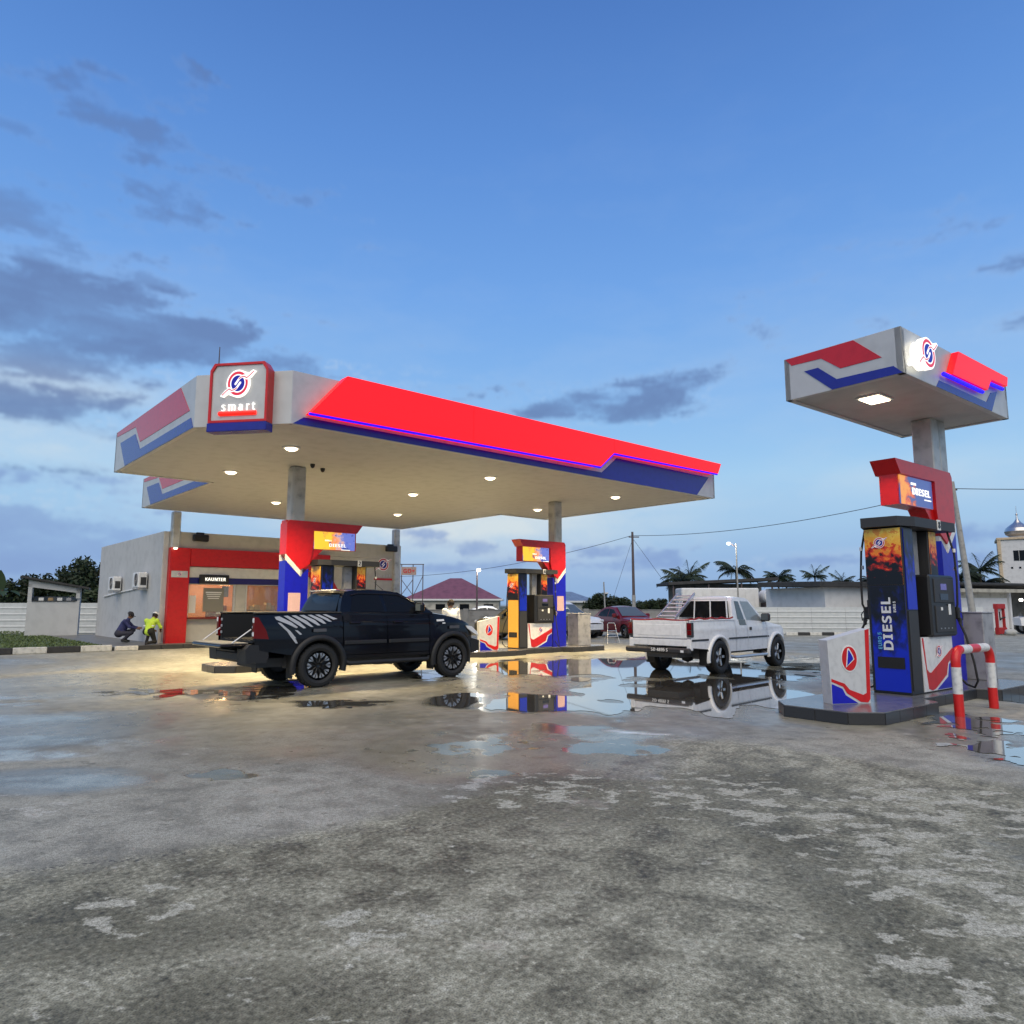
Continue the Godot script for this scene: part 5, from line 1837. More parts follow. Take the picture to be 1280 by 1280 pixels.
func make_black_pickup() -> void:
	var c := thing("pickup_truck", "black double cab pickup with open tailgate and silver slash stickers", "pickup truck", sp(6.24, -13.35), PHI)
	var V := {"up": [-1.24, 1.35, 0.5, 1.365, 1.5, 1.335, 2.42, 1.34, 2.55, 1.345, 3.0, 1.28, 3.35, 1.20, 3.62, 1.10, 3.78, 0.98, 3.86, 0.86],
		"low": [-1.24, 0.74, -0.62, 0.62, 0.42, 0.50, 2.6, 0.50, 3.5, 0.52, 3.86, 0.50],
		"plan": [-1.24, 0.885, -1.1, 0.915, 0.0, 0.93, 2.6, 0.93, 3.2, 0.92, 3.5, 0.87, 3.68, 0.80, 3.80, 0.66, 3.86, 0.52],
		"wheels": [0.0, 3.085], "arch": 0.475, "axle": 0.40, "mid": 0.86, "crease": 1.14, "tuck_up": 0.075, "tuck_low": 0.09,
		"cab": [0.42, 1.36, 0.50, 1.60, 0.60, 1.77, 0.8, 1.80, 1.2, 1.815, 1.62, 1.80, 1.78, 1.765, 2.15, 1.60, 2.58, 1.36], "waist": 1.345, "roof": 1.8, "gz0": 0.865, "gz1": 0.655}
	var bk: Material = M.black_car
	for sd in [-1.0, 1.0]:
		obj("bed_side", v_side(V, -1.22, 0.47, sd), bk, c)
		obj("inner_panel", v_side(V, 0.42, 2.52, sd, -0.03), bk, c)
		obj("sill_panel", v_side(V, 0.488, 2.47, sd, 0.0, 0.0, 0.56), bk, c)
		obj("front_wing", v_side(V, 2.487, 3.86, sd), bk, c)
		for dd in [[0.49, 1.452], [1.466, 2.472]]:
			var door := obj("door", v_side(V, dd[0], dd[1], sd, 0.0, 0.575), bk, c)
			var hx: float = dd[0] + 0.24
			var h := mb()
			h.box(Vector3(hx, 1.17, sd * (v_z(V, hx, 1.17) + 0.028)), Vector3(0.22, 0.035, 0.03), 0.012)
			h.box(Vector3(hx, 1.17, sd * (v_z(V, hx, 1.17) + 0.002)), Vector3(0.26, 0.07, 0.008), 0.004)
			obj("handle", h, M.black_gloss2, door)
			boxp("trim_strip", door, M.flare, Vector3((dd[0] + dd[1]) / 2, 0.80, sd * (v_z(V, dd[0], 0.80) + 0.008)), Vector3(dd[1] - dd[0] - 0.04, 0.075, 0.03), 0.012)
		obj("side_window", v_pane(V, [0.66, 1.40, 1.42, 1.375, 1.36, 1.715, 0.86, 1.72, 0.74, 1.66], sd), M.tint_glass, c)
		obj("side_window", v_pane(V, [1.49, 1.375, 2.36, 1.37, 2.30, 1.43, 1.98, 1.63, 1.80, 1.705, 1.44, 1.718], sd), M.tint_glass, c)
		var rv := mb()       # rain visor over the windows
		rv.tube([Vector3(0.72, 1.70, sd * (v_cabz(V, 1.70) + 0.012)), Vector3(0.9, 1.74, sd * (v_cabz(V, 1.74) + 0.012)), Vector3(1.78, 1.725, sd * (v_cabz(V, 1.725) + 0.012)), Vector3(2.0, 1.635, sd * (v_cabz(V, 1.635) + 0.012)), Vector3(2.34, 1.45, sd * (v_cabz(V, 1.45) + 0.012))], 0.016, 6)
		obj("rain_visor", rv, M.black_gloss2, c)
		for wx in V.wheels:
			obj("wheel_flare", v_flare(V, wx, sd, 0.105, 0.045), M.flare, c)
			wheel(c, Vector3(wx, 0.40, sd * 0.81), 0.40, 0.27, sd, 0)
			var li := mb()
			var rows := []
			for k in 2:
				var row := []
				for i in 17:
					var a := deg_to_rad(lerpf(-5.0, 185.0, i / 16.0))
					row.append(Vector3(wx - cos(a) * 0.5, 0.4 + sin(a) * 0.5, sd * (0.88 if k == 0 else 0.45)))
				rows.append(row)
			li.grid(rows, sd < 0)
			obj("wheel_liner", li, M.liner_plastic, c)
		boxp("marker_plate", c, M.steel_dull, Vector3(-0.02, 1.045, sd * (v_z(V, 0, 1.05) + 0.045)), Vector3(0.26, 0.06, 0.012), 0.004)
		boxp("marker_plate", c, M.steel_dull, Vector3(3.10, 1.045, sd * (v_z(V, 3.1, 1.05) + 0.045)), Vector3(0.26, 0.06, 0.012), 0.004)
		for wx in [[-0.52, 0.28], [2.58, 0.28]]:
			boxp("mud_flap", c, M.rubber, Vector3(wx[0], 0.40, sd * 0.80), Vector3(0.02, 0.42, 0.24), 0.004)
		var step := mb()
		step.tube([Vector3(0.55, 0.46, sd * 0.84), Vector3(0.62, 0.41, sd * 0.93), Vector3(2.42, 0.41, sd * 0.93), Vector3(2.5, 0.46, sd * 0.84)], 0.042, 8)
		obj("side_step", step, M.flare, c)
		# lights
		var tl := mb()
		tl.prism(P2([-1.25, 0.93, -0.98, 0.91, -1.03, 1.06, -1.18, 1.29, -1.25, 1.30]), sd * 0.845, sd * 0.925)
		var tlo := obj("tail_light", tl, M.tail_red, c)
		boxp("reverse_lamp", tlo, M.lens_clear, Vector3(-1.253, 1.0, sd * 0.885), Vector3(0.012, 0.07, 0.06), 0.004)
		boxp("brake_lamp_reflector", tlo, M.lens_clear, Vector3(-1.253, 1.24, sd * 0.885), Vector3(0.012, 0.08, 0.055), 0.004)
		var hl := mb()
		hl.prism(P2([3.48, 1.07, 3.64, 1.05, 3.80, 0.92, 3.83, 0.84, 3.68, 0.91, 3.52, 1.01]), sd * 0.60, sd * 0.865)
		obj("headlight", hl, M.lens_clear, c)
		var fb := mb()
		fb.prism(P2([3.52, 0.50, 3.60, 0.46, 3.90, 0.52, 3.90, 0.74, 3.66, 0.80, 3.60, 0.72]), sd * 0.35, sd * 0.80)
		obj("front_bumper", fb, M.flare, c)
		mirror(c, Vector3(2.20, 1.42, sd * 0.84), sd, M.black_gloss2)
	obj("bonnet", v_top(V, 2.5, 3.86, 0.06), bk, c)
	obj("nose", v_cap(V, 3.86, true), M.flare, c)
	obj("cabin_shell", v_cabin(V), bk, c)
	var ws := mb()
	ws.quad(Vector3(1.84, 1.742, 0.60), Vector3(2.54, 1.405, 0.74), Vector3(2.54, 1.405, -0.74), Vector3(1.84, 1.742, -0.60))
	for i in ws.v.size():
		ws.v[i] += Vector3(0.012, 0.035, 0)
	obj("windscreen", ws, M.tint_glass, c)
	var rw := mb()
	rw.quad(Vector3(0.405, 1.40, -0.72), Vector3(0.405, 1.40, 0.72), Vector3(0.56, 1.74, 0.60), Vector3(0.56, 1.74, -0.60))
	obj("rear_window", rw, M.tint_glass, c)
	var back := mb()
	back.quad(Vector3(0.43, 0.85, -0.86), Vector3(0.43, 0.85, 0.86), Vector3(0.43, 1.38, 0.86), Vector3(0.43, 1.38, -0.86))
	obj("cab_back", back, bk, c)
	boxp("roof_spoiler", c, M.chrome, Vector3(0.53, 1.80, 0.0), Vector3(0.10, 0.03, 1.12), 0.012)
	var an := mb()
	an.tube([Vector3(1.72, 1.82, 0.28), Vector3(1.50, 1.98, 0.28)], [0.008, 0.004], 5)
	obj("antenna", an, M.dark_plastic, c)
	# bed: black liner, rails, open tailgate with straps, bumper
	var bed := part("bed", c)
	boxp("bed_floor", bed, M.black_liner, Vector3(-0.39, 0.86, 0), Vector3(1.64, 0.04, 1.56))
	for sd in [-1.0, 1.0]:
		boxp("bed_wall", bed, M.black_liner, Vector3(-0.39, 1.10, sd * 0.80), Vector3(1.62, 0.48, 0.06))
		boxp("bed_rail", bed, M.flare, Vector3(-0.38, 1.368, sd * 0.815), Vector3(1.68, 0.03, 0.13), 0.01)
	boxp("bed_bulkhead", bed, M.black_liner, Vector3(0.40, 1.11, 0), Vector3(0.04, 0.5, 1.54))
	for k in 7:
		boxp("floor_rib", bed, M.black_liner, Vector3(-0.39, 0.887, -0.66 + k * 0.22), Vector3(1.6, 0.016, 0.09))
	var tg := part("tailgate", c)
	boxp("outer_skin", tg, bk, Vector3(-1.50, 0.80, 0), Vector3(0.52, 0.05, 1.48), 0.02)
	boxp("inner_liner", tg, M.liner_grey, Vector3(-1.50, 0.838, 0), Vector3(0.49, 0.022, 1.42), 0.008)
	for sd in [-1.0, 1.0]:
		var s := mb()
		s.tube([Vector3(-1.24, 1.08, sd * 0.76), Vector3(-1.56, 0.85, sd * 0.74)], 0.013, 6)
		obj("strap", s, M.alu, tg)
		for k in 3:
			boxp("latch", bed, M.alu, Vector3(-1.21, 1.0 + k * 0.12, sd * 0.77), Vector3(0.03, 0.05, 0.03), 0.008)
	var bp := part("rear_bumper", c)
	boxp("bar", bp, M.flare, Vector3(-1.27, 0.60, 0), Vector3(0.20, 0.20, 1.1), 0.04)
	for sd in [-1.0, 1.0]:
		var cb := mb()
		cb.prism(P2([-1.36, 0.50, -1.0, 0.50, -0.96, 0.60, -0.98, 0.80, -1.30, 0.82, -1.38, 0.74]), sd * 0.52, sd * 0.905)
		obj("corner", cb, M.flare, bp)
	boxp("tow_step", bp, M.dark_plastic, Vector3(-1.32, 0.70, 0), Vector3(0.16, 0.03, 0.9), 0.008)
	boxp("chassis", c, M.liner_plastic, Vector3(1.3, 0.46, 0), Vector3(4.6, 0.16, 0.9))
	for wx in V.wheels:
		var ax := mb()
		ax.tube([Vector3(wx, 0.36, -0.75), Vector3(wx, 0.36, 0.75)], 0.06, 8)
		obj("axle", ax, M.dark_plastic, c)
	# slash stickers on the rear quarter
	for q in [[-0.87, 1.30, -0.78, 1.31, -0.56, 1.20, -0.44, 1.11, -0.47, 1.09, -0.62, 1.16, -0.84, 1.25], [-0.70, 1.315, -0.62, 1.32, -0.40, 1.20, -0.28, 1.09, -0.33, 1.085, -0.52, 1.20], [-0.55, 1.32, -0.47, 1.325, -0.26, 1.22, -0.14, 1.11, -0.19, 1.11, -0.38, 1.22], [-0.40, 1.325, -0.31, 1.33, -0.10, 1.23, 0.0, 1.135, -0.06, 1.135, -0.24, 1.24], [-0.24, 1.33, -0.16, 1.332, 0.04, 1.245, 0.12, 1.165, 0.06, 1.165, -0.1, 1.255], [-0.09, 1.332, -0.01, 1.336, 0.16, 1.26, 0.24, 1.20, 0.18, 1.20, 0.04, 1.27], [0.06, 1.336, 0.13, 1.34, 0.36, 1.25, 0.27, 1.235, 0.16, 1.29],
		[-0.82, 1.20, -0.76, 1.19, -0.58, 1.04, -0.47, 0.91, -0.51, 0.91, -0.66, 1.05], [-0.68, 1.09, -0.64, 1.08, -0.47, 0.88, -0.44, 0.82, -0.48, 0.82, -0.6, 0.97], [-0.50, 1.06, -0.44, 1.05, -0.36, 0.98, -0.40, 0.97]]:
		obj("sticker", v_decal(V, q, 1.0), M.sticker_silver, c)
	for q in [[2.66, 1.17, 2.86, 1.175, 2.86, 1.215, 2.66, 1.21], [2.80, 1.12, 2.88, 1.12, 2.88, 1.145, 2.80, 1.145]]:
		obj("badge", v_decal(V, q, 1.0), M.paper, c)

func make_white_pickup() -> void:
	var c := thing("pickup_truck", "white old extended cab pickup with aluminium ladder leaning in its bed", "pickup truck", Vector3(4.064, 0, -16.782), deg_to_rad(90 - 45.3))
	var V := {"up": [-1.14, 1.17, 0.86, 1.18, 2.3, 1.12, 2.45, 1.10, 3.0, 1.03, 3.42, 0.96, 3.56, 0.84],
		"low": [-1.14, 0.60, -0.5, 0.55, 0.5, 0.46, 2.3, 0.46, 3.4, 0.52, 3.56, 0.5],
		"plan": [-1.14, 0.80, -0.9, 0.815, 2.6, 0.815, 3.2, 0.80, 3.45, 0.74, 3.56, 0.64],
		"wheels": [0.0, 2.86], "arch": 0.43, "axle": 0.365, "mid": 0.78, "crease": 0.98, "tuck_up": 0.035, "tuck_low": 0.07,
		"cab": [0.78, 1.18, 0.84, 1.45, 0.92, 1.62, 1.05, 1.68, 1.35, 1.695, 1.62, 1.68, 1.74, 1.64, 2.35, 1.10], "waist": 1.13, "roof": 1.68, "gz0": 0.765, "gz1": 0.64}
	var w: Material = M.white_car
	for sd in [-1.0, 1.0]:
		obj("bed_side", v_side(V, -1.14, 0.80, sd), w, c)
		obj("inner_panel", v_side(V, 0.78, 2.5, sd, -0.03), w, c)
		obj("cab_side", v_side(V, 0.815, 1.36, sd), w, c)
		var door := obj("door", v_side(V, 1.372, 2.36, sd), w, c)
		obj("front_wing", v_side(V, 2.372, 3.56, sd), w, c)
		boxp("handle", door, M.dark_plastic, Vector3(1.50, 0.96, sd * (v_z(V, 1.5, 0.96) + 0.012)), Vector3(0.09, 0.07, 0.024), 0.008)
		obj("quarter_window", v_pane(V, [0.99, 1.18, 1.31, 1.18, 1.22, 1.60, 1.03, 1.61], sd, 0.008), M.grey_glass, c)
		obj("quarter_window", v_decal(V, [1.0, 1.045, 1.33, 1.04, 1.31, 1.175, 0.99, 1.175], sd, 0.006), M.grey_glass, c)
		obj("side_window", v_pane(V, [1.42, 1.13, 2.22, 1.12, 2.12, 1.22, 1.70, 1.60, 1.30, 1.61], sd, 0.008), M.clear_glass, c)
		for q in [[-1.12, -0.44], [0.44, 1.36], [1.372, 2.36], [2.372, 2.44]]:
			obj("trim_strip", v_decal(V, [q[0], 0.735, q[1] - 0.01, 0.735, q[1] - 0.01, 0.775, q[0], 0.775], sd, 0.014), M.trim_dark, c)
		for wx in V.wheels:
			obj("wheel_flare", v_flare(V, wx, sd, 0.075, 0.05), w, c)
			wheel(c, Vector3(wx, 0.365, sd * 0.74), 0.365, 0.27, sd, 1)
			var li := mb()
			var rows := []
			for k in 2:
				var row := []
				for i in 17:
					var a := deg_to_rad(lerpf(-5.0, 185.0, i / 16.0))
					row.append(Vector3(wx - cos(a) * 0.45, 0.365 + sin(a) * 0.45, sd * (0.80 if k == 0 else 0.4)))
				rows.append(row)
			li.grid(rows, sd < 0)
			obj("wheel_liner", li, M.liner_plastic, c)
		var tl := part("tail_light", c, Vector3(-1.10, 0.98, sd * 0.765))
		boxp("red_lens", tl, M.tail_red, Vector3(-0.01, 0.07, 0), Vector3(0.10, 0.14, 0.11), 0.008)
		boxp("amber_lens", tl, M.tail_red, Vector3(-0.01, -0.06, 0), Vector3(0.098, 0.10, 0.108), 0.008)
		boxp("frame", tl, M.dark_plastic, Vector3(0, 0, 0), Vector3(0.09, 0.31, 0.125), 0.008)
		var step := mb()
		step.tube([Vector3(0.52, 0.38, sd * 0.70), Vector3(0.62, 0.33, sd * 0.86), Vector3(2.2, 0.33, sd * 0.86), Vector3(2.32, 0.38, sd * 0.70)], 0.036, 8)
		obj("side_step", step, M.alu, c)
		mirror(c, Vector3(2.16, 1.18, sd * 0.76), sd, M.dark_plastic)
		boxp("headlight", c, M.lens_clear, Vector3(3.50, 0.86, sd * 0.55), Vector3(0.12, 0.14, 0.26), 0.02)
		boxp("mud_flap", c, M.rubber, Vector3(-0.46, 0.36, sd * 0.70), Vector3(0.02, 0.34, 0.24), 0.004)
	obj("bonnet", v_top(V, 2.30, 3.56, 0.05), w, c)
	obj("nose", v_cap(V, 3.56, true), w, c)
	obj("cabin_shell", v_cabin(V), w, c)
	var ws := mb()
	ws.quad(Vector3(1.80, 1.625, 0.57), Vector3(2.32, 1.165, 0.68), Vector3(2.32, 1.165, -0.68), Vector3(1.80, 1.625, -0.57))
	for i in ws.v.size():
		ws.v[i] += Vector3(0.012, 0.034, 0)
	obj("windscreen", ws, M.grey_glass, c)
	var rw := mb()
	rw.quad(Vector3(0.745, 1.22, -0.68), Vector3(0.745, 1.22, 0.68), Vector3(0.848, 1.61, 0.60), Vector3(0.848, 1.61, -0.60))
	obj("rear_window", rw, M.tint_glass, c)
	# rack with four uprights behind the cab
	var rk := part("headboard_rack", c)
	for zz in [-0.66, -0.22, 0.22, 0.66]:
		var u := mb()
		u.tube([Vector3(0.70, 1.16, zz), Vector3(0.74, 1.66, zz * 0.94)], 0.018, 6)
		obj("upright", u, M.white_car, rk)
	var hb := mb()
	hb.tube([Vector3(0.74, 1.66, -0.64), Vector3(0.74, 1.66, 0.64)], 0.02, 6)
	obj("top_rail", hb, M.white_car, rk)
	# bed, tailgate, bumper, plate
	var bed := part("bed", c)
	boxp("bed_floor", bed, M.box_grey, Vector3(-0.15, 0.76, 0), Vector3(1.86, 0.04, 1.42))
	for sd in [-1.0, 1.0]:
		boxp("bed_wall", bed, w, Vector3(-0.15, 0.98, sd * 0.73), Vector3(1.86, 0.38, 0.04))
		boxp("bed_rail", bed, w, Vector3(-0.16, 1.175, sd * 0.755), Vector3(1.9, 0.03, 0.09), 0.01)
	boxp("bed_bulkhead", bed, w, Vector3(0.76, 0.98, 0), Vector3(0.04, 0.40, 1.42))
	var tg := part("tailgate", c)
	boxp("skin", tg, w, Vector3(-1.13, 0.985, 0), Vector3(0.05, 0.39, 1.39), 0.014)
	boxp("pressed_panel", tg, w, Vector3(-1.157, 0.97, 0), Vector3(0.012, 0.24, 1.12), 0.005)
	for sd in [-1.0, 1.0]:
		boxp("corner_post", tg, w, Vector3(-1.10, 0.66, sd * 0.745), Vector3(0.10, 0.24, 0.11), 0.012)
	boxp("lower_skirt", tg, w, Vector3(-1.115, 0.70, 0), Vector3(0.06, 0.15, 1.38), 0.012)
	var bp := part("rear_bumper", c)
	boxp("bar", bp, M.dark_plastic, Vector3(-1.22, 0.535, 0), Vector3(0.12, 0.12, 1.66), 0.03)
	boxp("number_plate", bp, M.plate_black, Vector3(-1.285, 0.55, 0.10), Vector3(0.012, 0.11, 0.42), 0.002)
	lettering("plate_lettering", bp, "SD 4895 S", 0.07, 0.006, M.paper, Transform3D(Basis(Vector3(0, 0, 1), Vector3.UP, Vector3(-1, 0, 0)), Vector3(-1.295, 0.55, 0.10)), "Droid Sans", 800)
	boxp("reflector", bp, M.lens_clear, Vector3(-1.285, 0.53, 0.66), Vector3(0.01, 0.05, 0.08), 0.004)
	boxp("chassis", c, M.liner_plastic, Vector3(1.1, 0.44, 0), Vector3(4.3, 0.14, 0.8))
	var ax := mb()
	ax.tube([Vector3(0, 0.34, -0.7), Vector3(0, 0.34, 0.7)], 0.055, 8)
	ax.xf = Transform3D(Basis(Vector3.RIGHT, 0), Vector3(0, 0.34, 0.0))
	ax.lathe([Vector2(0.0, -0.14), Vector2(0.12, -0.09), Vector2(0.14, 0.0), Vector2(0.12, 0.09), Vector2(0.0, 0.14)], 14)
	obj("rear_axle", ax, M.dark_plastic, c)
	boxp("spare_wheel", c, M.rubber, Vector3(-0.78, 0.50, 0.0), Vector3(0.5, 0.16, 0.6), 0.07)
	# red rope round the bed
	var rp := mb()
	var rng := RandomNumberGenerator.new()
	rng.seed = 8
	var path := []
	for k in 12:
		path.append(Vector3(0.75 - k * 0.165, 1.205 + (0.03 if k % 3 == 0 else 0.0), 0.77 + rng.randf_range(-0.015, 0.02)))
	for k in 9:
		path.append(Vector3(-1.14, 1.195 - 0.012 * sin(k * 1.2), 0.74 - k * 0.185))
	rp.tube(path, 0.017, 6)
	tag(obj("rope", rp, M.rope_red, self), "red rope lying along the rim of the white pickup's bed", "rope")
	get_node("rope").transform = c.transform
	# ladder leaning from the tailgate to the rack
	var la := thing("step_ladder", "aluminium step ladder leaning on the white pickup's rack", "ladder", c.transform * Vector3(-1.02, 1.22, 0.12), c.rotation.y)
	var f1 := Vector3(1.86, 0.56, -0.62)
	var dir := f1.normalized()
	var across := Vector3(-dir.z, 0, dir.x).normalized() * -1.0
	for s in [-1.0, 1.0]:
		var r := mb()
		var wd := 0.20
		r.xf = Transform3D(Basis(dir, across.cross(dir).normalized(), across), f1 * 0.5 + across * s * wd)
		r.box(Vector3.ZERO, Vector3(f1.length(), 0.085, 0.035), 0.006)
		obj("stile", r, M.alu, la)
	for k in 6:
		var p := f1 * ((k + 0.6) / 6.2)
		var r := mb()
		r.xf = Transform3D(Basis(dir, across.cross(dir).normalized(), across), p)
		r.box(Vector3.ZERO, Vector3(0.085, 0.03, 0.38), 0.006)
		obj("tread", r, M.alu, la)

# simple saloons and wagons for the far side
func small_car(label: String, pos: Vector3, turn: float, paint: Material, kind: int) -> Node3D:
	var c := thing("parked_car", label, "car", pos, turn)
	var V := {}
	if kind == 0:      # saloon
		V = {"up": [-0.85, 0.92, -0.5, 0.98, 0.2, 0.96, 2.2, 0.94, 2.9, 0.86, 3.25, 0.74, 3.35, 0.6], "low": [-0.85, 0.34, 0.4, 0.24, 2.4, 0.24, 3.35, 0.3], "plan": [-0.85, 0.66, -0.6, 0.80, 0.2, 0.86, 2.4, 0.86, 3.0, 0.80, 3.35, 0.58],
			"wheels": [0.0, 2.6], "arch": 0.345, "axle": 0.31, "mid": 0.62, "crease": 0.8, "tuck_up": 0.05, "tuck_low": 0.08,
			"cab": [-0.45, 0.97, 0.1, 1.30, 0.45, 1.42, 0.9, 1.46, 1.35, 1.42, 2.25, 0.94], "waist": 0.93, "roof": 1.45, "gz0": 0.80, "gz1": 0.58}
	else:              # tall wagon
		V = {"up": [-0.85, 1.0, 0.0, 1.02, 2.2, 1.0, 2.9, 0.94, 3.2, 0.82, 3.3, 0.66], "low": [-0.85, 0.42, 0.4, 0.34, 2.4, 0.34, 3.3, 0.4], "plan": [-0.85, 0.76, -0.6, 0.85, 2.4, 0.87, 3.0, 0.82, 3.3, 0.62],
			"wheels": [0.0, 2.6], "arch": 0.38, "axle": 0.35, "mid": 0.7, "crease": 0.86, "tuck_up": 0.04, "tuck_low": 0.08,
			"cab": [-0.80, 1.0, -0.68, 1.45, -0.45, 1.64, 0.4, 1.70, 1.2, 1.66, 1.45, 1.56, 2.2, 1.0], "waist": 0.98, "roof": 1.68, "gz0": 0.82, "gz1": 0.66}
	for sd in [-1.0, 1.0]:
		obj("body_side", v_side(V, V.up[0], V.up[V.up.size() - 2], sd), paint, c)
		if kind == 0:
			obj("side_window", v_pane(V, [0.0, 1.0, 0.95, 0.98, 0.92, 1.36, 0.5, 1.33, 0.15, 1.2], sd, 0.01), M.tint_glass, c)
			obj("side_window", v_pane(V, [1.0, 0.98, 1.95, 0.97, 1.40, 1.30, 0.98, 1.36], sd, 0.01), M.tint_glass, c)
		else:
			obj("side_window", v_pane(V, [-0.62, 1.06, 0.1, 1.05, 0.1, 1.56, -0.5, 1.53], sd, 0.01), M.tint_glass, c)
			obj("side_window", v_pane(V, [0.16, 1.05, 0.95, 1.05, 0.95, 1.56, 0.16, 1.56], sd, 0.01), M.tint_glass, c)
			obj("side_window", v_pane(V, [1.01, 1.05, 1.95, 1.04, 1.40, 1.48, 1.01, 1.56], sd, 0.01), M.tint_glass, c)
		for wx in V.wheels:
			wheel(c, Vector3(wx, V.axle, sd * 0.74), V.axle, 0.2, sd, 1)
		boxp("headlight", c, M.lens_clear, Vector3(V.up[V.up.size() - 2] - 0.12, 0.70 if kind == 0 else 0.80, sd * 0.58), Vector3(0.22, 0.13, 0.26), 0.04)
		boxp("tail_light", c, M.tail_red, Vector3(-0.83, 0.80 if kind == 0 else 0.92, sd * 0.66), Vector3(0.08, 0.14, 0.2), 0.03)
		mirror(c, Vector3(1.85, 1.0, sd * 0.78), sd, paint)
	obj("bonnet", v_top(V, 2.0, V.up[V.up.size() - 2], 0.05), paint, c)
	obj("boot_lid", v_top(V, V.up[0], 0.3, 0.03), paint, c)
	obj("nose", v_cap(V, V.up[V.up.size() - 2], true), paint, c)
	obj("tail", v_cap(V, V.up[0], false), paint, c)
	obj("cabin_shell", v_cabin(V), paint, c)
	var nn: int = V.cab.size()
	var x1: float = V.cab[nn - 2]
	var x0: float = V.cab[nn - 4]
	var ws := mb()
	var ya: float = pl(V.cab, x0 + 0.06) + 0.05
	var yb: float = pl(V.cab, x1 - 0.06) + 0.05
	ws.quad(Vector3(x0 + 0.06, ya, v_cabz(V, ya) - 0.09), Vector3(x1 - 0.06, yb, v_cabz(V, yb) - 0.09), Vector3(x1 - 0.06, yb, -v_cabz(V, yb) + 0.09), Vector3(x0 + 0.06, ya, -v_cabz(V, ya) + 0.09))
	obj("windscreen", ws, M.grey_glass, c)
	var rw := mb()
	var r0: float = V.cab[0] + 0.05
	var r1: float = V.cab[4] - 0.06
	var rya: float = pl(V.cab, r0) + 0.05
	var ryb: float = pl(V.cab, r1) + 0.05
	rw.quad(Vector3(r0 - 0.03, rya, -v_cabz(V, rya) + 0.09), Vector3(r0 - 0.03, rya, v_cabz(V, rya) - 0.09), Vector3(r1 - 0.02, ryb, v_cabz(V, ryb) - 0.09), Vector3(r1 - 0.02, ryb, -v_cabz(V, ryb) + 0.09))
	obj("rear_window", rw, M.tint_glass, c)
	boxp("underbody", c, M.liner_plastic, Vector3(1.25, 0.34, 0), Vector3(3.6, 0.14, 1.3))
	boxp("number_plate", c, M.plate_black, Vector3(-0.86, 0.66, 0), Vector3(0.02, 0.11, 0.44))
	return c
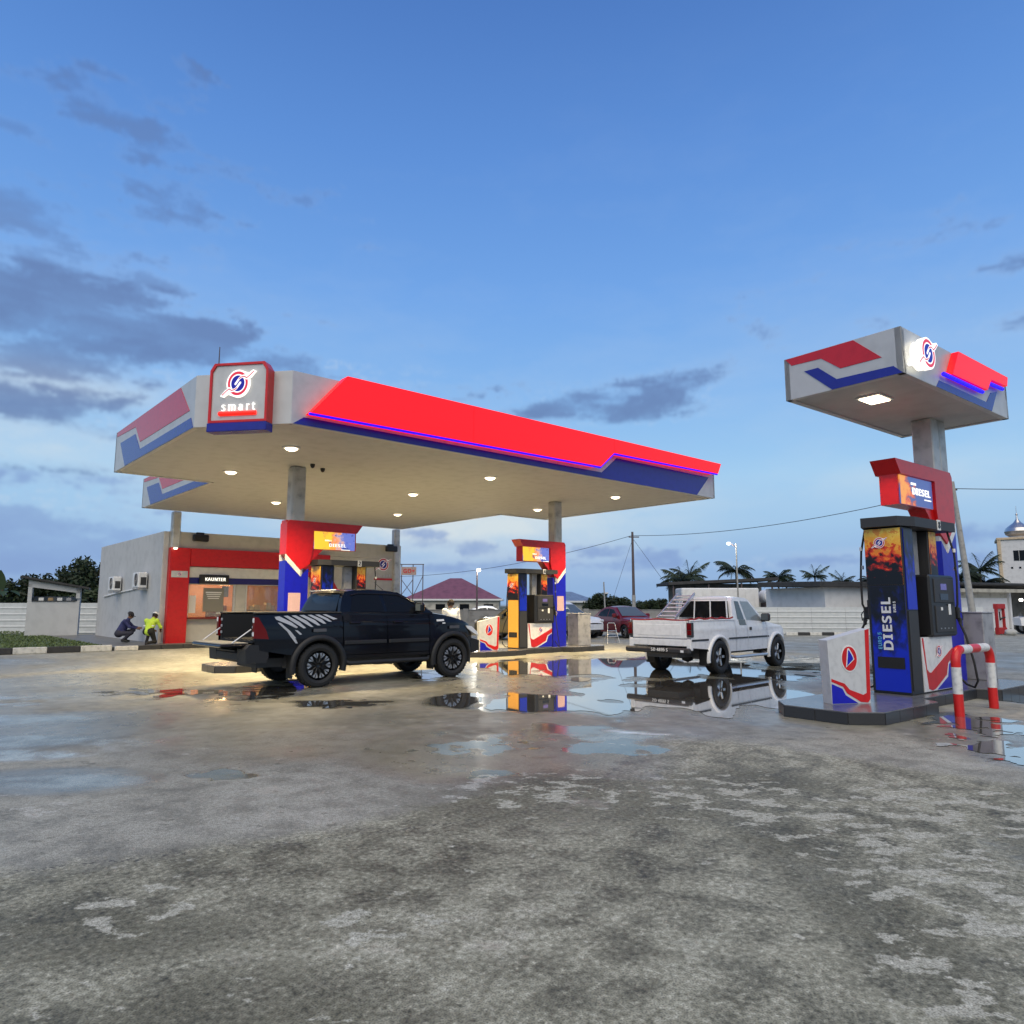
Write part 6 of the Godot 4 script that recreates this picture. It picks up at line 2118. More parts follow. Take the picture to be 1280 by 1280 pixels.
# ------------------------------------------------------------------ people
# joints joined by tapered capsules, blended and meshed as surface nets; each bone carries a colour
func flesh(b: MB, bones: Array, cell: float, k: float) -> void:
	var lo := Vector3.ONE * 1e9
	var hi := -lo
	for q in bones:
		var m: float = maxf(q[2], q[3]) + cell * 3.0
		for p in [q[0], q[1]]:
			lo = lo.min(p - Vector3.ONE * m)
			hi = hi.max(p + Vector3.ONE * m)
	var nx := int((hi.x - lo.x) / cell) + 2
	var ny := int((hi.y - lo.y) / cell) + 2
	var nz := int((hi.z - lo.z) / cell) + 2
	var val := PackedFloat32Array()
	val.resize(nx * ny * nz)
	val.fill(1.0)
	var near := PackedFloat32Array()
	near.resize(val.size())
	near.fill(9.0)
	var who := PackedInt32Array()
	who.resize(val.size())
	for bi in bones.size():
		var q: Array = bones[bi]
		var pa: Vector3 = q[0]
		var pb: Vector3 = q[1]
		var ra: float = q[2]
		var rb: float = q[3]
		var m := maxf(ra, rb) + maxf(k, cell * 2.5)
		var i0 := Vector3i(((pa.min(pb) - Vector3.ONE * m - lo) / cell).floor())
		var i1 := Vector3i(((pa.max(pb) + Vector3.ONE * m - lo) / cell).ceil())
		var ab := pb - pa
		var l2 := maxf(ab.length_squared(), 1e-9)
		for z in range(maxi(i0.z, 0), mini(i1.z + 1, nz)):
			for y in range(maxi(i0.y, 0), mini(i1.y + 1, ny)):
				for x in range(maxi(i0.x, 0), mini(i1.x + 1, nx)):
					var p := lo + Vector3(x, y, z) * cell
					var t := clampf((p - pa).dot(ab) / l2, 0.0, 1.0)
					var d := p.distance_to(pa + ab * t) - lerpf(ra, rb, t)
					var o := (z * ny + y) * nx + x
					if d < near[o]:
						near[o] = d
						who[o] = bi
					var h := clampf(0.5 + 0.5 * (val[o] - d) / k, 0.0, 1.0)
					val[o] = lerpf(val[o], d, h) - k * h * (1.0 - h)
	var vert := {}
	var pos := PackedVector3Array()
	var cols := []
	for z in nz - 1:
		for y in ny - 1:
			for x in nx - 1:
				var o := (z * ny + y) * nx + x
				var s := 0
				var sum := Vector3.ZERO
				var cnt := 0
				var c := [o, o + 1, o + nx, o + nx + 1, o + nx * ny, o + nx * ny + 1, o + nx * ny + nx, o + nx * ny + nx + 1]
				for e in 8:
					if val[c[e]] < 0.0:
						s += 1
				if s == 0 or s == 8:
					continue
				for e in [[0, 1], [2, 3], [4, 5], [6, 7], [0, 2], [1, 3], [4, 6], [5, 7], [0, 4], [1, 5], [2, 6], [3, 7]]:
					var va := val[c[e[0]]]
					var vb := val[c[e[1]]]
					if (va < 0.0) != (vb < 0.0):
						var t := va / (va - vb)
						var qa := Vector3(e[0] & 1, (e[0] >> 1) & 1, e[0] >> 2)
						var qb := Vector3(e[1] & 1, (e[1] >> 1) & 1, e[1] >> 2)
						sum += qa.lerp(qb, t)
						cnt += 1
				vert[o] = pos.size()
				pos.append(lo + (Vector3(x, y, z) + sum / cnt) * cell)
				cols.append(bones[who[o]][4])
	var nrm := PackedVector3Array()
	nrm.resize(pos.size())
	var quads := []
	for o in vert:
		var x: int = o % nx
		var y: int = (o / nx) % ny
		var z: int = o / (nx * ny)
		for ax in 3:
			var step: int = [1, nx, nx * ny][ax]
			var u: int = [nx, nx * ny, 1][ax]
			var w: int = [nx * ny, 1, nx][ax]
			if [y, z, x][ax] == 0 or [z, x, y][ax] == 0:
				continue
			var va := val[o]
			var vb := val[o + step]
			if (va < 0.0) == (vb < 0.0):
				continue
			if not (vert.has(o - u) and vert.has(o - w) and vert.has(o - u - w)):
				continue
			var q := [vert[o - u - w], vert[o - w], vert[o], vert[o - u]]
			if va > 0.0:
				q.reverse()
			quads.append(q)
			var fn := (pos[q[1]] - pos[q[0]]).cross(pos[q[2]] - pos[q[0]])
			for e in q:
				nrm[e] += fn
	b.colored = true
	for q in quads:
		for t in [[0, 1, 2], [0, 2, 3]]:
			b.tint = cols[q[t[0]]]
			var i: int = q[t[0]]
			var j: int = q[t[1]]
			var l: int = q[t[2]]
			b.tri_n(pos[i], pos[j], pos[l], nrm[i].normalized(), nrm[j].normalized(), nrm[l].normalized())
# head looking along `look`, with nose, ears and jaw
func head_bones(p: Vector3, look: Vector3, skin: Color, hair: Color) -> Array:
	var f := look.normalized()
	var r := f.cross(Vector3.UP).normalized()
	var u := r.cross(f)
	var eye := Color(0.02, 0.015, 0.012)
	return [[p + u * 0.03 - f * 0.02, p + u * 0.02 + f * 0.015, 0.092, 0.086, hair], [p - u * 0.01 + f * 0.03, p - u * 0.06 + f * 0.045, 0.070, 0.052, skin], [p + u * 0.0 + f * 0.085, p - u * 0.03 + f * 0.112, 0.010, 0.015, skin],
		[p + r * 0.092, p + r * 0.094 - u * 0.035, 0.014, 0.010, skin], [p - r * 0.092, p - r * 0.094 - u * 0.035, 0.014, 0.010, skin],
		[p + r * 0.032 + f * 0.094, p + r * 0.034 + f * 0.095, 0.011, 0.011, eye], [p - r * 0.032 + f * 0.094, p - r * 0.034 + f * 0.095, 0.011, 0.011, eye], [p - r * 0.02 - u * 0.062 + f * 0.088, p + r * 0.02 - u * 0.062 + f * 0.088, 0.008, 0.008, skin.darkened(0.35)]]
func hand_bones(w: Vector3, dir: Vector3, side: Vector3, skin: Color) -> Array:
	var d := dir.normalized()
	var s := (side - d * side.dot(d)).normalized()
	var n := d.cross(s)
	var out := [[w, w + d * 0.08, 0.030, 0.036, skin]]
	for k in 4:
		var base := w + d * 0.085 + s * (-0.03 + k * 0.02)
		var l: float = [0.065, 0.075, 0.07, 0.055][k]
		var m := base + d * l * 0.55 - n * 0.008
		out.append([base, m, 0.0095, 0.009, skin])
		out.append([m, m + d * l * 0.35 - n * 0.03, 0.009, 0.0075, skin])
	var t := w + d * 0.03 - s * 0.035
	out.append([t, t + d * 0.035 - s * 0.03 - n * 0.01, 0.012, 0.010, skin])
	out.append([t + d * 0.035 - s * 0.03 - n * 0.01, t + d * 0.065 - s * 0.03 - n * 0.025, 0.010, 0.008, skin])
	return out
func person(label: String, pos: Vector3, turn: float, J: Dictionary, C: Dictionary) -> Node3D:
	var c := thing("person", label, "person", pos, turn)
	var b := mb()
	var bones := [[J.pelvis, J.chest, 0.145, 0.165, C.top], [J.chest, J.neck - Vector3(0, 0.05, 0), 0.15, 0.07, C.top], [J.neck - Vector3(0, 0.05, 0), J.neck + (J.head - J.neck) * 0.5, 0.055, 0.055, C.skin],
		[J.pelvis + Vector3(0, 0, -0.07), J.pelvis + Vector3(0, 0, 0.07), 0.135, 0.135, C.pants]]
	for s in 2:
		var S := "l" if s == 0 else "r"
		bones.append([J["sho_" + S], J["elb_" + S], 0.068, 0.052, C.top])
		bones.append([J["elb_" + S], J["wri_" + S], 0.05, 0.034, C.get("sleeve", C.skin)])
		bones.append([J["chest"], J["sho_" + S], 0.12, 0.075, C.top])
		bones.append([J["hip_" + S], J["kne_" + S], 0.100, 0.068, C.pants])
		bones.append([J["kne_" + S], J["ank_" + S], 0.066, 0.048, C.pants])
		bones.append([J["ank_" + S], J["toe_" + S], 0.048, 0.038, C.shoe])
	flesh(b, bones, 0.022, 0.035)
	flesh(b, head_bones(J.head, J.look, C.skin, C.hair), 0.011, 0.016)
	for s in 2:
		var S := "l" if s == 0 else "r"
		var d: Vector3 = J["wri_" + S] - J["elb_" + S]
		flesh(b, hand_bones(J["wri_" + S], d, Vector3(0, 0, -1.0 if s == 0 else 1.0).cross(Vector3.UP) + Vector3(0, 0.2, 0.4), C.skin), 0.008, 0.006)
	obj("body", b, M.skin_and_cloth, c)
	return c
func make_people() -> void:
	var skin := Color(0.20, 0.105, 0.06)
	var V := func(x: float, y: float, z: float) -> Vector3: return Vector3(x, y, z)
	# squatting in a blue shirt and cap
	var J := {"pelvis": Vector3(-0.14, 0.33, 0), "chest": Vector3(0.06, 0.68, 0), "neck": Vector3(0.15, 0.89, 0), "head": Vector3(0.23, 1.0, 0), "look": Vector3(1, -0.55, -0.1),
		"sho_l": Vector3(0.08, 0.79, -0.19), "sho_r": Vector3(0.08, 0.79, 0.19), "elb_l": Vector3(0.28, 0.58, -0.22), "elb_r": Vector3(0.27, 0.57, 0.22), "wri_l": Vector3(0.48, 0.55, -0.12), "wri_r": Vector3(0.47, 0.52, 0.10),
		"hip_l": Vector3(-0.12, 0.32, -0.10), "hip_r": Vector3(-0.12, 0.32, 0.10), "kne_l": Vector3(0.32, 0.45, -0.15), "kne_r": Vector3(0.33, 0.36, 0.15), "ank_l": Vector3(0.02, 0.08, -0.12), "ank_r": Vector3(0.02, 0.08, 0.12), "toe_l": Vector3(0.19, 0.045, -0.13), "toe_r": Vector3(0.19, 0.045, 0.13)}
	var p := person("person squatting by the shop's side wall in navy shirt and cap", sp(7.05, -30.0, 0.13), 0.25, J, {"top": Color(0.028, 0.035, 0.11), "pants": Color(0.028, 0.03, 0.045), "skin": skin, "hair": Color(0.02, 0.015, 0.012), "shoe": Color(0.02, 0.02, 0.02), "sleeve": Color(0.028, 0.035, 0.11)})
	var hat := mb()
	hat.xf = Transform3D(Basis(Vector3.BACK, -0.45), Vector3(0.215, 1.045, 0))
	hat.lathe([Vector2(0.112, -0.01), Vector2(0.112, 0.03), Vector2(0.092, 0.075), Vector2(0.05, 0.10), Vector2(0.0, 0.107)], 18)
	hat.slab(P2([0.06, -0.085, 0.18, -0.06, 0.205, 0.0, 0.18, 0.06, 0.06, 0.085]), -0.012, 0.002)
	obj("cap", hat, M.cap_dark, p)
	# kneeling with back turned, in a yellow vest
	J = {"pelvis": Vector3(-0.02, 0.46, 0), "chest": Vector3(0.10, 0.74, 0), "neck": Vector3(0.20, 0.92, 0), "head": Vector3(0.30, 0.99, 0), "look": Vector3(1, -0.7, 0),
		"sho_l": Vector3(0.12, 0.84, -0.20), "sho_r": Vector3(0.12, 0.84, 0.20), "elb_l": Vector3(0.26, 0.60, -0.27), "elb_r": Vector3(0.26, 0.60, 0.27), "wri_l": Vector3(0.46, 0.50, -0.14), "wri_r": Vector3(0.46, 0.50, 0.14),
		"hip_l": Vector3(0.0, 0.44, -0.11), "hip_r": Vector3(0.0, 0.44, 0.11), "kne_l": Vector3(0.34, 0.46, -0.20), "kne_r": Vector3(0.14, 0.09, 0.16), "ank_l": Vector3(0.20, 0.09, -0.20), "ank_r": Vector3(-0.26, 0.08, 0.16), "toe_l": Vector3(0.36, 0.045, -0.20), "toe_r": Vector3(-0.38, 0.045, 0.16)}
	p = person("person kneeling beside the red pillar in bright yellow vest and white cap", sp(7.35, -27.75, 0.13), 1.45, J, {"top": Color(0.50, 0.68, 0.06), "pants": Color(0.012, 0.012, 0.014), "skin": skin, "hair": Color(0.012, 0.01, 0.01), "shoe": Color(0.015, 0.015, 0.015), "sleeve": Color(0.02, 0.02, 0.022)})
	hat = mb()
	hat.xf = Transform3D(Basis(Vector3.BACK, -0.6), Vector3(0.31, 1.045, 0))
	hat.lathe([Vector2(0.108, 0.0), Vector2(0.105, 0.035), Vector2(0.085, 0.075), Vector2(0.045, 0.095), Vector2(0.0, 0.10)], 18)
	obj("cap", hat, M.white_paint, p)
	for q in [[-0.13, 0.03], [0.13, 0.03]]:
		boxp("reflective_strip", p, M.paper, Vector3(-0.03, 0.66, q[0]), Vector3(0.02, 0.04, 0.16), 0.005)
	# standing beyond the black pickup
	J = {"pelvis": Vector3(0, 0.92, 0), "chest": Vector3(0.02, 1.22, 0), "neck": Vector3(0.02, 1.42, 0), "head": Vector3(0.04, 1.545, 0), "look": Vector3(1, -0.1, 0),
		"sho_l": Vector3(0.02, 1.36, -0.19), "sho_r": Vector3(0.02, 1.36, 0.19), "elb_l": Vector3(0.0, 1.08, -0.24), "elb_r": Vector3(0.0, 1.08, 0.24), "wri_l": Vector3(0.10, 0.86, -0.22), "wri_r": Vector3(0.10, 0.86, 0.22),
		"hip_l": Vector3(0, 0.9, -0.10), "hip_r": Vector3(0, 0.9, 0.10), "kne_l": Vector3(0.03, 0.48, -0.10), "kne_r": Vector3(0.03, 0.48, 0.10), "ank_l": Vector3(0, 0.08, -0.10), "ank_r": Vector3(0, 0.08, 0.10), "toe_l": Vector3(0.17, 0.045, -0.12), "toe_r": Vector3(0.17, 0.045, 0.12)}
	person("person in white shirt standing beyond the black pickup's bonnet", Vector3(-1.62, 0, -19.2), 2.2, J, {"top": Color(0.70, 0.70, 0.68), "pants": Color(0.03, 0.03, 0.035), "skin": skin, "hair": Color(0.012, 0.01, 0.01), "shoe": Color(0.02, 0.02, 0.02)})

# ------------------------------------------------------------------ trees
func crown_mesh(sd: int, clumps: int, leaves: int, leaf: float, tone: Color) -> ArrayMesh:
	var rng := RandomNumberGenerator.new()
	rng.seed = sd
	var b := mb()
	b.colored = true
	for k in clumps:
		var dir := Vector3(rng.randfn(), rng.randfn() * 0.9, rng.randfn()).normalized()
		var ctr := dir * rng.randf_range(0.30, 0.76)
		var cr := rng.randf_range(0.20, 0.36)
		var tv := rng.randf_range(0.65, 1.35)
		for i in leaves:
			var p := ctr + Vector3(rng.randfn(), rng.randfn() * 0.8, rng.randfn()).normalized() * cr * pow(rng.randf(), 0.4)
			var a := Vector3(rng.randfn(), rng.randfn(), rng.randfn()).normalized() * leaf * rng.randf_range(0.6, 1.3)
			var c := a.cross(Vector3(rng.randfn(), rng.randfn(), rng.randfn())).normalized() * leaf * 0.45
			var lv := tv * rng.randf_range(0.75, 1.25)
			b.tint = Color(tone.r * lv, tone.g * lv, tone.b * lv)
			b.tri(p - a, p + c, p + a)
			b.tri(p - a, p + a, p - c)
	return b.mesh()
func tree(label: String, pos: Vector3, h: float, rx: float, ry: float, mesh: Mesh, turn: float, group: String) -> void:
	var c := thing("broadleaf_tree", label, "tree", pos, turn, group)
	var t := mb()
	t.tube([Vector3.ZERO, Vector3(0.05, h * 0.35, 0.04), Vector3(-0.04, h - ry, 0.0), Vector3(0.05, h - ry * 0.6, 0.05)], [0.20, 0.15, 0.11, 0.05], 8)
	for k in 5:
		var a := TAU * k / 5
		t.tube([Vector3(0, h - ry * 1.35, 0), Vector3(cos(a) * rx * 0.3, h - ry * 0.95, sin(a) * rx * 0.3), Vector3(cos(a) * rx * 0.6, h - ry * 0.6, sin(a) * rx * 0.6)], [0.08, 0.05, 0.02], 6)
	obj("trunk", t, M.trunk, c)
	var o := mobj("crown", mesh, M.leaf, c)
	o.position = Vector3(0, h - ry, 0)
	o.scale = Vector3(rx, ry, rx)
func palm_mesh(sd: int, fronds: int, length: float, droop: float, tone: Color) -> ArrayMesh:
	var rng := RandomNumberGenerator.new()
	rng.seed = sd
	var b := mb()
	b.colored = true
	for k in fronds:
		var az := TAU * k / fronds + rng.randf_range(-0.2, 0.2)
		var rise := rng.randf_range(0.0, 1.9)
		var L := length * rng.randf_range(0.8, 1.15)
		var d := Vector3(cos(az), 0, sin(az))
		var side := d.cross(Vector3.UP)
		var tv := rng.randf_range(0.7, 1.3)
		b.tint = Color(tone.r * tv, tone.g * tv, tone.b * tv)
		var prev := Vector3.ZERO
		var n := 14
		for i in range(1, n + 1):
			var t := float(i) / n
			var p := d * L * t * (0.92 - 0.18 * t) + Vector3.UP * (L * (rise * 0.55 * t - droop * t * t))
			b.tri(prev - side * 0.035, p + side * 0.025, prev + side * 0.035)
			b.tri(prev - side * 0.035, p - side * 0.025, p + side * 0.025)
			var ll := L * 0.26 * sin(PI * clampf(t * 0.9 + 0.1, 0, 1)) + 0.1
			for s in [-1.0, 1.0]:
				for q in 2:
					var r0: Vector3 = prev.lerp(p, 0.25 + 0.5 * q)
					var tip: Vector3 = r0 + side * s * ll * 0.75 + d * ll * 0.45 - Vector3.UP * ll * rng.randf_range(0.35, 0.75)
					b.tri(r0 - d * 0.06, r0 + d * 0.06, tip)
			prev = p
	return b.mesh()
func palm(label: String, pos: Vector3, high: float, mesh: Mesh, k: float, turn: float) -> void:
	var h := high - 0.6
	var c := thing("palm_tree", label, "palm", pos, turn, "palms beyond the roofs")
	var t := mb()
	t.tube([Vector3.ZERO, Vector3(0.15, h * 0.4, 0.1), Vector3(0.05, h, 0.0)], [0.24, 0.18, 0.15], 8)
	obj("trunk", t, M.trunk, c)
	var o := mobj("crown", mesh, M.leaf, c)
	o.position = Vector3(0.05, h, 0)
	o.scale = Vector3.ONE * k

func make_trees() -> void:
	var g1 := Color(0.020, 0.034, 0.012)
	var g2 := Color(0.034, 0.055, 0.018)
	var cm := [crown_mesh(1, 30, 120, 0.085, g1), crown_mesh(2, 34, 110, 0.08, g1), crown_mesh(3, 26, 110, 0.09, g2)]
	var G := "trees beyond the left fence"
	tree("round dark tree rising behind the kiosk roof", Vector3(-34.6, 0, -53), 4.6, 2.5, 2.2, cm[0], 0.3, G)
	tree("tallest dark tree standing against the shop's left edge", Vector3(-31.6, 0, -54), 5.8, 2.5, 2.7, cm[1], 1.7, G)
	tree("dark tree between the kiosk roof and the tallest tree", Vector3(-33.9, 0, -56), 5.0, 2.2, 2.3, cm[1], 2.9, G)
	tree("lower leafy tree at the left frame edge", Vector3(-38.6, 0, -55), 4.1, 2.3, 2.0, cm[2], 4.0, G)
	tree("dark bush filling the gap below the banana leaves", Vector3(-36.4, 0, -50), 2.8, 2.4, 1.5, cm[0], 5.0, G)
	tree("dark bush low behind the fence beside the shop", Vector3(-29.6, 0, -50), 3.2, 2.2, 1.7, cm[2], 0.9, G)
	G = "trees beyond the grey wall"
	tree("rounded dark tree just right of the blue-roofed house", Vector3(9.9, 0, -78), 3.5, 2.5, 1.9, cm[0], 1.0, G)
	tree("smaller tree leaning on the rounded dark one's right", Vector3(12.3, 0, -80), 2.9, 1.9, 1.5, cm[1], 2.2, G)
	for k in 6:
		tree("low green bush in the far hedge, %s from the power pole" % ORD[k], Vector3(15.0 + k * 1.55, 0, -88 - (k % 2) * 2), 2.3 + 0.25 * (k % 3), 1.5, 1.2, cm[2 if k % 2 else 0], k * 1.3, G)
	# banana plant at the left edge
	var bp := thing("banana_plant", "banana plant with broad upright leaves at the left frame edge", "plant", Vector3(-35.2, 0, -49.5))
	var st := mb()
	st.tube([Vector3.ZERO, Vector3(0.0, 2.6, 0.0)], [0.16, 0.09], 8)
	obj("stem", st, M.trunk, bp)
	var rng := RandomNumberGenerator.new()
	rng.seed = 4
	mat("banana_leaf", lin(0.030, 0.055, 0.020), 0.5)
	for k in 8:
		var az := TAU * k / 8 + rng.randf_range(-0.3, 0.3)
		var d := Vector3(cos(az), 0, sin(az))
		var sd := d.cross(Vector3.UP)
		var rise := 1.9 if k == 2 else rng.randf_range(0.7, 1.5)
		var rows := []
		for i in 9:
			var t := i / 8.0
			var p := Vector3(0, 2.3, 0) + d * t * (1.5 if k != 2 else 0.4) + Vector3.UP * (rise * t - (1.1 if k != 2 else 0.3) * t * t)
			var w := 0.30 * sin(PI * clampf(t * 0.92 + 0.04, 0, 1))
			rows.append([p - sd * w + Vector3(0, 0.05, 0), p, p + sd * w + Vector3(0, 0.05, 0)])
		var lb := mb()
		lb.grid(rows)
		obj("leaf", lb, M.banana_leaf, bp)
	var pm := [palm_mesh(5, 18, 3.3, 0.55, Color(0.022, 0.036, 0.016)), palm_mesh(6, 16, 3.1, 0.45, Color(0.026, 0.042, 0.018)), palm_mesh(7, 22, 3.0, 0.62, Color(0.018, 0.030, 0.014))]
	palm("big palm with drooping fronds left of the open shed roof", Vector3(25.6, 0, -108), 5.9, pm[0], 1.47, 0.2)
	palm("thin palm whose fronds cross the shed roof's left end", Vector3(27.8, 0, -112), 6.6, pm[1], 1.41, 1.1)
	palm("dense dark palm directly behind the right street lamp", Vector3(40.2, 0, -128), 8.3, pm[2], 1.6, 2.0)
	palm("palm behind the long roof, left of the second pair", Vector3(53.0, 0, -142), 7.6, pm[0], 1.34, 2.6)
	palm("palm standing alone above the long roof's middle", Vector3(61.0, 0, -144), 8.0, pm[1], 1.28, 0.9)
	palm("small palm just right of the lone one over the long roof", Vector3(57.5, 0, -150), 7.0, pm[2], 1.09, 1.6)
	palm("palm low over the long roof near the diesel pump's hose", Vector3(67.5, 0, -146), 7.0, pm[1], 1.15, 4.0)
	palm("palm beside the diesel pump over the long roof's end", Vector3(71.0, 0, -142), 7.1, pm[2], 1.15, 5.0)
	palm("palm between the leaning pole and the tower", Vector3(64.0, 0, -102), 6.2, pm[0], 1.34, 0.4)
	palm("taller palm with crown touching the tower's left side", Vector3(68.2, 0, -104), 7.3, pm[1], 1.41, 1.4)
	palm("dark palm half hidden at the tower's foot", Vector3(70.2, 0, -106), 5.6, pm[2], 1.41, 2.4)
	palm("low dark palm just right of the leaning pole", Vector3(66.4, 0, -110), 5.2, pm[2], 1.6, 3.3)

# ------------------------------------------------------------------ far side
func street_lamp(label: String, pos: Vector3, h: float, arm: float) -> void:
	var c := thing("street_lamp", label, "street lamp", pos, 0.0, "lit street lamps")
	var b := mb()
	b.tube([Vector3.ZERO, Vector3(0, h, 0)], [0.07, 0.045], 8)
	obj("pole", b, M.pole_steel if arm == 0 else M.pole_concrete, c)
	b = mb()
	b.tube([Vector3(0, h - 0.25, 0), Vector3(arm * 0.6, h - 0.05, 0), Vector3(arm, h, 0)] if arm != 0 else [Vector3(0, h - 0.05, 0), Vector3(0.05, h + 0.08, 0.1)], 0.03, 6)
	obj("arm", b, M.pole_steel, c)
	b = mb()
	b.xf = Transform3D(Basis.IDENTITY, Vector3(arm - 0.02 if arm != 0 else 0.1, h, 0.12))
	b.lathe([Vector2(0.0, -0.12), Vector2(0.10, -0.09), Vector2(0.15, 0.0), Vector2(0.10, 0.08), Vector2(0.0, 0.10)], 16)
	obj("lamp_globe", b, M.lamp_street, c)
	var l := OmniLight3D.new()
	l.name = "lamp"
	c.add_child(l)
	l.position = Vector3(arm - 0.02 if arm != 0 else 0.1, h, 0.12)
	l.light_energy = 3.0
	l.light_color = Color(1, 0.97, 0.9)
	l.light_size = 0.12
	l.omni_range = 40
	l.shadow_enabled = true
func cable(label: String, a: Vector3, b: Vector3, sag: float, r := 0.016) -> void:
	var path := []
	for k in 17:
		var t := k / 16.0
		path.append(a.lerp(b, t) - Vector3(0, sag * 4.0 * t * (1.0 - t), 0))
	var m := mb()
	m.tube(path, r, 5, false)
	tag(obj("power_cable", m, M.cable), label, "cable")
func make_far_side() -> void:
	mat("cap_dark", lin(0.02, 0.018, 0.022), 0.8)
	# grey block wall with piers
	var w := thing("block_wall", "grey concrete wall behind the parked cars", "wall", Vector3(3.2, 0, -42.5))
	boxp("wall", w, M.block_wall, Vector3(0, 0.62, 0), Vector3(16.8, 1.24, 0.2), 0.01)
	for k in 8:
		boxp("pier", w, M.block_wall, Vector3(-8.3 + k * 2.37, 0.66, 0.0), Vector3(0.3, 1.32, 0.3), 0.01)
	boxp("coping", w, M.block_wall, Vector3(0, 1.255, 0), Vector3(16.8, 0.03, 0.26))
	house("house with purple hipped roof beyond the wall", Vector3(-8.8, 0, -112), 0.0, 14.8, 13.0, 2.45, 5.75, M.purple_roof, M.cream_wall)
	house("small house with pale blue roof right of the far totem", Vector3(7.6, 0, -96), 0.5, 6.0, 5.2, 2.1, 3.35, M.blue_roof, M.cream_dull, false)
	# hoarding on a steel frame beside the shop
	var bb := thing("hoarding", "small hoarding on a steel frame just right of the shop", "hoarding", Vector3(-10.5, 0, -75))
	for x in [-1.1, 0.1, 1.15]:
		boxp("leg", bb, M.pole_steel, Vector3(x, 2.9, 0), Vector3(0.09, 5.8, 0.09))
	for q in [[-1.1, 2.6, 0.1, 4.2], [0.1, 2.6, -1.1, 4.2], [0.1, 2.4, 1.15, 4.6]]:
		var t := mb()
		t.tube([Vector3(q[0], q[1], 0), Vector3(q[2], q[3], 0)], 0.035, 5)
		obj("brace", t, M.pole_steel, bb)
	boxp("board", bb, M.hoarding, Vector3(-0.35, 5.1, 0.08), Vector3(1.6, 0.85, 0.06), 0.01)
	lettering("lettering", bb, "GO+", 0.45, 0.02, M.red_paint, Transform3D(Basis.IDENTITY, Vector3(-0.3, 5.1, 0.12)), "Droid Sans", 800)
	boxp("cap_rail", bb, M.pole_steel, Vector3(0, 5.8, 0), Vector3(2.5, 0.08, 0.14))
	street_lamp("lit street lamp beside the purple-roofed house", Vector3(-2.2, 0, -45), 3.72, 0.0)
	street_lamp("lit street lamp on a pale pole behind the white pickup", Vector3(16.4, 0, -52), 6.0, -0.55)
	# poles and cables
	var pp := thing("power_pole", "tall thin power pole behind the red car", "pole", Vector3(8.15, 0, -48))
	var b := mb()
	b.tube([Vector3.ZERO, Vector3(0, 6.45, 0)], [0.11, 0.075], 10)
	obj("shaft", b, M.pole_steel, pp)
	b = mb()
	b.tube([Vector3(0, 0, 0), Vector3(0, 2.2, 0)], 0.125, 10)
	obj("sleeve", b, M.pole_concrete, pp)
	boxp("crossarm", pp, M.pole_steel, Vector3(0.1, 6.1, 0), Vector3(0.7, 0.07, 0.07))
	pp = thing("power_pole", "thick concrete pole leaning beside the diesel totem", "pole", Vector3(19.3, 0, -30))
	b = mb()
	b.tube([Vector3.ZERO, Vector3(-0.5, 6.75, 0)], [0.15, 0.085], 12)
	obj("shaft", b, M.pole_concrete, pp)
	boxp("bracket", pp, M.pole_steel, Vector3(-0.46, 6.4, 0), Vector3(0.3, 0.06, 0.06))
	pp = thing("power_pole", "short thin pole in front of the far round tree", "pole", Vector3(9.1, 0, -70))
	b = mb()
	b.tube([Vector3.ZERO, Vector3(-0.12, 3.8, 0)], [0.09, 0.06], 8)
	obj("shaft", b, M.pole_concrete, pp)
	boxp("lamp_head", pp, M.panel_grey, Vector3(0.12, 2.7, 0.05), Vector3(0.35, 0.16, 0.2), 0.03)
	cable("sagging cable from the tall pole towards the diesel totem", Vector3(8.1, 6.2, -48), Vector3(18.8, 6.45, -30), 0.55)
	cable("cable leaving the leaning pole at the right frame edge", Vector3(18.8, 6.45, -30), Vector3(45, 8.6, -34), 0.5)
	cable("cable falling left from the tall pole past the far totem", Vector3(8.1, 6.2, -48), Vector3(-14, 4.2, -66), 0.9)
	cable("stay wire slanting down right from the tall pole", Vector3(8.1, 6.1, -48), Vector3(11.8, 0.5, -47), 0.0, 0.012)
	cable("stay wire slanting down left from the tall pole", Vector3(8.1, 5.8, -48), Vector3(6.4, 0.5, -49), 0.0, 0.010)
	# sheds and long white building on the right
	var sh := thing("open_shed", "open shed with dark flat roof behind the white pickup", "shed", Vector3(17.9, 0, -63))
	var rf := mb()
	rf.xf = Transform3D(Basis(Vector3.BACK, 0.045), Vector3(0, 3.55, 0))
	rf.box(Vector3.ZERO, Vector3(9.4, 0.26, 5.0), 0.02)
	obj("roof", rf, M.dark_roof, sh)
	for x in [-4.2, -1.2, 1.6, 4.2]:
		boxp("post", sh, M.pole_steel, Vector3(x, 1.7, 2.2), Vector3(0.12, 3.4, 0.12))
	boxp("back_wall", sh, M.bay_wall, Vector3(0.4, 1.7, -1.6), Vector3(8.4, 3.5, 0.1))
	var ct := thing("white_container", "long white container under the open shed's edge", "container", Vector3(16.4, 0, -57.5))
	boxp("body", ct, M.white_wall, Vector3(0, 1.7, 0), Vector3(6.1, 2.35, 2.2), 0.08)
	for k in 9:
		boxp("side_rib", ct, M.white_wall, Vector3(-2.7 + k * 0.67, 1.7, 1.115), Vector3(0.06, 2.1, 0.03))
	for x in [-2.2, 0.0, 2.2]:
		boxp("skid", ct, M.dark_plastic, Vector3(x, 0.26, 0), Vector3(0.4, 0.52, 2.0))
	var tk := mb()
	tk.xf = Transform3D(Basis(Vector3.RIGHT, PI / 2), Vector3(0, 0, 0))
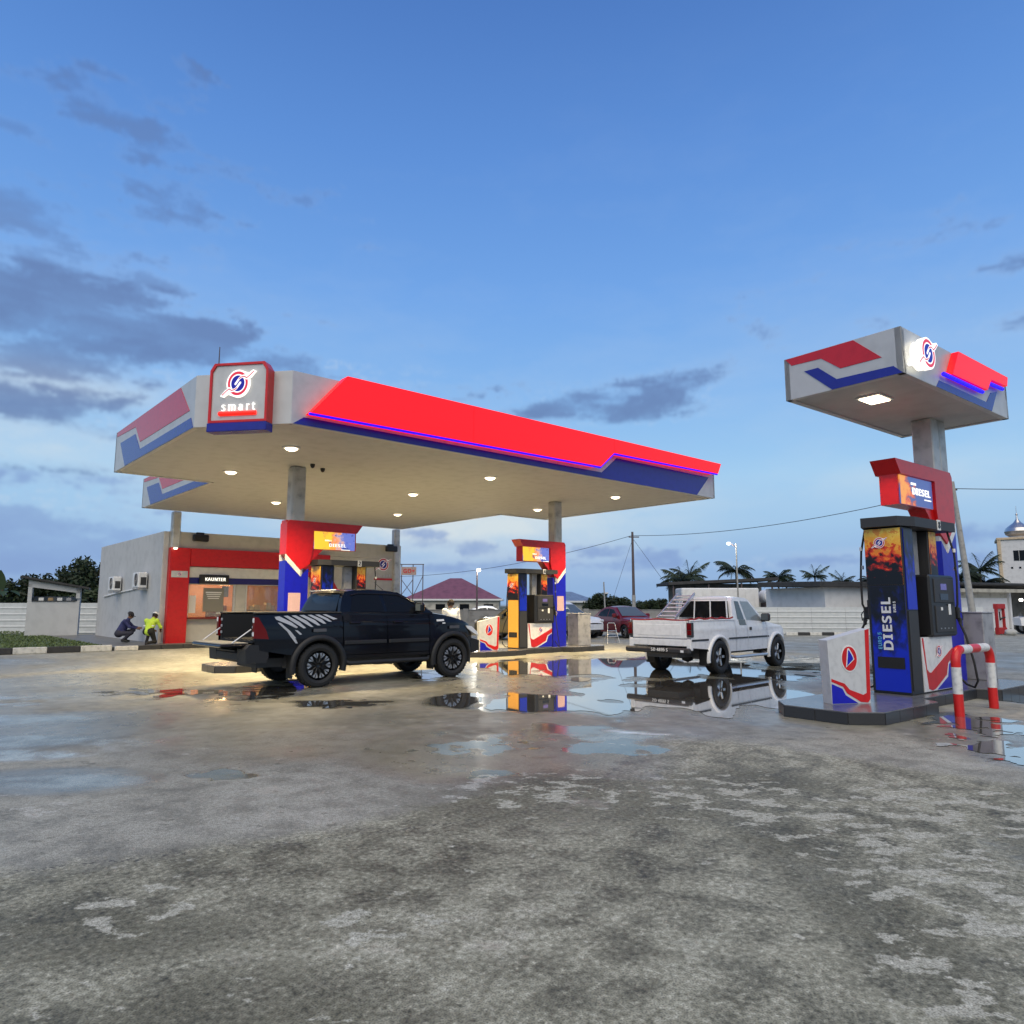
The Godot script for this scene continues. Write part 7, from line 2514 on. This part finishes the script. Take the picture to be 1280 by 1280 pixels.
	tk.lathe([Vector2(0.0, -0.9), Vector2(0.5, -0.85), Vector2(0.56, -0.6), Vector2(0.56, 0.6), Vector2(0.5, 0.85), Vector2(0.0, 0.9)], 18)
	var tko := obj("water_tank", tk, M.white_wall)
	tko.position = Vector3(20.3, 2.2, -57.0)
	tag(tko, "white round tank at the container's right end", "tank")
	boxp("tank_stand", tko, M.pole_steel, Vector3(0, -1.36, 0), Vector3(0.7, 1.7, 1.2))
	var lb := thing("long_building", "long white building with dark low-pitched roof behind the metal fence", "building", Vector3(29.0, 0, -49.0), 0.30)
	boxp("front_wall", lb, M.white_wall, Vector3(-1.0, 1.35, 0), Vector3(16.6, 2.7, 0.2), 0.01)
	boxp("end_wall", lb, M.white_wall, Vector3(-9.2, 1.35, -3.0), Vector3(0.2, 2.7, 5.8), 0.01)
	boxp("upper_strip", lb, M.cream_dull, Vector3(1.0, 2.42, 0.112), Vector3(8.6, 0.34, 0.02))
	for x in [-5.0, -1.6, 3.0]:
		boxp("wall_seam", lb, M.box_grey, Vector3(x, 1.35, 0.104), Vector3(0.04, 2.6, 0.01))
	rf = mb()
	rf.xf = Transform3D(Basis(Vector3.RIGHT, 0.02), Vector3(-1.0, 2.92, -2.4))
	rf.box(Vector3.ZERO, Vector3(18.4, 0.34, 6.4), 0.02)
	obj("roof", rf, M.dark_roof, lb)
	var wb := thing("workshop", "white workshop wall with open dark bay at the right frame edge", "workshop", Vector3(30.5, 0, -43.5), 0.42)
	boxp("front_wall", wb, M.white_wall, Vector3(-3.6, 1.15, 0), Vector3(5.4, 2.3, 0.2), 0.01)
	boxp("wall_band", wb, M.cream_dull, Vector3(-3.6, 2.12, 0.11), Vector3(5.3, 0.34, 0.02))
	boxp("post", wb, M.white_wall, Vector3(-0.8, 1.15, 0.1), Vector3(0.16, 2.3, 0.24))
	boxp("bay_back", wb, M.bay_wall, Vector3(3.0, 1.2, -3.0), Vector3(8.0, 2.4, 0.1))
	boxp("bay_side", wb, M.bay_wall, Vector3(6.9, 1.2, -1.5), Vector3(0.1, 2.4, 3.0))
	boxp("bay_side", wb, M.bay_wall, Vector3(-0.95, 1.2, -1.5), Vector3(0.1, 2.4, 2.9))
	boxp("bay_floor", wb, M.slab, Vector3(3.0, 0.03, -1.4), Vector3(8.0, 0.06, 3.2))
	rf = mb()
	rf.xf = Transform3D(Basis(Vector3.RIGHT, -0.06), Vector3(0.4, 2.6, -1.6))
	rf.box(Vector3.ZERO, Vector3(14.0, 0.14, 4.8), 0.02)
	obj("roof", rf, M.dark_roof, wb)
	boxp("eave_board", wb, M.cream_dull, Vector3(0.4, 2.36, 0.75), Vector3(14.0, 0.2, 0.04))
	var bl := boxp("bay_lamp", wb, M.lamp_street, Vector3(1.6, 1.85, -0.6), Vector3(0.3, 0.16, 0.1), 0.03)
	# air hose stand, cab, stones in front of the workshop
	var rs := thing("hose_stand", "red framed hose stand in front of the workshop", "hose stand", Vector3(25.5, 0, -37.6), 0.55)
	for x in [-0.36, 0.36]:
		boxp("post", rs, M.rope_red, Vector3(x, 0.78, 0), Vector3(0.09, 1.56, 0.14), 0.01)
	boxp("top_box", rs, M.rope_red, Vector3(0, 1.46, 0), Vector3(0.8, 0.26, 0.24), 0.02)
	boxp("foot_box", rs, M.rope_red, Vector3(0, 0.2, 0), Vector3(0.8, 0.34, 0.24), 0.02)
	boxp("back_plate", rs, M.white_wall, Vector3(0, 0.82, -0.06), Vector3(0.64, 1.0, 0.03))
	b = mb()
	b.tube([Vector3(-0.26, 1.2, 0.1), Vector3(-0.26, 0.75, 0.12), Vector3(-0.05, 0.86, 0.12), Vector3(0.3, 0.9, 0.1)], 0.035, 6)
	obj("hose", b, M.rubber, rs)
	var cabt := thing("truck_cab", "white truck cab parked in the workshop at the right edge", "truck", Vector3(28.0, 0, -38.2), 2.75)
	b = mb()
	b.prism(P2([-1.0, 0.45, 1.0, 0.45, 1.05, 0.85, 0.78, 0.92, 0.42, 1.42, -1.0, 1.45]), -0.8, 0.8)
	obj("body", b, M.white_car, cabt)
	for s in [-1.0, 1.0]:
		b = mb()
		b.prism(P2([-0.35, 0.95, 0.62, 0.92, 0.36, 1.34, -0.35, 1.36]), s * 0.801, s * 0.808)
		obj("side_window", b, M.tint_glass, cabt)
		for x in [-0.62, 0.62]:
			wheel(cabt, Vector3(x, 0.33, s * 0.7), 0.33, 0.2, s, 1)
	b = mb()
	b.quad(Vector3(0.80, 0.94, 0.66), Vector3(0.80, 0.94, -0.66), Vector3(0.47, 1.38, -0.62), Vector3(0.47, 1.38, 0.62))
	for i in b.v.size():
		b.v[i] += Vector3(0.015, 0.01, 0)
	obj("windscreen", b, M.tint_glass, cabt)
	for q in [[24.3, -37.2, 0.34, "dark stone at the foot of the workshop wall", 0.02], [25.3, -36.6, 0.22, "pale round stone in front of the hose stand", 0.4], [26.6, -36.6, 0.30, "dark heap right of the hose stand", 0.02]]:
		var st := mb()
		var rows := []
		var fn := FastNoiseLite.new()
		fn.seed = int(q[0] * 10)
		fn.frequency = 2.0
		for i in 9:
			var row := []
			for j in 15:
				var a := TAU * j / 14
				var e := PI * i / 8 - PI / 2
				var p := Vector3(cos(a) * cos(e) * 1.4, sin(e) * 0.8, sin(a) * cos(e))
				row.append(p * q[2] * (1.0 + 0.35 * fn.get_noise_3dv(p)))
			rows.append(row)
		st.grid(rows, true)
		var so := obj("stone", st, mat("stone%d" % int(q[0] * 10), lin(q[4], q[4], q[4] * 0.95), 0.9))
		so.position = Vector3(q[0], q[2] * 0.7, q[1])
		tag(so, q[3], "stone")
	fence("pale ribbed metal fence between the white pickup and the diesel pump", Vector3(10.4, 0, -37.6), Vector3(24.0, 0, -36.6), 1.40, 8)
	for k in 12:
		var white := k % 2 == 0
		var o := boxp("kerb_stone", self, M.kerb_white if white else M.kerb_black, Vector3.ZERO, Vector3(0.60, 0.16, 0.15), 0.015)
		o.position = Vector3(14.2 + k * 0.61, 0.08, -36.65)
		tag(o, "%s kerb stone below the right metal fence, %s of its colour from the left" % ["white" if white else "black", ORD[k / 2]], "kerb stone", "kerb below the right fence")
	# tower with silver dome
	var tw := thing("domed_tower", "pale tower with silver onion dome at the right frame edge", "tower", Vector3(86.6, 0, -120), -0.56)
	boxp("shaft", tw, M.white_wall, Vector3(0, 6.2, 0), Vector3(7.6, 12.4, 7.6), 0.05)
	boxp("cornice", tw, M.cream_orange, Vector3(0, 12.55, 0), Vector3(8.1, 0.4, 8.1), 0.05)
	boxp("corner_pilaster", tw, M.cream_orange, Vector3(-3.75, 6.2, 3.75), Vector3(0.5, 12.4, 0.5), 0.03)
	boxp("corner_pilaster", tw, M.cream_orange, Vector3(3.75, 6.2, 3.75), Vector3(0.5, 12.4, 0.5), 0.03)
	for x in [-1.1, 1.5]:
		var win := part("window", tw, Vector3(x, 9.7, 3.82))
		boxp("pane", win, M.tint_glass, Vector3(-0.4, 0, 0), Vector3(0.72, 1.7, 0.06))
		boxp("pane", win, M.tint_glass, Vector3(0.4, 0, 0), Vector3(0.72, 1.7, 0.06))
	for k in 5:
		boxp("vent_hole", tw, M.tint_glass, Vector3(-2.2 + k * 1.1, 7.7, 3.82), Vector3(0.3, 0.3, 0.05))
	var dm := mb()
	dm.xf = Transform3D(Basis.IDENTITY, Vector3(-0.75, 12.7, 0.4))
	dm.lathe([Vector2(1.3, 0.0), Vector2(1.35, 0.4), Vector2(1.85, 0.75), Vector2(1.98, 1.25), Vector2(1.75, 1.8), Vector2(1.2, 2.3), Vector2(0.6, 2.75), Vector2(0.22, 3.3), Vector2(0.12, 4.0), Vector2(0.2, 4.15), Vector2(0.05, 4.4), Vector2(0.03, 5.6)], 24)
	obj("dome", dm, M.steel, tw)
	# parked cars and a folding stool
	small_car("dark red saloon parked facing the viewer beside the white pickup", Vector3(5.0, 0, -36.0), -1.2, M.red_car, 0)
	small_car("white wagon parked between the far locker and the red saloon", Vector3(1.5, 0, -35.4), -0.8, M.white_car, 1)
	small_car("gold wagon half hidden behind the far pump", Vector3(1.6, 0, -31.6), 2.75, M.gold_car, 1)
	small_car("white car behind the grey wall beside the purple-roofed house", Vector3(-2.6, 0, -46.4), 0.1, M.white_car, 0)
	var sl := thing("step_stool", "grey folding step stool standing by the red saloon", "stool", Vector3(4.05, 0, -29.3), 0.2)
	for s in [-1.0, 1.0]:
		b = mb()
		b.tube([Vector3(s * 0.26, 0.0, 0.22), Vector3(s * 0.18, 0.52, 0.02), Vector3(s * 0.16, 0.74, -0.04)], 0.014, 6)
		obj("front_leg", b, M.alu, sl)
		b = mb()
		b.tube([Vector3(s * 0.26, 0.0, -0.24), Vector3(s * 0.18, 0.5, 0.0)], 0.014, 6)
		obj("rear_leg", b, M.alu, sl)
	b = mb()
	b.tube([Vector3(-0.16, 0.74, -0.04), Vector3(-0.12, 0.8, -0.05), Vector3(0.12, 0.8, -0.05), Vector3(0.16, 0.74, -0.04)], 0.014, 6)
	obj("handle", b, M.alu, sl)
	for q in [[0.26, 0.12, 0.42], [0.48, 0.0, 0.34]]:
		boxp("tread", sl, M.alu, Vector3(0, q[0], q[1]), Vector3(q[2], 0.025, 0.2), 0.006)
func _ready() -> void:
	make_materials()
	make_prints()
	setup_view()
	make_ground()
	make_canopy()
	make_small_canopy()
	make_shop()
	make_verge()
	make_islands()
	make_far_side()
	make_trees()
	make_black_pickup()
	make_white_pickup()
	make_people()
